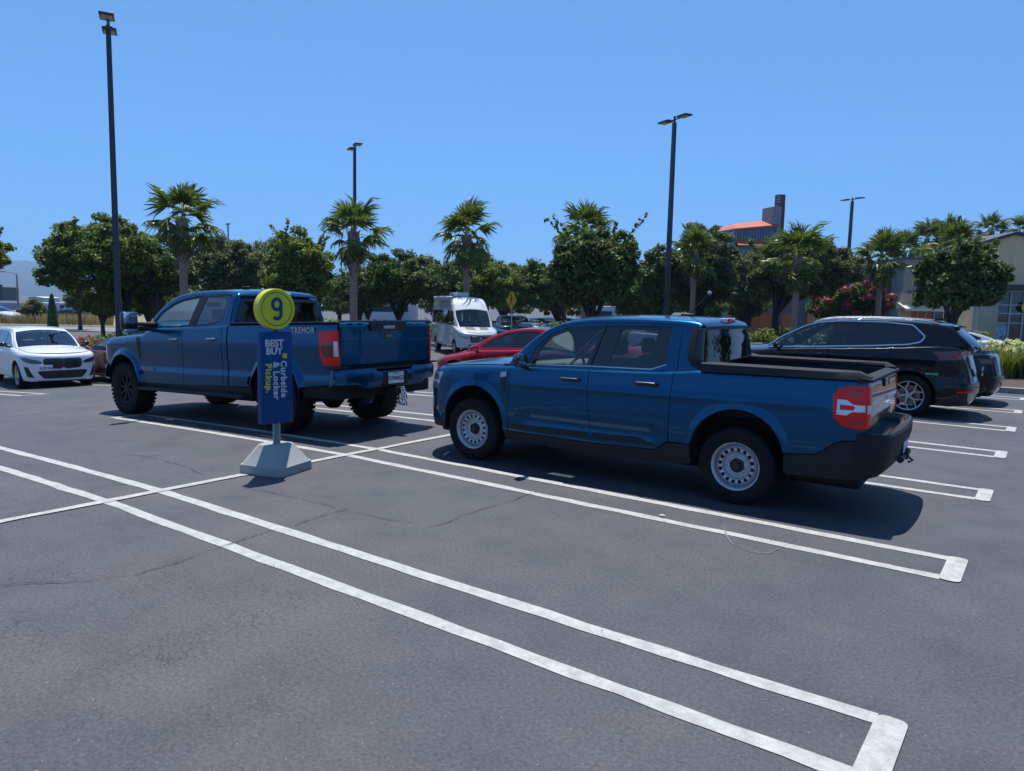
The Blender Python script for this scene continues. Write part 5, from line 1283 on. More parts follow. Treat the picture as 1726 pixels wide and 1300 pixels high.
    cf = n.new('ShaderNodeMath'); cf.operation = 'MULTIPLY'; l.new(cr.outputs[0], cf.inputs[0]); l.new(z2.outputs[0], cf.inputs[1])
    brk = ramp(noise(2.4, 5, .6).outputs[0], [(.44, (0, 0, 0)), (.66, (1, 1, 1))])
    cf2 = n.new('ShaderNodeMath'); cf2.operation = 'MULTIPLY'; l.new(cf.outputs[0], cf2.inputs[0]); l.new(brk.outputs[0], cf2.inputs[1])
    col = mix(cf2.outputs[0], col, (.018, .018, .02))
    # oil drips and dust
    st = ramp(noise(.9, 3, .5).outputs[0], [(.66, (0, 0, 0)), (.78, (.35, .35, .35))]); col = mix(st.outputs[0], col, (.035, .034, .036))
    # scattered oil drips in the bays
    dv = n.new('ShaderNodeVectorMath'); dv.operation = 'MULTIPLY_ADD'; dv.inputs[1].default_value = (.12, .12, .12); l.new(noise(9, 3).outputs['Color'], dv.inputs[0]); l.new(tc.outputs['Object'], dv.inputs[2])
    ov = n.new('ShaderNodeTexVoronoi'); ov.inputs['Scale'].default_value = 1.3; l.new(dv.outputs[0], ov.inputs['Vector'])
    od = ramp(ov.outputs['Distance'], [(.0, (1, 1, 1)), (.05, (.8, .8, .8)), (.13, (0, 0, 0))]); op = n.new('ShaderNodeMath'); op.operation = 'GREATER_THAN'; op.inputs[1].default_value = .72; l.new(ov.outputs['Color'], op.inputs[0])
    om = n.new('ShaderNodeMath'); om.operation = 'MULTIPLY'; l.new(od.outputs[0], om.inputs[0]); l.new(op.outputs[0], om.inputs[1]); o2 = n.new('ShaderNodeMath'); o2.operation = 'MULTIPLY'; o2.inputs[1].default_value = .42; l.new(om.outputs[0], o2.inputs[0])
    col = mix(o2.outputs[0], col, (.024, .023, .024))
    l.new(col, b.inputs['Base Color'])
    rr = n.new('ShaderNodeMapRange'); rr.inputs['To Min'].default_value = .62; rr.inputs['To Max'].default_value = .85; l.new(noise(3, 5).outputs[0], rr.inputs[0]); l.new(rr.outputs[0], b.inputs['Roughness'])
    bp = n.new('ShaderNodeBump'); bp.inputs['Strength'].default_value = .55; bp.inputs['Distance'].default_value = .006
    h1 = noise(55, 4, .8); hs = n.new('ShaderNodeMath'); hs.operation = 'SUBTRACT'; l.new(h1.outputs[0], hs.inputs[0]); l.new(cf2.outputs[0], hs.inputs[1]); l.new(hs.outputs[0], bp.inputs['Height'])
    l.new(bp.outputs[0], b.inputs['Normal'])
    return m

def road_paint():
    m = bpy.data.materials.new('road_paint'); m.use_nodes = True; n = m.node_tree.nodes; l = m.node_tree.links; b = n['Principled BSDF']
    tc = n.new('ShaderNodeTexCoord'); mixs = []
    def noise(sc, det, ro=.6):
        k = n.new('ShaderNodeTexNoise'); k.inputs['Scale'].default_value = sc; k.inputs['Detail'].default_value = det; k.inputs['Roughness'].default_value = ro; l.new(tc.outputs['Object'], k.inputs['Vector']); return k
    r = n.new('ShaderNodeValToRGB'); e = r.color_ramp.elements; e[0].position = .30; e[0].color = (.27, .265, .25, 1); e[1].position = .62; e[1].color = (.43, .43, .41, 1); l.new(noise(9, 8, .7).outputs[0], r.inputs[0])
    w = n.new('ShaderNodeValToRGB'); e = w.color_ramp.elements; e[0].position = .62; e[0].color = (0, 0, 0, 1); e[1].position = .72; e[1].color = (1, 1, 1, 1); l.new(noise(60, 4, .8).outputs[0], w.inputs[0])
    v = n.new('ShaderNodeTexVoronoi'); v.feature = 'DISTANCE_TO_EDGE'; v.inputs['Scale'].default_value = 22; l.new(tc.outputs['Object'], v.inputs['Vector'])
    cr = n.new('ShaderNodeValToRGB'); e = cr.color_ramp.elements; e[0].position = 0; e[0].color = (.28, .28, .28, 1); e[1].position = .04; e[1].color = (0, 0, 0, 1); l.new(v.outputs['Distance'], cr.inputs[0])
    mx = n.new('ShaderNodeMath'); mx.operation = 'MAXIMUM'; l.new(w.outputs[0], mx.inputs[0]); l.new(cr.outputs[0], mx.inputs[1])
    c = n.new('ShaderNodeMix'); c.data_type = 'RGBA'; l.new(mx.outputs[0], c.inputs[0]); l.new(r.outputs[0], c.inputs[6]); c.inputs[7].default_value = (.10, .10, .10, 1)
    l.new(c.outputs[2], b.inputs['Base Color']); b.inputs['Roughness'].default_value = .7
    bp = n.new('ShaderNodeBump'); bp.inputs['Strength'].default_value = .5; bp.inputs['Distance'].default_value = .004; l.new(noise(110, 3).outputs[0], bp.inputs['Height']); l.new(bp.outputs[0], b.inputs['Normal'])
    return m

def axis_pts(lo, hi, near0, near1, fine, coarse):
    a = [near0]
    while a[-1] < near1: a.append(a[-1]+fine)
    st = fine
    while a[-1] < hi: st *= coarse; a.append(a[-1]+st)
    b = [near0]; st = fine
    while b[-1] > lo: st *= coarse; b.append(b[-1]-st)
    return np.array(b[:0:-1]+a)

def ground():
    xs = axis_pts(-9000, 9000, -28, 8, .5, 1.22); ys = axis_pts(-3000, 9000, -6, 34, 2.0, 1.25)
    X, Y = np.meshgrid(xs, ys, indexing='ij')
    tag(grid('ground', np.stack([X, Y, gz(X, Y)], -1), asphalt()), kind='structure')

def strip_on_ground(name, path, w, m, lift=.004, seg=.4, jag=.006, label=None):
    """painted strip that follows the ground"""
    P = []
    for a, b in zip(path[:-1], path[1:]):
        a = np.array(a, float); b = np.array(b, float); k = max(1, int(np.linalg.norm(b-a)/seg))
        for q in range(k): P.append(a+(b-a)*q/k)
    P.append(np.array(path[-1], float)); P = np.array(P); d = np.gradient(P, axis=0); d /= np.linalg.norm(d, axis=1)[:, None]; nn = np.stack([-d[:, 1], d[:, 0]], 1)
    ws = w if hasattr(w, '__len__') else [w]*len(P); ws = np.interp(np.linspace(0, 1, len(P)), np.linspace(0, 1, len(ws)), ws)
    A = P+nn*(ws[:, None]/2+RNG.normal(0, jag, (len(P), 1))); B = P-nn*(ws[:, None]/2+RNG.normal(0, jag, (len(P), 1)))
    V = np.stack([A, B], 1); Z = gz(V[..., 0], V[..., 1])+lift
    return tag(grid(name, np.concatenate([V, Z[..., None]], 2), m), kind='structure')

def markings():
    m = road_paint(); wl = .105
    k0 = 3.22
    for i in range(0, 8):
        yc = k0+2.735*i; h = .245; sg = .25 if i < 3 else .8
        # right-hand row
        for s in (-1, 1): strip_on_ground('parking_line', [(-6.57, yc+s*h), (-.50, yc+s*h)], wl, m, seg=sg)
        mb = MB(); x0, x1 = -.505, -.375; y0, y1 = yc-h-wl/2-.005, yc+h+wl/2+.005
        q = rpoly([(x0, y0), (x1, y0), (x1, y1), (x0, y1)], .05, 3); mb.add([(a, b, .008) for a, b in q], [tuple(range(len(q)))]); tag(mb.build('parking_line', m), kind='structure')
        # left-hand row on the falling ground
        if i > 0 or True:
            for s in (-1, 1): strip_on_ground('parking_line', [(-6.67, yc+s*h), (-12.3, yc+s*h)], wl, m, seg=sg)
            strip_on_ground('parking_line', [(-12.30, yc-h-.05), (-12.30, yc+h+.05)], .13, m, lift=.008)
    strip_on_ground('parking_line', [(-6.62, -4), (-6.62, 24)], .10, m, lift=.008, seg=.3)
    for i in range(-1, 6):
        yc = 7.0+2.735*i
        for s in (-1, 1): strip_on_ground('parking_line', [(-18.9, yc+s*.245), (-24.4, yc+s*.245)], wl, m, seg=1)
        strip_on_ground('parking_line', [(-18.9, yc-.30), (-18.9, yc+.30)], .12, m, lift=.008)
    strip_on_ground('parking_line', [(-24.45, 2), (-24.45, 24)], .10, m, lift=.008, seg=1)
    # long working cracks in the asphalt
    dark = mat('crack_shadow', (.020, .020, .022), .95)
    def wander(a, b, n, amp, seed):
        r = np.random.default_rng(seed); t = np.linspace(0, 1, n)[:, None]; P = np.array(a)+(np.array(b)-np.array(a))*t
        off = np.cumsum(r.normal(0, amp, (n, 2)), 0); off -= off[0]+(off[-1]-off[0])*t; return [tuple(p) for p in P+off]
    CR = [[(-5.1, 1.64), (-5.01, 1.81), (-4.82, 2.0), (-4.68, 2.28), (-4.7, 2.48), (-4.73, 2.71), (-4.76, 2.92), (-4.8, 3.23), (-4.81, 3.46)], [(-4.78, 3.59), (-4.84, 3.89), (-4.81, 4.19)],
          [(-3.95, 4.25), (-3.95, 4.7), (-3.91, 5.23), (-3.93, 5.79)], [(-8.88, 4.16), (-8.12, 4.26), (-7.38, 4.19), (-6.9, 4.08)], [(-6.26, 4.04), (-5.69, 4.1), (-5.32, 4.14), (-4.92, 4.15), (-4.42, 4.18), (-4.08, 4.25)],
          [(-.21, 8.18), (-.7, 8.18), (-1.29, 7.96)]]
    for i, pth in enumerate(CR):
        full = []
        for j in range(len(pth)-1): full += wander(pth[j], pth[j+1], 9, .010, 30+i*10+j)[:-1]
        strip_on_ground('crack', full+[pth[-1]], [.003, .009, .003, .008, .002, .009, .003], dark, lift=.0095, seg=9, jag=.0012)
    # faint pale tyre scuffs
    sc = mat('pale_scuff', (.15, .155, .165), .8)
    SCF = [(-2.18, 6.04), (-1.98, 5.63), (-1.88, 5.48), (-1.78, 5.42), (-1.70, 5.38), (-1.64, 5.38), (-1.58, 5.45), (-1.55, 5.61), (-1.51, 5.93)]
    strip_on_ground('scuff_mark', SCF, [.003, .012, .009, .003], sc, lift=.0046, seg=9, jag=.002); strip_on_ground('scuff_mark', [(x+.03, y+.02) for x, y in SCF[1:7]], [.002, .008, .002], sc, lift=.0052, seg=9, jag=.002)
    strip_on_ground('scuff_mark', [(-2.47, 5.63), (-2.36, 5.60), (-2.28, 5.58), (-2.16, 5.52)], [.003, .012, .003], sc, lift=.0046, seg=9, jag=.002)

def litter():
    w = mat('litter_white', (.45, .44, .42), .7); lf = mat('dry_leaf', (.42, .30, .10), .7); st = mat('stone_chip', (.22, .21, .19), .8)
    for (x, y, s, rz, mm, nm, lab) in ((-2.93, 1.02, .035, .3, lf, 'dry_leaf', 'small curled yellow dry leaf on the cracked asphalt'),
            (-2.62, 5.80, .030, .2, w, 'paper_scrap', 'torn white paper scrap between the painted double line below the compact pickup'),
            (-6.1, 6.95, .035, -.5, w, 'paper_scrap', 'white paper scrap in the shade behind the lifted pickup')):
        mb = MB(); z = float(gz(x, y))+.012
        mb.add([(-s, -.35*s, 0), (0, -.45*s, .25*s), (s, -.1*s, .05*s), (.8*s, .4*s, .1*s), (-.1*s, .5*s, .35*s), (-.9*s, .35*s, .05*s)], [(0, 1, 4, 5), (1, 2, 3, 4)])
        o = mb.build(nm, mm); o.location = (x, y, z); o.rotation_euler = (0, 0, rz); tag(o, lab, 'litter')
    # loose chips
    pts = RNG.uniform([-6, .8], [0, 4.5], (160, 2)); vs = []; fs = []
    for i, (x, y) in enumerate(pts):
        r = RNG.uniform(.003, .007); k = len(vs); a = RNG.uniform(0, 6)
        vs += [(x+r*math.cos(a+j*2.1), y+r*math.sin(a+j*2.1), .013) for j in range(3)]+[(x, y, .013+r)]; fs += [(k, k+1, k+3), (k+1, k+2, k+3), (k+2, k, k+3)]
    me = bpy.data.meshes.new('grit'); me.from_pydata(vs, [], fs); me.materials.append(st); tag(link('grit', me), kind='stuff')

# ------------------------------------------------------------------ the pickup-bay sign
def pickup_sign():
    D0 = at(466, 795, 7.80); x, y = float(D0[0]), float(D0[1]); rz = -YAW
    face = rz+.83                     # panel turned a little to the right, its left edge shows
    t = empty('pickup_bay_sign', (x, y, 0), 0)
    tag(t, 'blue pickup bay sign with round yellow number nine on a concrete foot', 'sign')
    conc = mat('concrete', (.30, .31, .30), .85, var=(9, .25), bump=(60, .5))
    # foot: slab with chamfered block on top
    mb = MB(); a = .285; c_ = .10
    def octo(h, ch, z, sx=1): return [(-h+ch, -h, z), (h-ch, -h, z), (h, -h+ch, z), (h, h-ch, z), (h-ch, h, z), (-h+ch, h, z), (-h, h-ch, z), (-h, -h+ch, z)]
    rings = [octo(.27, .035, 0), octo(.275, .035, .015), octo(.272, .04, .095), octo(.262, .05, .105), octo(.150, .045, .285), octo(.140, .05, .295)]
    vs = [p for r_ in rings for p in r_]; fs = [(j*8+i, j*8+(i+1) % 8, (j+1)*8+(i+1) % 8, (j+1)*8+i) for j in range(5) for i in range(8)]+[tuple(range(40, 48)), tuple(range(7, -1, -1))]
    mb.add(vs, fs); o = mb.build('concrete_foot', conc, t, sharp=20); o.rotation_euler = (0, 0, rz-.36)
    F = Matrix.Rotation(face, 4, 'Z')
    def part(nm, mb, m, par=t, **k):
        q = mb.build(nm, m, par, **k)
        if par is t: q.matrix_local = F
        return q
    galv = mat('galvanised_steel', (.36, .37, .38), .45, metal=.7, var=(30, .2))
    mb = MB(); h0, h1 = .28, .60
    mb.prism([(-.042, -.018), (-.030, -.018), (-.022, .016), (.022, .016), (.030, -.018), (.042, -.018), (.042, -.014), (.033, -.014), (.025, .020), (-.025, .020), (-.033, -.014), (-.042, -.014)], h0, 1.52); post = part('sign_post', mb, galv)
    ho = MB()
    for k in range(11): ho.box((0, .0145, .33+k*.025), (.010, .004, .010))
    hb = ho.build('post_holes', M_VOID, post); tag(hb, kind='stuff')
    blue = mat('sign_blue', (.0005, .050, .185), .5, spec=.25); yel = mat('sign_yellow', (1.0, .53, .002), .45, spec=.3)
    mb = MB(); mb.rbox((0, 0, 1.0), (.36, .085, .965), .006, 2); pan = part('sign_panel', mb, blue)
    # disc
    mb = MB(); mb.lathe([(0, -.05), (.206, -.05), (.210, -.046), (.210, .046), (.206, .05), (0, .05)], 48, 'y'); d = part('number_disc', mb, yel); d.matrix_local = F @ Matrix.Translation((0, 0, 1.712))
    mb = MB(); mb.lathe([(.166, -.0515), (.174, -.0515), (.174, -.050), (.166, -.050)], 48, 'y', close=True); mb.build('disc_ring', mat('sign_navy', (.006, .04, .16), .35), d)
    navy = MATS['sign_navy']; wht = mat('sign_white', (.50, .52, .55), .4); ylw = mat('sign_print_yellow', (.55, .55, .01), .4)
    def stroke(mb, pts, w, y0, y1):
        P = np.array(pts, float); d = np.gradient(P, axis=0); d /= np.linalg.norm(d, axis=1)[:, None]; nn = np.stack([-d[:, 1], d[:, 0]], 1)*w/2
        A, B = P+nn, P-nn; n = len(P); vs = [(a[0], y0, a[1]) for a in A]+[(a[0], y0, a[1]) for a in B]+[(a[0], y1, a[1]) for a in A]+[(a[0], y1, a[1]) for a in B]
        mb.add(vs, [(i, i+1, n+i+1, n+i) for i in range(n-1)]+[(i, 2*n+i, 2*n+i+1, i+1) for i in range(n-1)]+[(n+i, n+i+1, 3*n+i+1, 3*n+i) for i in range(n-1)])
    mb = MB(); th = np.linspace(0, 2*PI, 33); stroke(mb, [(.047*math.cos(a), .050+.054*math.sin(a)) for a in th], .037, -.0535, -.050)
    tail = [(.047, .054), (.047, .01), (.0465, -.030)]+[(.0+.0465*math.cos(a), -.044+.054*math.sin(a)) for a in np.linspace(-.1, -2.45, 16)]
    stroke(mb, tail, .037, -.0537, -.0502); mb.build('disc_number', navy, d)
    for zz in (.195, -.195):
        mb = MB(); mb.lathe([(0, -.053), (.004, -.053), (.005, -.05)], 8, 'y', (0, 0, zz)); mb.build('rivet', galv, d)
    zf = -.0445
    text_obj('print_line', 'BEST', .098, wht, pan, frame_mat((-.030, zf, 1.357), (1, 0, 0), (0, 0, 1)), bold=.0042, depth=.001, spacing=1.02)
    text_obj('print_line', 'BUY', .098, wht, pan, frame_mat((-.032, zf, 1.275), (1, 0, 0), (0, 0, 1)), bold=.0042, depth=.001, spacing=1.02)
    mb = MB(); mb.prism([(.060, 1.232), (.070, 1.250), (.112, 1.250), (.112, 1.200), (.070, 1.200), (.060, 1.216)], zf-.0015, zf+.001, 'y'); mb.build('price_tag_logo', ylw, pan)
    for tx, xx, z0, m in (('Curbside', .074, 1.175, wht), ('& Locker', -.012, 1.165, wht), ('Pickup.', -.098, 1.150, ylw)):
        text_obj('print_line', tx, .096, m, pan, frame_mat((xx-.002, zf, z0), (0, 0, -1), (1, 0, 0)), bold=.0034, depth=.001, spacing=1.10, align='LEFT')
    return t

# ------------------------------------------------------------------ light poles, street signs
def light_pole(px, D, h, label, wid=.21, rz=-.49):
    p = at(px, 520, D); z = float(gz(p[0], p[1])); t = empty('light_pole', (p[0], p[1], z), rz)
    tag(t, label, 'light pole', 'parking lot light poles')
    m = mat('dark_pole_paint', (.020, .024, .034), .45, coat=.2); h = h-z
    mb = MB(); mb.lathe([(.30, 0), (.30, .75), (.27, .80), (0, .80)], 20, 'z'); mb.build('pole_base', mat('concrete', (.30, .31, .30), .85), t)
    mb = MB(); w = wid/2; w2 = wid*.36
    mb.add([(-w, -w, .8), (w, -w, .8), (w, w, .8), (-w, w, .8), (-w2, -w2, h), (w2, -w2, h), (w2, w2, h), (-w2, w2, h)], [(0, 1, 5, 4), (1, 2, 6, 5), (2, 3, 7, 6), (3, 0, 4, 7), (4, 5, 6, 7)]); mb.build('pole', m, t)
    mb = MB(); mb.tube([(0, 0, h), (0, 0, h+.30)], .055, 10); mb.tube([(-.42, 0, h+.14), (.42, 0, h+.14)], .035, 8); mb.build('crossarm', m, t)
    for s in (-1, 1):
        mb = MB(); mb.rbox((s*.75, 0, h+.17), (.70, .46, .075), .02); mb.rbox((s*.52, 0, h+.20), (.26, .24, .10), .03); hd = mb.build('lamp_head', m, t)
        mb = MB(); mb.rbox((s*.80, 0, h+.128), (.42, .34, .015), .005); mb.build('lamp_lens', mat('led_lens', (.42, .38, .25), .3), hd)
    return t

def warning_sign():
    D = 31; p = at(862, 520, D); z = float(gz(p[0], p[1])); t = empty('pedestrian_sign', (p[0], p[1], z), -YAW-1.0)
    tag(t, 'yellow diamond pedestrian warning sign on a post among the trees', 'sign')
    mb = MB(); mb.rbox((0, .02, 1.3), (.06, .04, 2.6), .01); mb.build('sign_post', mat('galvanised_steel', (.36, .37, .38), .45), t)
    zc = at(862, 507, D)[2]-z; s = .43
    mb = MB(); q = rpoly([(0, -s), (s, 0), (0, s), (-s, 0)], .06); mb.prism([(a, b+zc) for a, b in q], -.012, -.006, 'y'); pl = mb.build('sign_plate', mat('warning_yellow', (.60, .34, .02), .4), t)
    bk = M_BLACK; mb = MB(); q2 = [(a*.93, b*.93+zc) for a, b in q]; q3 = [(a*.88, b*.88+zc) for a, b in q]; n = len(q2)
    mb.add([(a, -.0135, b) for a, b in q2]+[(a, -.0135, b) for a, b in q3], [(i, (i+1) % n, n+(i+1) % n, n+i) for i in range(n)]); mb.build('sign_border', bk, pl)
    mb = MB(); mb.lathe([(0, -.0145), (.045, -.0145), (.045, -.012)], 12, 'y', (0, 0, zc+.21))
    for poly in ([(-.05, .15), (.05, .15), (.045, -.02), (-.045, -.02)], [(-.045, -.02), (.0, -.02), (-.10, -.24), (-.14, -.24)], [(.0, -.02), (.045, -.02), (.13, -.24), (.09, -.24)], [(.05, .15), (.05, .11), (.14, .0), (.16, .03)], [(-.05, .15), (-.05, .11), (-.14, .0), (-.16, .03)]):
        mb.prism([(a, b+zc) for a, b in poly], -.0145, -.012, 'y')
    mb.build('pedestrian_symbol', bk, pl)

def street_lamp():
    p = at(31, 520, 72); z = float(gz(p[0], p[1])); t = empty('street_lamp', (p[0], p[1], z), -YAW)
    tag(t, 'thin grey street lamp beside the far road at the left edge', 'street lamp')
    m = mat('grey_pole', (.22, .23, .24), .5); h = at(31, 463, 72)[2]-z
    mb = MB(); mb.tube([(0, 0, 0), (0, 0, h)], [.11, .07], 8); mb.build('pole', m, t)
    mb = MB(); mb.tube([(0, 0, h-.05), (-.5, 0, h+.15), (-1.2, 0, h+.25)], .04, 6); mb.rbox((-1.5, 0, h+.25), (.7, .25, .12), .04); mb.build('lamp_arm', m, t)
# ------------------------------------------------------------------ plants
def leaf_mat(name, dark, light, trans=.32, rough=.55):
    if name in MATS: return MATS[name]
    m = bpy.data.materials.new(name); m.use_nodes = True; n = m.node_tree.nodes; l = m.node_tree.links; b = n['Principled BSDF']; out = n['Material Output']
    g = n.new('ShaderNodeNewGeometry'); r = n.new('ShaderNodeValToRGB'); e = r.color_ramp.elements
    e[0].position = 0; e[0].color = (*dark, 1); e[1].position = 1; e[1].color = (*light, 1)
    l.new(g.outputs['Random Per Island'], r.inputs[0]); l.new(r.outputs[0], b.inputs['Base Color']); b.inputs['Roughness'].default_value = rough
    b.inputs['Specular IOR Level'].default_value = .22
    t = n.new('ShaderNodeBsdfTranslucent'); mx = n.new('ShaderNodeMix'); mx.data_type = 'RGBA'; mx.blend_type = 'MULTIPLY'; mx.inputs[0].default_value = 1
    l.new(r.outputs[0], mx.inputs[6]); mx.inputs[7].default_value = (1.1, 1.25, .6, 1); l.new(mx.outputs[2], t.inputs[0])
    ms = n.new('ShaderNodeMixShader'); ms.inputs[0].default_value = trans; l.new(b.outputs[0], ms.inputs[1]); l.new(t.outputs[0], ms.inputs[2]); l.new(ms.outputs[0], out.inputs[0])
    MATS[name] = m; return m

L_DARK = leaf_mat('leaf_dark', (.036, .062, .020), (.165, .21, .07))
L_MID = leaf_mat('leaf_mid', (.048, .080, .020), (.21, .255, .065))
L_OLIVE = leaf_mat('leaf_olive', (.054, .074, .030), (.20, .225, .10))
L_BRIGHT = leaf_mat('leaf_bright', (.065, .10, .018), (.25, .29, .06))
L_YEL = leaf_mat('leaf_yellow_green', (.10, .12, .016), (.26, .26, .045), .35)
L_PALM = leaf_mat('palm_leaf', (.055, .085, .018), (.19, .22, .05), .3, .35)
L_DRY = leaf_mat('dry_palm_leaf', (.16, .11, .06), (.30, .22, .13), .1)
L_PINK = leaf_mat('pink_blossom', (.30, .03, .09), (.55, .10, .20), .3)
L_REDF = leaf_mat('red_blossom', (.35, .02, .03), (.55, .10, .12), .3)
L_YELF = leaf_mat('pale_yellow_blossom', (.62, .58, .22), (.75, .72, .42), .3)
L_HAY = leaf_mat('dry_grass', (.20, .155, .075), (.42, .35, .19), .2)
BARK = mat('bark', (.085, .065, .05), .9, bump=(14, .8), var=(8, .35))
BARK_D = mat('dark_bark', (.035, .028, .022), .95, bump=(14, .8), var=(8, .35))
PALMBARK = mat('palm_bark', (.30, .19, .15), .9, bump=(22, .9), var=(14, .35))

def quads(name, P, N, size, m, parent=None, aspect=1.6, kind=None, fold=.25):
    """leaf-sized faces: P centres, N rough normals; each leaf is two triangles folded on its midrib"""
    n = len(P); N = N/(np.linalg.norm(N, axis=1)[:, None]+1e-9)
    a = RNG.normal(size=(n, 3)); U = np.cross(N, a); U /= np.linalg.norm(U, axis=1)[:, None]+1e-9; Vv = np.cross(N, U)
    s = (size*RNG.uniform(.6, 1.3, n))[:, None]; U = U*s*.5*aspect; Vv = Vv*s*.5
    V = np.stack([P-U, P-Vv+N*s*fold*.3, P+U, P+Vv+N*s*fold*.3], 1).reshape(-1, 3)
    k = np.arange(n)*4; F = np.stack([k, k+1, k+2, k+3], 1)
    me = bpy.data.meshes.new(name); me.vertices.add(len(V)); me.vertices.foreach_set('co', V.ravel())
    me.loops.add(4*n); me.loops.foreach_set('vertex_index', F.ravel().astype(np.int32)); me.polygons.add(n); me.polygons.foreach_set('loop_start', (np.arange(n)*4).astype(np.int32))
    me.materials.append(m); me.update(calc_edges=True); me.validate()
    o = link(name, me, parent)
    return o

def tree(px, ytop, hw, D, yb, label, leaf, name='broadleaf_tree', trunk_px=None, size=.13, dens=1.0, nclump=70, flat=1.0, bark=None, shoots=0, cat='tree', group=None, seed=0, extra=None, gap=.0, multi=1, rel=0):
    r = np.random.default_rng(seed*17+5); tp = px if trunk_px is None else trunk_px
    b = at(tp, 520, D); zt = float(at(px, ytop, D)[2]); zb = float(at(px, yb, D)[2]); c = at(px, 520, D); W = 1.08*hw*D/FPX
    z0 = float(gz(b[0], b[1])); t = empty(name, (b[0], b[1], z0), 0); tag(t, label, cat, group)
    off = np.array([c[0]-b[0], c[1]-b[1], 0]); zt -= z0; zb -= z0; zc = zb+(zt-zb)*.46; H = (zt-zb)
    # clump centres in an uneven ellipsoid
    KD = r.normal(size=(7, 3)); KD /= np.linalg.norm(KD, axis=1)[:, None]; KA = r.uniform(-.5, 1, 7)
    lump = lambda q: .80+.48*float(np.max(KA*np.maximum(KD@q, 0)**3)) if q.ndim == 1 else (.80+.48*np.max(KA*np.maximum(q@KD.T, 0)**3, axis=1))[:, None]
    nclump = int(nclump*1.5); cl = []
    while len(cl) < nclump:
        q = r.normal(size=3); q /= np.linalg.norm(q); rad = r.uniform(.35, .97)**.55
        p = q*rad*lump(q)
        if p[2] < -.8: continue
        zz = zc+p[2]*(zt-zc if p[2] > 0 else zc-zb)*(1 if p[2] > 0 else 1.0)
        k = 1.0 if p[2] < .2 else 1.0-.18*(p[2]-.2)
        cl.append((off[0]+p[0]*W*k, off[1]+p[1]*W*.8*k, zz, rad))
    cl = np.array(cl); rc = .56*(W*H)**.5/(nclump**.375)
    # limbs
    mb = MB(); hub = np.array([0, 0, max(zb*.75, .9)]); rt = .030*math.sqrt(W*W+H*H)+.06
    for q in range(multi):
        o = np.array([r.uniform(-.15, .15), r.uniform(-.15, .15), 0])*(multi > 1)
        mb.tube([tuple(o), tuple(o*.8+[.03, 0, hub[2]*.5]), tuple(hub+o*1.4), tuple(hub+o*2+off*.3+[0, 0, (zc-hub[2])*.5])], [rt/multi**.5*1.15, rt/multi**.5*.9, rt/multi**.5*.8, rt*.5], 9)
    nl = 7; top = []
    for i in range(nl):
        a = 2*PI*i/nl+r.uniform(-.3, .3); e = off*.7+np.array([math.cos(a)*W*.5, math.sin(a)*W*.42, 0]); e[2] = zc+r.uniform(-.15, .3)*(zt-zc)
        m1 = hub+(e-hub)*.5+np.array([0, 0, r.uniform(0, .12)*H]); mb.tube([tuple(hub*[1, 1, .95]), tuple(m1), tuple(e)], [rt*.55, rt*.34, rt*.16], 7); top += [m1, e, hub+(e-hub)*.8]
    top = np.array(top)
    for p in cl[:, :3]:
        k = np.argmin(((top-p)**2).sum(1)); s = top[k]; mid = (s+p)/2+r.normal(0, .08, 3); mb.tube([tuple(s), tuple(mid), tuple(p)], [rt*.16, rt*.10, rt*.04], 4, False)
    sh = []; shoots = shoots+3 if D < 60 else shoots
    for i in range(shoots):
        a = r.uniform(0, 2*PI); base = off+np.array([math.cos(a)*W*r.uniform(.1, .6), math.sin(a)*W*.5, 0]); base[2] = zc+(zt-zc)*r.uniform(.25, .55)
        d = np.array([math.cos(a)*.6+r.normal(0, .2), r.normal(0, .25), 1.0]); L = r.uniform(.8, 1.6)*(1 if i >= 3 else .45); d /= np.linalg.norm(d); bend = np.array([-.2*math.cos(a)*0+r.normal(0, .3), 0, 0])
        pts = [base+d*L*f+bend*L*f*f for f in np.linspace(0, 1, 8)]; mb.tube([tuple(p) for p in pts], list(np.linspace(.018, .006, 8)), 4); sh.append(pts)
    mb.build('trunk', bark or BARK, t)
    # leaves
    n = int(195*dens); m_ = len(cl); P = np.repeat(cl[:, :3], n, 0); q = r.normal(size=(m_*n, 3)); q /= np.linalg.norm(q, axis=1)[:, None]; rr = r.uniform(0, 1, (m_*n, 1))**.42
    sc = (rc*r.uniform(.5, 1.4, m_)).repeat(n)[:, None]*np.array([1.15, 1.15, .72*flat])
    P = P+q*rr*sc+r.normal(0, .05, (m_*n, 3)); N = q*.5+r.normal(0, .55, (m_*n, 3))+[0, 0, .5]
    if sh:
        A = []; 
        for pts in sh:
            for p in pts:
                A.append(p+r.normal(0, .045+.05*0, (9, 3)))
        A = np.concatenate(A); P = np.concatenate([P, A]); N = np.concatenate([N, r.normal(size=A.shape)])
    k = int(len(P)*.22); q = r.normal(size=(k, 3)); q /= np.linalg.norm(q, axis=1)[:, None]; q = q*lump(q)*r.uniform(0, .80, (k, 1))**.5; q[:, 2] = np.maximum(q[:, 2], -.75)
    q = np.stack([off[0]+q[:, 0]*W, off[1]+q[:, 1]*W*.8, zc+np.where(q[:, 2] > 0, q[:, 2]*(zt-zc)*.85, q[:, 2]*(zc-zb))], 1); P = np.concatenate([P, q]); N = np.concatenate([N, r.normal(size=q.shape)])
    keep = P[:, 2] > .25
    P, N = P[keep], N[keep]
    quads('crown', P, N, size*.74, leaf, t)
    if extra:
        em, frac, es = extra; k = r.choice(len(cl), int(len(cl)*frac), replace=False); k = k[cl[k, 3] > .55]; C2 = np.repeat(cl[k, :3], 60, 0); q = r.normal(size=C2.shape); q /= np.linalg.norm(q, axis=1)[:, None]
        quads('blossom', C2+q*rc*1.05*np.array([1, 1, .8])+[0, 0, .1], q, es, em, t)
    return t

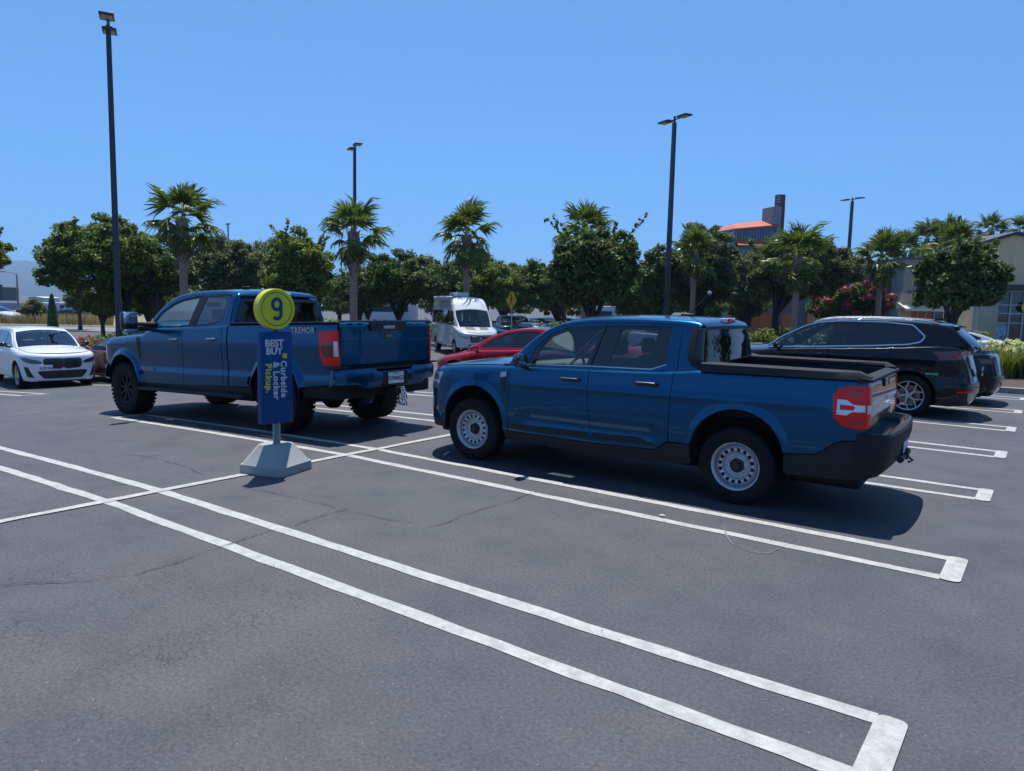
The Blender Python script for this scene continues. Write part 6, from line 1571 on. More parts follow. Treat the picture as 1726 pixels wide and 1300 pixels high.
def frond_mesh(m, fan=22, L=.95, droop=.25, seed=0):
    r = np.random.default_rng(seed); V = []; F = []
    def seg(a, b, w0, w1, up):
        d = b-a; s = np.cross(d, up); s /= np.linalg.norm(s)+1e-9; k = len(V); V.extend([a-s*w0, a+s*w0, b+s*w1, b-s*w1]); F.append((k, k+1, k+2, k+3))
    pet = .85; up = np.array([0, 0, 1.]); p0 = np.zeros(3); p1 = np.array([pet*.5, 0, .03]); p2 = np.array([pet, 0, 0.])
    seg(p0, p1, .03, .02, up); seg(p1, p2, .02, .014, up)
    for i in range(fan):
        a = math.radians(-100+200*i/(fan-1))+r.normal(0, .03); l = L*(.78+.22*math.cos(a*.8))*r.uniform(.9, 1.08); d = np.array([math.cos(a), math.sin(a), .10*math.cos(a*2)]); pts = []
        for f in (0, .35, .62, .82, 1.0):
            pts.append(p2+d*l*f+np.array([0, 0, -droop*f**2.2*l*(1.35+r.uniform(-.5, .9))]))
        ws = [.02, .052, .046, .028, .004]
        tw = np.array([-math.sin(a)*.5, math.cos(a)*.5, 1.])
        for j in range(4): seg(pts[j], pts[j+1], ws[j], ws[j+1], tw if i % 2 else np.array([math.sin(a)*.5, -math.cos(a)*.5, 1.]))
    me = bpy.data.meshes.new('frond'); me.from_pydata([tuple(v) for v in V], [], F); me.materials.append(m); return me

FR = [frond_mesh(L_PALM, seed=i, droop=.18+.1*i) for i in range(3)]
FRD = frond_mesh(L_DRY, seed=9, droop=.7, L=.8)

def palm(px, yc, D, label, wpx, nf=30, scale=1.0, skirt=6, seed=0, lean=0.0, group='fan palms around the parking lot'):
    r = np.random.default_rng(seed+100); b = at(px, 520, D); z0 = float(gz(b[0], b[1])); h = float(at(px, yc, D)[2])-z0; w = wpx*D/FPX/2
    t = empty('fan_palm', (b[0], b[1], z0), r.uniform(0, 6)); tag(t, label, 'palm tree', group)
    mb = MB(); n = 30; pts = []; rad = []
    for i in range(n+1):
        f = i/n; pts.append((lean*f*f, 0, h*f)); rad.append(w*(1.25-.35*min(1, f*4) if f < .25 else .9 if f < .62 else .9+.45*min(1, (f-.62)/.1))*(1+.05*(i % 2)))
    mb.tube(pts, rad, 12); tr = mb.build('trunk', PALMBARK, t)
    # cut leaf bases on the upper trunk
    mb = MB()
    for i in range(46):
        f = r.uniform(.62, 1.0); a = i*2.4; rr_ = w*1.32; x, y, z = rr_*math.cos(a)+lean*f*f, rr_*math.sin(a), h*f; d = r.uniform(.08, .15)
        mb.tube([(x*.92, y*.92, z-.05), (x+d*.5*math.cos(a), y+d*.5*math.sin(a), z+d)], [.035, .018], 4)
    bo = mb.build('leaf_bases', mat('palm_boot', (.13, .075, .045), .9), t); tag(bo, kind='stuff')
    for i in range(nf+skirt):
        dead = i >= nf; a = i*2.39996+r.uniform(-.2, .2)
        f = i/nf; el = math.radians((78 if f < .22 else 48 if f < .48 else 15 if f < .72 else -30)+r.uniform(-24, 24)) if not dead else math.radians(r.uniform(-78, -58))
        me = (FRD if i % 2 else FR[2]) if dead else FR[int(r.integers(3))]; o = link('frond', me, t); s = scale*r.uniform(.72, 1.16)*(1.0 if f < .85 else .9)
        o.location = (lean+.08*math.cos(a), .08*math.sin(a), h+.10-.25*f); o.rotation_euler = (r.uniform(-.5, .5), -el, a); o.scale = (s, s, s)
    return t

def shrub(x, y, w, h, leaf, label, size=.07, n=1800, name='shrub', flowers=None, seed=0, group=None, cat='shrub', d=None):
    r = np.random.default_rng(seed+300); z0 = float(gz(x, y)); t = empty(name, (x, y, z0), 0); tag(t, label, cat, group); d = d or w
    k = 16; C = np.stack([r.uniform(-.42, .42, k)*w, r.uniform(-.42, .42, k)*d, r.uniform(.3, .78, k)*h], 1); P = np.repeat(C, n//k, 0); q = r.normal(size=P.shape); q /= np.linalg.norm(q, axis=1)[:, None]
    P = P+q*(r.uniform(.3, 1, (len(P), 1))**.5)*np.array([.22*w, .22*d, .30*h]); P[:, 2] = np.abs(P[:, 2])
    quads('foliage', P, q+r.normal(0, .5, q.shape)+[0, 0, .4], size, leaf, t)
    mb = MB()
    for i in range(5): mb.tube([(r.uniform(-.1, .1), r.uniform(-.1, .1), 0), tuple(C[i])], [.03, .01], 5)
    mb.build('stem', BARK, t)
    if flowers:
        m, nn, s, up = flowers; q = r.normal(size=(nn, 3)); q[:, 2] = np.abs(q[:, 2]); q /= np.linalg.norm(q, axis=1)[:, None]; c = q*np.array([.5*w, .5*d, .55*h])+[0, 0, h*.45]
        c3 = np.repeat(c, 5, 0)+r.normal(0, s*.35, (nn*5, 3)); quads('blossom', c3, r.normal(size=c3.shape)+[0, 0, 1], s, m, t)
    return t

def blades(P, h, w, m, name, parent=None, bend=.35, seed=0):
    r = np.random.default_rng(seed); n = len(P); a = r.uniform(0, 2*PI, n); H = h*r.uniform(.6, 1.15, n); b = bend*H*r.uniform(.3, 1.3, n); dx, dy = np.cos(a)*b, np.sin(a)*b; wx, wy = -np.sin(a)*w, np.cos(a)*w
    z = P[:, 2]; V = np.stack([np.stack([P[:, 0]-wx, P[:, 1]-wy, z], 1), np.stack([P[:, 0]+wx, P[:, 1]+wy, z], 1), np.stack([P[:, 0]+dx*.35+wx*.8, P[:, 1]+dy*.35+wy*.8, z+H*.6], 1), np.stack([P[:, 0]+dx*.35-wx*.8, P[:, 1]+dy*.35-wy*.8, z+H*.6], 1), np.stack([P[:, 0]+dx, P[:, 1]+dy, z+H*.96], 1)], 1).reshape(-1, 3)
    k = np.arange(n)*5; F = [(i, i+1, i+2, i+3) for i in k]+[(i+3, i+2, i+4) for i in k]
    me = bpy.data.meshes.new(name); me.from_pydata(V.tolist(), [], [tuple(map(int, f)) for f in F]); me.materials.append(m); return link(name, me, parent)

def island():
    """kerbed planting island at the right edge with daylilies"""
    kerb = mat('kerb_concrete', (.24, .235, .22), .85, var=(5, .25), bump=(60, .4)); mulch = mat('bark_mulch', (.065, .045, .035), .95, var=(30, .5), bump=(40, 1.0))
    out = rpoly([(-4.6, 20.75), (.8, 20.85), (2.6, 22.2), (2.6, 26), (-4.6, 26)], .9, 6); O = densify(out, .3); I = shrink(O, .15); n = len(O)
    mb = MB(); vs = [(a, b, 0) for a, b in O]+[(a, b, .13) for a, b in shrink(O, .015)]+[(a, b, .14) for a, b in shrink(O, .03)]+[(a, b, .14) for a, b in I]+[(a, b, .08) for a, b in I]
    fs = [(j*n+i, j*n+(i+1) % n, (j+1)*n+(i+1) % n, (j+1)*n+i) for j in range(4) for i in range(n)]; mb.add(vs, fs); tag(mb.build('kerb', kerb), kind='structure')
    mb = MB(); mb.add([(a, b, .10) for a, b in I], [tuple(range(n))]); tag(mb.build('planting_bed', mulch), kind='structure')
    p = at(1682, 640, 20.2); r = np.random.default_rng(4)
    for i, (dx, dy) in enumerate(((0, 0), (.55, .3), (-.45, .25), (.25, .7))):
        x, y = float(p[0]+dx), float(p[1]+.55+dy); t = empty('daylily', (x, y, .10), 0)
        tag(t, ['daylily clump with pale yellow flowers on the kerbed island, nearest the kerb', 'right-hand daylily clump at the photo edge behind the kerb', 'left-hand daylily clump next to the black saloon tail', 'rear daylily clump with few flowers on the island'][i], 'flowers', 'daylilies on the island')
        q = r.normal(0, .13, (420, 2)); P = np.stack([q[:, 0], q[:, 1], 0*q[:, 0]], 1); blades(P, .78, .011, L_BRIGHT if i % 2 else L_YEL, 'leaves', t, .75, seed=i)
        mb = MB(); fl = []
        for k in range(14):
            a = r.uniform(0, 6.28); d = r.uniform(.1, .42); h = r.uniform(.75, 1.05); e = (d*math.cos(a), d*math.sin(a), h); mb.tube([(d*.2*math.cos(a), d*.2*math.sin(a), 0), (d*.6*math.cos(a), d*.6*math.sin(a), h*.7), e], .006, 4); fl.append(e)
        mb.build('flower_stems', L_MID, t); F = np.repeat(np.array(fl), 5, 0)+r.normal(0, .022, (70, 3)); quads('blossom', F, r.normal(size=F.shape), .075, L_YELF, t)
    for i, (px, D, w, h) in enumerate(((1600, 26.5, 1.2, .8), (1640, 27, 1.3, .7))):
        q = at(px, 560, D); shrub(float(q[0]), float(q[1]), w, h, L_MID, ['low green shrub behind the black saloon on the island', 'low green shrub beside the daylilies on the island'][i], seed=60+i, n=1200)

FARL = ['first from the left, behind the white compact SUV', 'second from the left, behind the small yellow-green trees', 'behind the tall left light pole', 'behind the leftmost fan palm trunk', 'behind the lifted pickup cab', 'behind the round yellow sign', 'behind the lifted pickup bed', 'behind the second fan palm trunk',
 'behind the lifted pickup tailgate', 'behind the camper van', 'behind the yellow warning sign', 'behind the red saloon roof', 'behind the compact pickup windscreen', 'behind the compact pickup rear door', 'behind the middle light pole', 'behind the fourth fan palm', 'behind the compact pickup antenna', 'behind the large rounded tree', 'behind the luxury SUV', 'behind the crape myrtle']

def vegetation():
    T = tree
    T(176, 356, 118, 37, 500, 'wide open-crowned tree behind the tall light pole on the left', L_MID, trunk_px=214, size=.15, dens=1.0, nclump=120, seed=1, bark=BARK_D)
    T(262, 395, 70, 39, 505, 'dark broadleaf tree behind the leftmost fan palm', L_DARK, size=.14, dens=1.1, nclump=70, seed=31)
    T(-28, 388, 50, 40, 455, 'tree whose crown just enters the photo at the left edge', L_BRIGHT, size=.15, nclump=40, seed=2)
    T(382, 392, 88, 50, 505, 'dull olive tree between the leftmost palm and the lifted pickup roof', L_OLIVE, size=.15, dens=1.2, nclump=95, seed=3)
    T(505, 370, 72, 40, 528, 'bright loose-leaved tree behind the rear window of the lifted pickup', L_BRIGHT, trunk_px=535, size=.15, dens=1.0, nclump=85, seed=4, shoots=5)
    T(672, 420, 85, 43, 522, 'rounded dark tree between the second and third fan palms', L_DARK, size=.14, dens=1.2, nclump=95, seed=5, bark=BARK_D)
    T(1262, 396, 64, 52, 530, 'tree closing the view below the distant hotel', L_OLIVE, size=.14, nclump=60, seed=41, bark=BARK_D)
    T(606, 428, 48, 54, 528, 'dark tree just right of the second fan palm', L_DARK, size=.15, nclump=50, seed=42, bark=BARK_D)
    T(446, 408, 52, 54, 525, 'olive tree between the dull olive tree and the bright loose-leaved one', L_OLIVE, size=.15, nclump=50, seed=43)
    T(1058, 440, 50, 52, 530, 'shaded tree right of the dense dark tree', L_DARK, size=.15, nclump=45, seed=44, bark=BARK_D)
    T(815, 418, 52, 47, 525, 'upright green tree behind the camper van', L_BRIGHT, size=.15, nclump=60, seed=6)
    T(750, 430, 60, 52, 520, 'dark tree behind the roof of the camper van', L_DARK, size=.16, nclump=60, seed=7, bark=BARK_D)
    T(890, 430, 75, 58, 522, 'fresh green tree above the yellow warning sign', L_MID, size=.17, nclump=80, seed=8, trunk_px=952)
    T(1000, 375, 92, 30, 530, 'dense dark tree with long shoots standing above the compact pickup cab', L_DARK, size=.15, dens=1.1, nclump=120, seed=9, shoots=10, bark=BARK_D)
    T(1112, 402, 50, 46, 535, 'narrow dark tree left of the middle light pole', L_DARK, size=.15, nclump=60, seed=10, bark=BARK_D)
    T(1178, 384, 66, 47, 535, 'broad dark tree behind the fourth fan palm', L_OLIVE, size=.15, dens=1.2, nclump=110, seed=11, shoots=4, bark=BARK_D)
    T(1348, 388, 92, 42, 512, 'large rounded tree left of the fuchsia-flowered crape myrtle', L_OLIVE, trunk_px=1308, size=.13, dens=1.5, nclump=130, seed=12, bark=BARK_D)
    T(1618, 408, 76, 31, 528, 'dark big-leaved tree in front of the beige store', L_DARK, trunk_px=1606, size=.15, dens=1.1, nclump=95, seed=13, shoots=9, bark=BARK_D, multi=2)
    T(1448, 468, 62, 46, 540, 'crape myrtle with fuchsia flowers in front of the teal building', L_DARK, name='crape_myrtle', size=.12, nclump=60, seed=14, extra=(L_PINK, .6, .12), multi=3)
    T(1396, 490, 40, 50, 540, 'smaller crape myrtle with faded pink flowers beside the larger one', L_DARK, name='crape_myrtle', size=.12, nclump=34, seed=15, extra=(L_PINK, .35, .11), multi=3)
    T(172, 484, 36, 36, 535, 'small yellow-green tree under the wide tree on the left', L_YEL, size=.09, nclump=34, seed=16, dens=.8)
    T(134, 474, 28, 52, 528, 'dark grey-green tree in front of the long white wall', L_OLIVE, size=.14, nclump=40, seed=17)
    T(250, 480, 40, 40, 535, 'small yellow-green tree below the leftmost palm', L_YEL, size=.10, nclump=34, seed=18, dens=.8)
    T(330, 485, 50, 46, 540, 'low light green tree seen through the lifted pickup cab', L_BRIGHT, size=.12, nclump=40, seed=19)
    T(58, 504, 24, 62, 534, 'round dark bush-like tree before the long white wall', L_OLIVE, size=.16, nclump=30, seed=20)
    T(620, 470, 44, 58, 530, 'small yellow-green tree behind the second fan palm trunk', L_BRIGHT, size=.15, nclump=34, seed=21)
    T(940, 480, 50, 64, 535, 'light green undergrowth tree behind the yellow warning sign', L_YEL, size=.16, nclump=34, seed=22)
    T(1075, 500, 42, 52, 540, 'small lime-green tree below the dense dark tree', L_YEL, size=.13, nclump=30, seed=23)
    T(1255, 495, 40, 54, 540, 'young tree in front of the pale awnings', L_MID, size=.13, nclump=30, seed=24)
    T(1180, 480, 60, 58, 538, 'shaded green tree behind the compact pickup antenna', L_MID, size=.15, nclump=50, seed=29)
    T(430, 470, 60, 58, 535, 'shaded tree filling the gap behind the lifted pickup', L_DARK, size=.17, nclump=50, seed=32)
    # conifer
    b = at(88, 520, 46); z0 = float(gz(b[0], b[1])); t = empty('cypress', (b[0], b[1], z0), 0); tag(t, 'slim dark cypress standing alone before the white wall', 'tree')
    h = float(at(88, 497, 46)[2])-z0; n = 1500; r = np.random.default_rng(77); f = r.uniform(.15, 1, n); a = r.uniform(0, 6.28, n); rr = .34*np.sqrt(np.clip(1-f, 0, 1))*np.minimum(1, f*5)*r.uniform(.5, 1.1, n)
    P = np.stack([np.cos(a)*rr, np.sin(a)*rr, f*h], 1); quads('crown', P, np.stack([np.cos(a), np.sin(a), 0*a+.3], 1), .13, L_DARK, t); mb = MB(); mb.tube([(0, 0, 0), (0, 0, h*.5)], .06, 6); mb.build('trunk', BARK, t)
    # far row of trees closing the view below the crowns
    xs = list(range(20, 1560, 92))
    for i, px in enumerate(xs):
        yt = [498, 488, 482, 470, 460, 462, 458, 455, 462, 458, 452, 455, 458, 452, 460, 455, 462][i % 17]
        if px < 130: continue
        T(px, yt, 66, 84+6*(i % 3), 533, 'distant tree of the closing row, '+FARL[i], [L_MID, L_DARK, L_OLIVE][i % 3], size=.30, nclump=36, dens=.6, seed=200+i, group='distant tree row behind the lot', bark=BARK_D)
    # trees on the far side of the aisle, right of the frame, that the glass and paint mirror
    for i, (x, y, h) in enumerate(((9, 40, 7), (15, 37, 6), (21, 34, 7.5), (26, 28, 6.5), (29, 21, 7), (31, 13, 6), (31, 5, 7))):
        t = empty('broadleaf_tree', (x, y, 0), i); tag(t, ['low', 'broad', 'tall', 'small', 'rounded', 'narrow', 'nearest'][i]+' green tree beyond the right edge of the lot, mirrored in the glass', 'tree', 'trees beyond the right edge')
        mb = MB(); mb.tube([(0, 0, 0), (.05, 0, h*.4), (0, .1, h*.7)], [.16, .12, .05], 8); mb.build('trunk', BARK, t)
        r = np.random.default_rng(500+i); C2 = r.normal(size=(40, 3)); C2 /= np.linalg.norm(C2, axis=1)[:, None]; C2 = C2*np.array([h*.42, h*.42, h*.33])*r.uniform(.4, 1, (40, 1))+[0, 0, h*.62]
        P = np.repeat(C2, 110, 0)+r.normal(0, h*.075, (4400, 3)); quads('crown', P, r.normal(size=P.shape)+[0, 0, .6], .22, [L_MID, L_DARK][i % 2], t)
    # palms
    palm(311, 372, 34, 'tall fan palm left of the lifted pickup roof, largest of the palms', 14, 25, 1.02, 7, 1, .05)
    palm(596, 392, 35, 'fan palm standing in line with the second light pole', 14, 25, .95, 7, 2)
    palm(786, 398, 38, 'fan palm behind the roof of the camper van', 11, 25, 1.0, 8, 3, -.05)
    palm(1167, 428, 44, 'fan palm just right of the middle light pole', 10, 23, .98, 6, 4)
    palm(1340, 432, 38, 'fan palm in front of the large rounded tree', 11, 23, .95, 8, 5)
    palm(1480, 438, 44, 'fan palm rising out of the fuchsia crape myrtle', 10, 28, .95, 7, 6)
    palm(985, 392, 38, 'fan palm almost hidden inside the dense dark tree', 11, 26, .9, 4, 7)
    palm(1600, 422, 38, 'fan palm partly hidden behind the dark big-leaved tree', 10, 24, .9, 4, 8)
    palm(1553, 404, 78, 'far fan palm with a brown skirt, left of the closest pair', 6, 26, 1.2, 12, 9)
    palm(1590, 400, 76, 'far fan palm with a shaggy brown skirt, right of the closest pair', 6, 26, 1.3, 14, 10)
    palm(1660, 391, 88, 'far fan palm rising behind the left slope of the beige gable', 6, 26, 1.2, 6, 11)
    palm(1717, 391, 88, 'far fan palm rising behind the beige gable at the right edge', 6, 26, 1.2, 6, 12)
    palm(1517, 424, 72, 'low far fan palm above the teal building', 6, 24, 1.1, 6, 13)
    # low planting
    sh = [(30, 30, L_YEL, .7), (122, 27, L_DARK, .9), (205, 30, L_DARK, 1.1), (255, 36, L_OLIVE, 1.0), (430, 42, L_MID, 1.3), (560, 44, L_MID, 1.4), (640, 46, L_DARK, 1.3), (700, 47, L_MID, 1.4), (935, 50, L_DARK, 1.4), (1030, 44, L_MID, 1.2), (1090, 46, L_YEL, 1.3), (1150, 46, L_MID, 1.3), (1225, 44, L_MID, 1.2), (1290, 40, L_BRIGHT, 1.0), (1350, 44, L_DARK, 1.2), (1420, 42, L_YEL, 1.0), (1490, 44, L_DARK, 1.3), (1640, 44, L_YEL, .9)]
    lab = ['yellow-green shrub behind the white compact SUV roof', 'round dark shrub between the white SUV and the maroon car', 'dark shrub at the foot of the tall left light pole', 'olive shrub near the lifted pickup mirror', 'green shrub behind the lifted pickup cab', 'green shrub behind the lifted pickup bed', 'dark shrub near the second palm trunk', 'green shrub behind the lifted pickup tailgate', 'dark shrub behind the red saloon roof', 'green shrub behind the compact pickup windscreen', 'yellow-green shrub behind the compact pickup roof', 'green shrub beside the middle light pole foot', 'green shrub behind the compact pickup brake lamp', 'bright low shrub left of the luxury SUV bonnet', 'dark shrub behind the luxury SUV windscreen', 'yellow-green shrub behind the luxury SUV roof', 'dark shrub below the crape myrtle', 'yellow-green shrub behind the daylilies before the store']
    for i, (px, D, m, h) in enumerate(sh):
        q = at(px, 540, D); shrub(float(q[0]), float(q[1]), 2.2*h, h, m, lab[i], size=.11, n=1500, seed=i, d=1.6)
    # red roses on the left
    for i, (px, D, h, w) in enumerate(((150, 27.5, 1.05, .9), (138, 27.2, .8, .9), (172, 28, .75, .9), (196, 28.3, .8, .9))):
        q = at(px, 560, D); shrub(float(q[0]), float(q[1]), w, h, L_MID, ['tall rose bush with red flowers above the maroon car', 'low pink rose bush right of the white compact SUV', 'rose bush with red flowers over the maroon car roof', 'rose bush with red flowers at the foot of the tall light pole'][i], size=.06, n=900, name='rose_bush', flowers=(L_REDF, 26, .10, 0), seed=90+i, group='rose bushes', cat='flowers')
    # dry grass field far left and its green strip
    r = np.random.default_rng(5); P = []
    for k in range(15000):
        px = r.uniform(-120, 190); D = r.uniform(60, 76); q = at(px, 530, D); P.append((q[0], q[1], float(gz(q[0], q[1]))))
    tag(blades(np.array(P), .95, .024, L_HAY, 'dry_grass', None, .3, seed=3), kind='stuff')

# ------------------------------------------------------------------ background buildings
def frame_at(px, D, name, label, cat='building', turn=0.0):
    p = at(px, 520, D); z = float(gz(p[0], p[1])); t = empty(name, (p[0], p[1], z), -YAW+turn); tag(t, label, cat); return t, z

def buildings():
    glassm = mat('shop_glass', (.015, .018, .022), .05, spec=.9, coat=.6); white = mat('white_mullion', (.50, .50, .48), .5)
    teal = mat('teal_render', (.070, .105, .115), .8, var=(1.5, .12)); grey = mat('pale_grey_render', (.24, .26, .24), .8, var=(1.5, .1)); beige = mat('beige_render', (.80, .54, .30), .8, var=(1.2, .08), bump=(30, .2)); cream = mat('cream_render', (.42, .37, .27), .8, var=(1.2, .1))
    aw = mat('cream_awning', (.55, .52, .42), .7); orange = mat('orange_panel', (.40, .115, .04), .6); roofm = mat('dark_coping', (.05, .055, .06), .6)
    def Z(py, D, px=1600, z=0): return float(at(px, py, D)[2])-z
    def X(px, px0, D): return (px-px0)*D/FPX
    # teal building
    D = 64; t, z = frame_at(1483, D, 'store_building', 'low teal-grey store building behind the crape myrtle'); h = Z(447, D, 1483, z)
    mb = MB(); mb.box((0, 5, h/2), (X(1527, 1440, D), 10, h)); mb.build('wall', teal, t); mb = MB(); mb.box((0, 5, h+.08), (X(1527, 1440, D)+.2, 10.2, .16)); mb.build('coping', roofm, t)
    for x0, x1, z0, z1 in ((X(1497, 1483, D), X(1512, 1483, D), Z(508, D, 1500, z), Z(497, D, 1500, z)), (X(1450, 1483, D), X(1470, 1483, D), .3, 2.8)):
        mb = MB(); mb.box(((x0+x1)/2, -.02, (z0+z1)/2), (x1-x0, .1, z1-z0)); mb.build('window', glassm, t)
    # pale grey middle building with awning and orange front
    D = 62; t, z = frame_at(1582, D, 'store_building', 'pale grey store building with a cream awning over an orange front'); h = Z(439, D, 1582, z); w = X(1645, 1520, D)
    mb = MB(); mb.box((0, 2, h/2), (w, 4, h)); wl = mb.build('wall', grey, t); mb = MB(); mb.box((0, 2, h+.08), (w+.2, 4.2, .16)); mb.build('coping', roofm, t)
    for px0 in (1524, 1600): mb = MB(); mb.box((X(px0, 1582, D), -.15, 1.8), (.9, .35, 3.6)); mb.build('pilaster', cream, t)
    mb = MB(); mb.box((X(1562, 1582, D), -.03, 1.5), (X(1590, 1530, D), .12, 3.0)); mb.build('shop_window', glassm, t)
    mb = MB(); mb.box((X(1550, 1582, D), -.12, 1.15), (X(1572, 1531, D), .08, 1.7)); mb.build('orange_panel', orange, t)
    for px0 in (1531, 1545, 1559, 1573, 1590): mb = MB(); mb.box((X(px0, 1582, D), -.16, 1.5), (.07, .08, 3.0)); mb.build('mullion', white, t)
    mb = MB(); mb.box((X(1538, 1582, D), -.05, Z(500, D, 1560, z)), (.9, .1, 1.0)); mb.build('window', glassm, t)
    def awning(t, x0, x1, z1, z0, dep):
        mb = MB(); mb.add([(x0, 0, z1), (x1, 0, z1), (x1, -dep, z0), (x0, -dep, z0), (x0, 0, z0), (x1, 0, z0), (x0, -dep, z0-.18), (x1, -dep, z0-.18)], [(0, 1, 2, 3), (0, 3, 4), (1, 5, 2), (3, 2, 7, 6)]); a = mb.build('awning', aw, t)
        n = int((x1-x0)/.45); 
        for i in range(n+1):
            x = x0+(x1-x0)*i/n; q = MB(); q.tube([(x, -.02, z1+.02), (x, -dep, z0+.02)], .018, 4); q.build('awning_rib', cream, a)
    awning(t, X(1511, 1582, D), X(1592, 1582, D), Z(511, D, 1550, z), Z(521, D, 1550, z), 1.4)
    # beige gabled building with glazed entrance
    D = 50; t, z = frame_at(1690, D, 'store_building', 'beige gabled store with a tall glazed entrance at the right edge'); w0, w1 = X(1641, 1690, D), X(1800, 1690, D)
    ze, zp = Z(414, D, 1641, z), Z(396, D, 1690, z); xp = X(1700, 1690, D)
    mb = MB(); q = [(w0, 0), (w1, 0), (w1, ze), (xp, zp), (w0, ze)]; mb.prism(q, 0, 3.5, 'y'); mb.build('wall', beige, t)
    mb = MB(); mb.prism([(w0-.15, ze-.05), (xp, zp-.03), (w1+.2, ze-.05), (w1+.2, ze+.15), (xp, zp+.18), (w0-.15, ze+.15)], -.2, 3.7, 'y'); mb.build('roof_edge', roofm, t)
    mb = MB(); mb.box(((w0+w1)/2, -.4, Z(484, D, 1690, z)), (w1-w0, .8, .28)); mb.build('canopy_band', roofm, t)
    mb = MB(); mb.box((w0+.6, -.3, Z(488, D, 1690, z)/2), (1.3, .6, Z(488, D, 1690, z))); mb.build('pier', cream, t)
    zt = Z(490, D, 1690, z); gx0, gx1 = X(1658, 1690, D), X(1726, 1690, D)
    mb = MB(); mb.box(((gx0+gx1)/2+1, -.05, zt/2), (gx1-gx0+2, .1, zt)); mb.build('shop_window', glassm, t)
    for px0 in (1640, 1660, 1679, 1700, 1722): mb = MB(); mb.box((X(px0, 1690, D), -.14, zt/2), (.08, .08, zt)); mb.build('mullion', white, t)
    for f in (.40, .58, .74, 1.0): mb = MB(); mb.box(((gx0+gx1)/2+1, -.20, zt*f-.04), (gx1-gx0+2, .04, .07)); mb.build('transom', white, t)
    post = mat('window_poster', (.30, .36, .48), .5, var=(3.5, .6))
    for a, b in ((1662, 1677), (1681, 1698)): mb = MB(); mb.box((X((a+b)/2, 1690, D), -.12, zt*.21), (X(b, a, D), .03, zt*.36)); mb.build('poster', post, t)
    mb = MB(); mb.lathe([(0, 0), (.36, 0), (.36, .05), (0, .05)], 20, 'y', (X(1724, 1690, D), -.4, Z(518, D, 1724, z))); mb.build('round_store_sign', mat('sign_yellow', (.62, .60, .01), .3), t)
    # long grey-blue shops hidden behind the trees, with awnings
    D = 66; t, z = frame_at(1345, D, 'store_building', 'long slate-blue row of shops seen between the tree trunks'); w = X(1440, 1235, D); h = Z(478, D, 1345, z)
    mb = MB(); mb.box((0, 5, h/2), (w, 10, h)); mb.build('wall', mat('slate_render', (.10, .135, .15), .8, var=(2, .15)), t)
    for a, b in ((1250, 1276), (1358, 1384)):
        awning(t, X(a, 1345, D), X(b, 1345, D), Z(512, D, a, z), Z(521, D, a, z), 1.2)
        mb = MB(); mb.box((X((a+b)/2, 1345, D), -.05, 1.3), (X(b, a, D)*.8, .1, 2.4)); mb.build('shop_window', glassm, t)
    for a, b in ((1268, 1300), (1318, 1345), (1410, 1432)): mb = MB(); mb.box((X((a+b)/2, 1345, D), -.06, 1.1), (X(b, a, D), .1, 1.9)); mb.build('orange_panel', orange, t)
    # hotel tower
    D = 165; t, z = frame_at(1265, D, 'hotel_tower', 'distant hotel with orange sloping roof and red pylon above the trees', turn=.25); k = D/FPX
    x0, x1 = X(1228, 1265, D), X(1306, 1265, D); zr0, zr1 = Z(389, D, 1265, z), Z(379, D, 1265, z); zb = Z(405, D, 1265, z)
    mb = MB(); mb.prism([(x0, 0), (x1, 0), (x1, zr1), (x0, zr0)], 0, 12, 'y'); mb.build('wall', mat('hotel_glass', (.03, .06, .10), .15, spec=.8), t)
    mb = MB(); za, zc_ = Z(378, D, 1265, z), Z(367.5, D, 1265, z); xl, xr = X(1239, 1265, D), X(1307, 1265, D)
    mb.add([(x0-.3, -.6, zr0), (x1+.1, -.6, zr1), (xr, 4.0, zc_), (xl, 4.0, za), (x0-.3, 12, zr0), (xr, 12, zr1), (x0-.3, -.6, zr0-.4), (x1+.1, -.6, zr1-.4)], [(0, 1, 2, 3), (0, 3, 4), (3, 2, 5, 4), (0, 6, 7, 1)]); mb.build('roof', mat('orange_tile', (.42, .075, .025), .6), t)
    for i in range(15): mb = MB(); mb.box((x0+.3+(x1-x0-.6)*i/14, -.08, (zb+zr0)/2-.5), (.16, .14, zr0-zb+1.5)); mb.build('mullion', mat('blue_grey_fin', (.16, .22, .28), .5), t)
    mb = MB(); mb.add([(x0-.3, -2.2, zb-1.6), (x1, -2.2, zb-1.2), (x1, -.1, zb), (x0-.3, -.1, zb)], [(0, 1, 2, 3)]); mb.build('lower_roof', MATS['orange_tile'], t)
    xa, xb = X(1296, 1265, D), X(1308, 1265, D); mb = MB(); mb.box(((xa+xb)/2, 2, Z(350, D, 1300, z)/2), (xb-xa, 4, Z(350, D, 1300, z))); mb.build('lift_tower', mat('hotel_grey', (.22, .24, .25), .8), t)
    xa, xb = X(1308, 1265, D), X(1320, 1265, D); zt = Z(329, D, 1314, z); zm = Z(349, D, 1314, z)
    mb = MB(); mb.box(((xa+xb)/2, 1, (zm+zt)/2), (xb-xa, 1.6, zt-zm)); py = mb.build('sign_pylon', mat('pylon_red', (.11, .025, .02), .6), t)
    mb = MB(); mb.box(((xa+xb)/2-.25, 1, zm/2), (xb-xa, 1.8, zm)); mb.build('pylon_shaft', mat('hotel_pale', (.26, .27, .28), .7), t)
    mb = MB(); mb.box((xb-.5, .0, zm/2), (.5, .5, zm)); mb.build('pylon_stripe', MATS['pylon_red'], t)
    for i in range(4): mb = MB(); mb.box((xa-.05, .1, zm+1.0-i*.0+i*.52), (.9, .12, .14)); mb.build('pylon_bar', mat('pale_bar', (.45, .45, .45), .5), py)
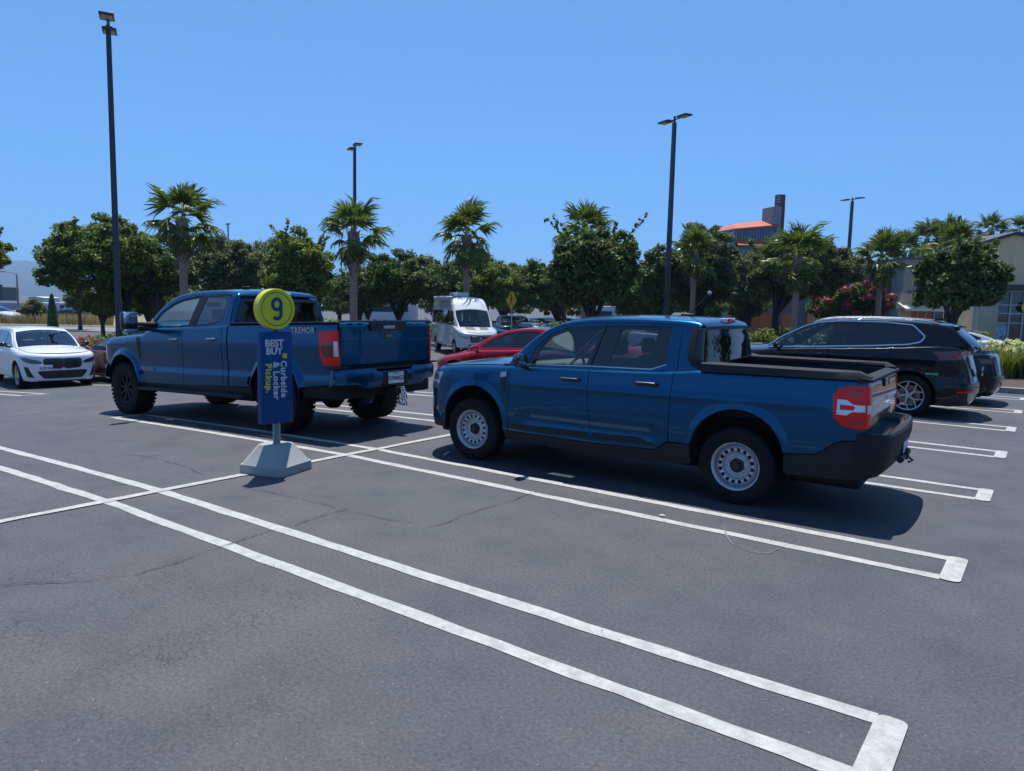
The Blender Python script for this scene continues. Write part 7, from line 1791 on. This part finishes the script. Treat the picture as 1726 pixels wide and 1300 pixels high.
    # far left: long white wall with modules, dark ribbed block
    D = 104; t, z = frame_at(95, D, 'perimeter_wall', 'long pale blue-grey wall across the far road on the left', 'wall'); h = Z(512, D, 95, z)
    w = X(260, -150, D); wm = mat('pale_wall', (.30, .34, .40), .8, var=(.5, .1))
    n = 24
    for i in range(n): mb = MB(); mb.rbox((-w/2+w*(i+.5)/n, 0, h/2), (w/n-.04, .2, h-.02*(i % 3)), .02); mb.build('wall_panel', wm, t)
    for i, (px, wp, yt) in enumerate(((60, 34, 510), (98, 26, 510), (135, 30, 512))):
        D = 98; t, z = frame_at(px, D, 'site_cabin', ['white site cabin with blue windows, left one before the pale wall', 'white site cabin with blue windows in the middle before the pale wall', 'white site cabin with blue windows, right one behind the small trees'][i], 'cabin'); h = Z(yt, D, px, z); w = wp*D/FPX
        mb = MB(); mb.rbox((0, 1.2, h/2+.2), (w, 2.4, h-.4), .08); mb.build('body', mat('cabin_white', (.55, .57, .60), .6), t)
        for q in (-.28, .28): mb = MB(); mb.box((w*q, -.03, h*.62), (w*.28, .08, h*.34)); mb.build('window', mat('blue_window', (.02, .05, .12), .15), t)
        mb = MB(); mb.box((0, 1.2, .1), (w*.9, 1.8, .2)); mb.build('skid', M_BLACK, t)
    D = 300; t, z = frame_at(3, D, 'ribbed_building', 'dark ribbed building on the skyline at the left edge'); h = Z(484, D, 3, z); w = 12*D/FPX
    mb = MB(); mb.box((-w*.3, 5, h/2), (w, 10, h)); mb.build('wall', mat('dark_concrete', (.07, .075, .08), .8), t)
    for i in range(7): mb = MB(); mb.box((-w*.8+w*i/6, -.2, h/2+.5), (.35, .5, h+1)); mb.build('rib', mat('dark_rib', (.035, .04, .045), .8), t)
    D = 240; t, z = frame_at(62, D, 'warehouse', 'low white roofed warehouse below the blue hills'); h = Z(501, D, 62, z); w = 26*D/FPX
    mb = MB(); mb.prism([(-w/2, 0), (w/2, 0), (w/2, h*.9), (0, h*1.05), (-w/2, h*.9)], 0, 8, 'y'); mb.build('wall', mat('bright_roof', (.6, .6, .58), .7), t)
    mb = MB(); mb.prism([(-w*.55, h*.88), (0, h*1.04), (w*.55, h*.88), (w*.55, h*.93), (0, h*1.1), (-w*.55, h*.93)], -.5, 8.5, 'y'); mb.build('roof', MATS['bright_roof'], t)

def far_road():
    m = mat('pale_road', (.17, .165, .16), .85, var=(.4, .12)); P = []
    for px in range(-300, 420, 30):
        a = at(px, 545, 57); b = at(px, 540, 60 if px < 200 else 60); P.append([(a[0], a[1], float(gz(a[0], a[1]))+.012), (at(px, 540, 50)[0], at(px, 540, 50)[1], float(gz(a[0], a[1]))+.012)])
    tag(grid('far_road', np.array(P), m), kind='structure')
    P = []; m = mat('dry_soil', (.22, .18, .12), .95, var=(.6, .2))
    for px in range(-300, 420, 30):
        a = at(px, 540, 59); b = at(px, 540, 90); P.append([(a[0], a[1], float(gz(a[0], a[1]))+.012), (b[0], b[1], float(gz(b[0], b[1]))+.35)])
    tag(grid('dry_verge', np.array(P), m), kind='structure')

def hills():
    D = 5200; r = np.random.default_rng(3); prof = curve([-400, -150, -60, 0, 35, 70, 110, 150, 220, 320, 450, 600, 800, 1000], [462, 452, 455, 452, 438, 443, 455, 462, 470, 478, 484, 490, 500, 512], smooth=.01)
    cols = []; pxs = np.arange(-700, 1000, 12)
    for i, px in enumerate(pxs):
        zt = float(at(px, prof(px), D)[2])*(1+.02*math.sin(px*.11)+.015*math.sin(px*.31)); col = []
        for j in range(12):
            f = j/11; dd = D*(1-.35*(1-f)); q = at(px, 520, dd); col.append((q[0], q[1], -2+(zt+2)*f**.8*(1+.10*math.sin(px*.045+f*5)*(1-f)+r.normal(0, .012)*(f < 1))))
        q = at(px, 520, D*1.4); col.append((q[0], q[1], zt*.3)); cols.append(col)
    m = mat('wooded_hillside', (.022, .030, .022), .95, var=(.006, .45), bump=(.02, .3))
    o = tag(grid('hills', np.array(cols), m), kind='structure')

def haze():
    mb = MB(); mb.box((0, 2600, 160), (17400, 17000, 326)); m = bpy.data.materials.new('haze'); m.use_nodes = True; n = m.node_tree.nodes; l = m.node_tree.links; n.clear()
    o = n.new('ShaderNodeOutputMaterial'); v = n.new('ShaderNodeVolumePrincipled'); v.inputs['Color'].default_value = (.42, .66, 1, 1); v.inputs['Density'].default_value = .00016; v.inputs['Anisotropy'].default_value = .2
    l.new(v.outputs[0], o.inputs['Volume']); tag(mb.build('haze', m), kind='stuff')

def far_traffic():
    W_ = MATS['white_paint']; K = MATS['black_paint']
    sil = paint('silver_paint', (.30, .32, .34), metal=.6); gry = paint('grey_paint', (.10, .11, .12), metal=.5); red = MATS['maroon_paint']; blu = paint('navy_paint', (.01, .03, .12), metal=.3)
    def suv(p, **k):
        S = dict(paint=p, wb=2.69, fo=.84, ro=.97, hw=.925, R=.36, rim=.24, ww=.23, step=.14, corner=.40, zs=[(-.9, .84), (-.6, .95), (-.1, 1.02), (.4, 1.06), (.7, 1.08), (1.5, 1.10), (2.7, 1.14), (3.66, 1.12)], rs=[(-.9, .10), (0, .13), (.5, .08), (.8, .05), (3.6, .08)], cr=[(-.9, 0), (-.6, .03), (.4, .08)],
            rail=[(.38, 1.06), (.55, 1.16), (.85, 1.36), (1.12, 1.52), (1.4, 1.60), (2.0, 1.63), (2.7, 1.61), (3.1, 1.56), (3.3, 1.42), (3.45, 1.25), (3.5, 1.12)], ucr=[(0, .10), (.25, .07), (.4, .03), (.8, .03), (1, .06)], lean=(.28, .18), doors=(.55, 1.55, 2.45), wtop=1.08, cowl=.42, atail=3.1,
            dlo=[(.72, 1.13), (1.0, 1.33), (1.25, 1.45), (1.6, 1.53), (2.4, 1.53), (2.95, 1.48), (3.1, 1.25), (2.8, 1.17)], pillars=[(1.5, 1.55, .06)], glass=[G_TINT, G_TINT], mirror=(.72, 1.16), mirror_mat=p, hatch=True, tailz=.65, rk=.25, cabin=False,
            patches=[('headlight', [('s', -.40, .84), ('s', -.60, .83), ('f', -.45, .74), ('f', -.45, .68), ('s', -.58, .72)], M_HEAD, .008)], centre_patches=[('grille', rp([(-.40, .78), (.40, .78), (.36, .5), (-.36, .5)]), M_BLACK, .01)])
        S.update(k); return S
    def put(px, D, head, S, name, label, cat='car', dz=0, py=548):
        q = at(px, py, D); road_car(name, label, cat, (float(q[0]), float(q[1]), float(gz(q[0], q[1]))+dz), PI+head, S, group='distant parked cars')
    S = lambda p, **k: sedan_like(p, step=.14, cabin=False, glass=[G_TINT, G_TINT], **k)
    put(878, 58, -.75, suv(W_), 'distant_suv', 'small white SUV parked under the trees right of the yellow warning sign', 'SUV')
    put(853, 54, -.95, suv(K), 'distant_suv', 'small black SUV parked left of the yellow warning sign', 'SUV')
    put(838, 46, -.4, S(blu), 'distant_saloon', 'navy car showing beside the camper van flank')
    put(903, 62, -1.0, S(gry), 'distant_saloon', 'small grey car right of the small white SUV')
    put(928, 64, -.9, S(red), 'distant_saloon', 'small dark red car parked under the trees')
    put(952, 62, -1.0, S(K), 'distant_saloon', 'small black car parked under the trees')
    put(975, 64, -1.0, S(sil), 'distant_saloon', 'small silver car just left of the compact pickup roof')
    put(150, 68, 2.2, S(K, roof_mat=W_), 'distant_saloon', 'dark saloon with white doors on the road beyond the roses', py=540)
    put(18, 62, .4, S(W_), 'distant_saloon', 'white car on the far road at the left edge', py=535)
    # silver saloon between the compact pickup and the luxury SUV
    x, y = -8.6, 24.0; road_car('silver_saloon_car', 'silver saloon between the compact pickup rear window and the luxury SUV', 'car', (x, y, float(gz(x, y))-.02), PI-.05, sedan_like(sil, step=.1, shield=glass('bright_windscreen', (.55, .66, .66), 1.6)))
    q = at(1640, 560, 28.5); road_car('white_saloon_car', 'white saloon seen beyond the black saloon near the store', 'car', (float(q[0])-2.6, float(q[1]), -.16), .15, sedan_like(W_, step=.1, patches=[('taillight', [('s', 3.35, .95), ('r', -.55, .93), ('r', -.55, .84), ('s', 3.4, .86)], M_RED, .012)]))
    q = at(1738, 575, 25.5); road_car('charcoal_saloon_car', 'charcoal saloon cut by the right edge of the photo', 'car', (float(q[0]), float(q[1]), -.10), .6, sedan_like(gry, step=.1))
    for i, (px, D) in enumerate(((640, 78), (668, 80), (1010, 74))):
        q = at(px, 530, D); t = empty('box_trailer', (float(q[0]), float(q[1]), float(gz(q[0], q[1]))), -YAW); tag(t, ['white box trailer seen under the rounded dark tree, left one', 'white box trailer seen under the rounded dark tree, right one', 'white box trailer seen over the compact pickup bonnet'][i], 'trailer', 'white trailers')
        mb = MB(); mb.rbox((0, 1.1, 1.55), (4.2, 2.2, 2.0), .06); mb.build('body', mat('cabin_white', (.55, .57, .60), .6), t)
        mb = MB(); mb.box((0, -.02, 1.75), (2.6, .06, .6)); mb.build('window', mat('blue_window', (.02, .05, .12), .15), t)
        for s in (-.5, .5):
            mb = MB(); mb.lathe([(0, 0), (.3, 0), (.33, .05), (.33, .2), (0, .22)], 16, 'y', (s, 0, .33)); mb.build('wheel', M_RUBBER, t)

# ------------------------------------------------------------------ build
ground(); markings(); hills(); far_road(); buildings()
for px, D, h, lab, w in ((199, 26.5, 'tall dark light pole at the left, nearest of the poles', 0, .21),): pass
POLES = ((199.5, 26.5, 53, 'tall dark double-headed light pole at the left, nearest and tallest in view', .22), (598, 45, 250, 'dark double-headed light pole rising behind the second fan palm', .22), (1123, 37, 205, 'dark double-headed light pole behind the compact pickup roof', .22), (1424, 64, 336, 'dark double-headed light pole above the large rounded tree on the right', .26), (387, 98, 378, 'small far double-headed light pole above the olive tree', .22))
for px, D, yt, lab, w in POLES: light_pole(px, D, float(at(px, yt, D)[2])-.3, lab, w)
warning_sign(); street_lamp(); island(); vegetation()
maverick(); super_duty(); big_suv(); traffic()
p = at(800, 560, 34.3); camper_van((float(p[0]), float(p[1]), float(gz(p[0], p[1]))), PI-.60)
far_traffic(); pickup_sign(); litter()
if USE_HAZE: haze()
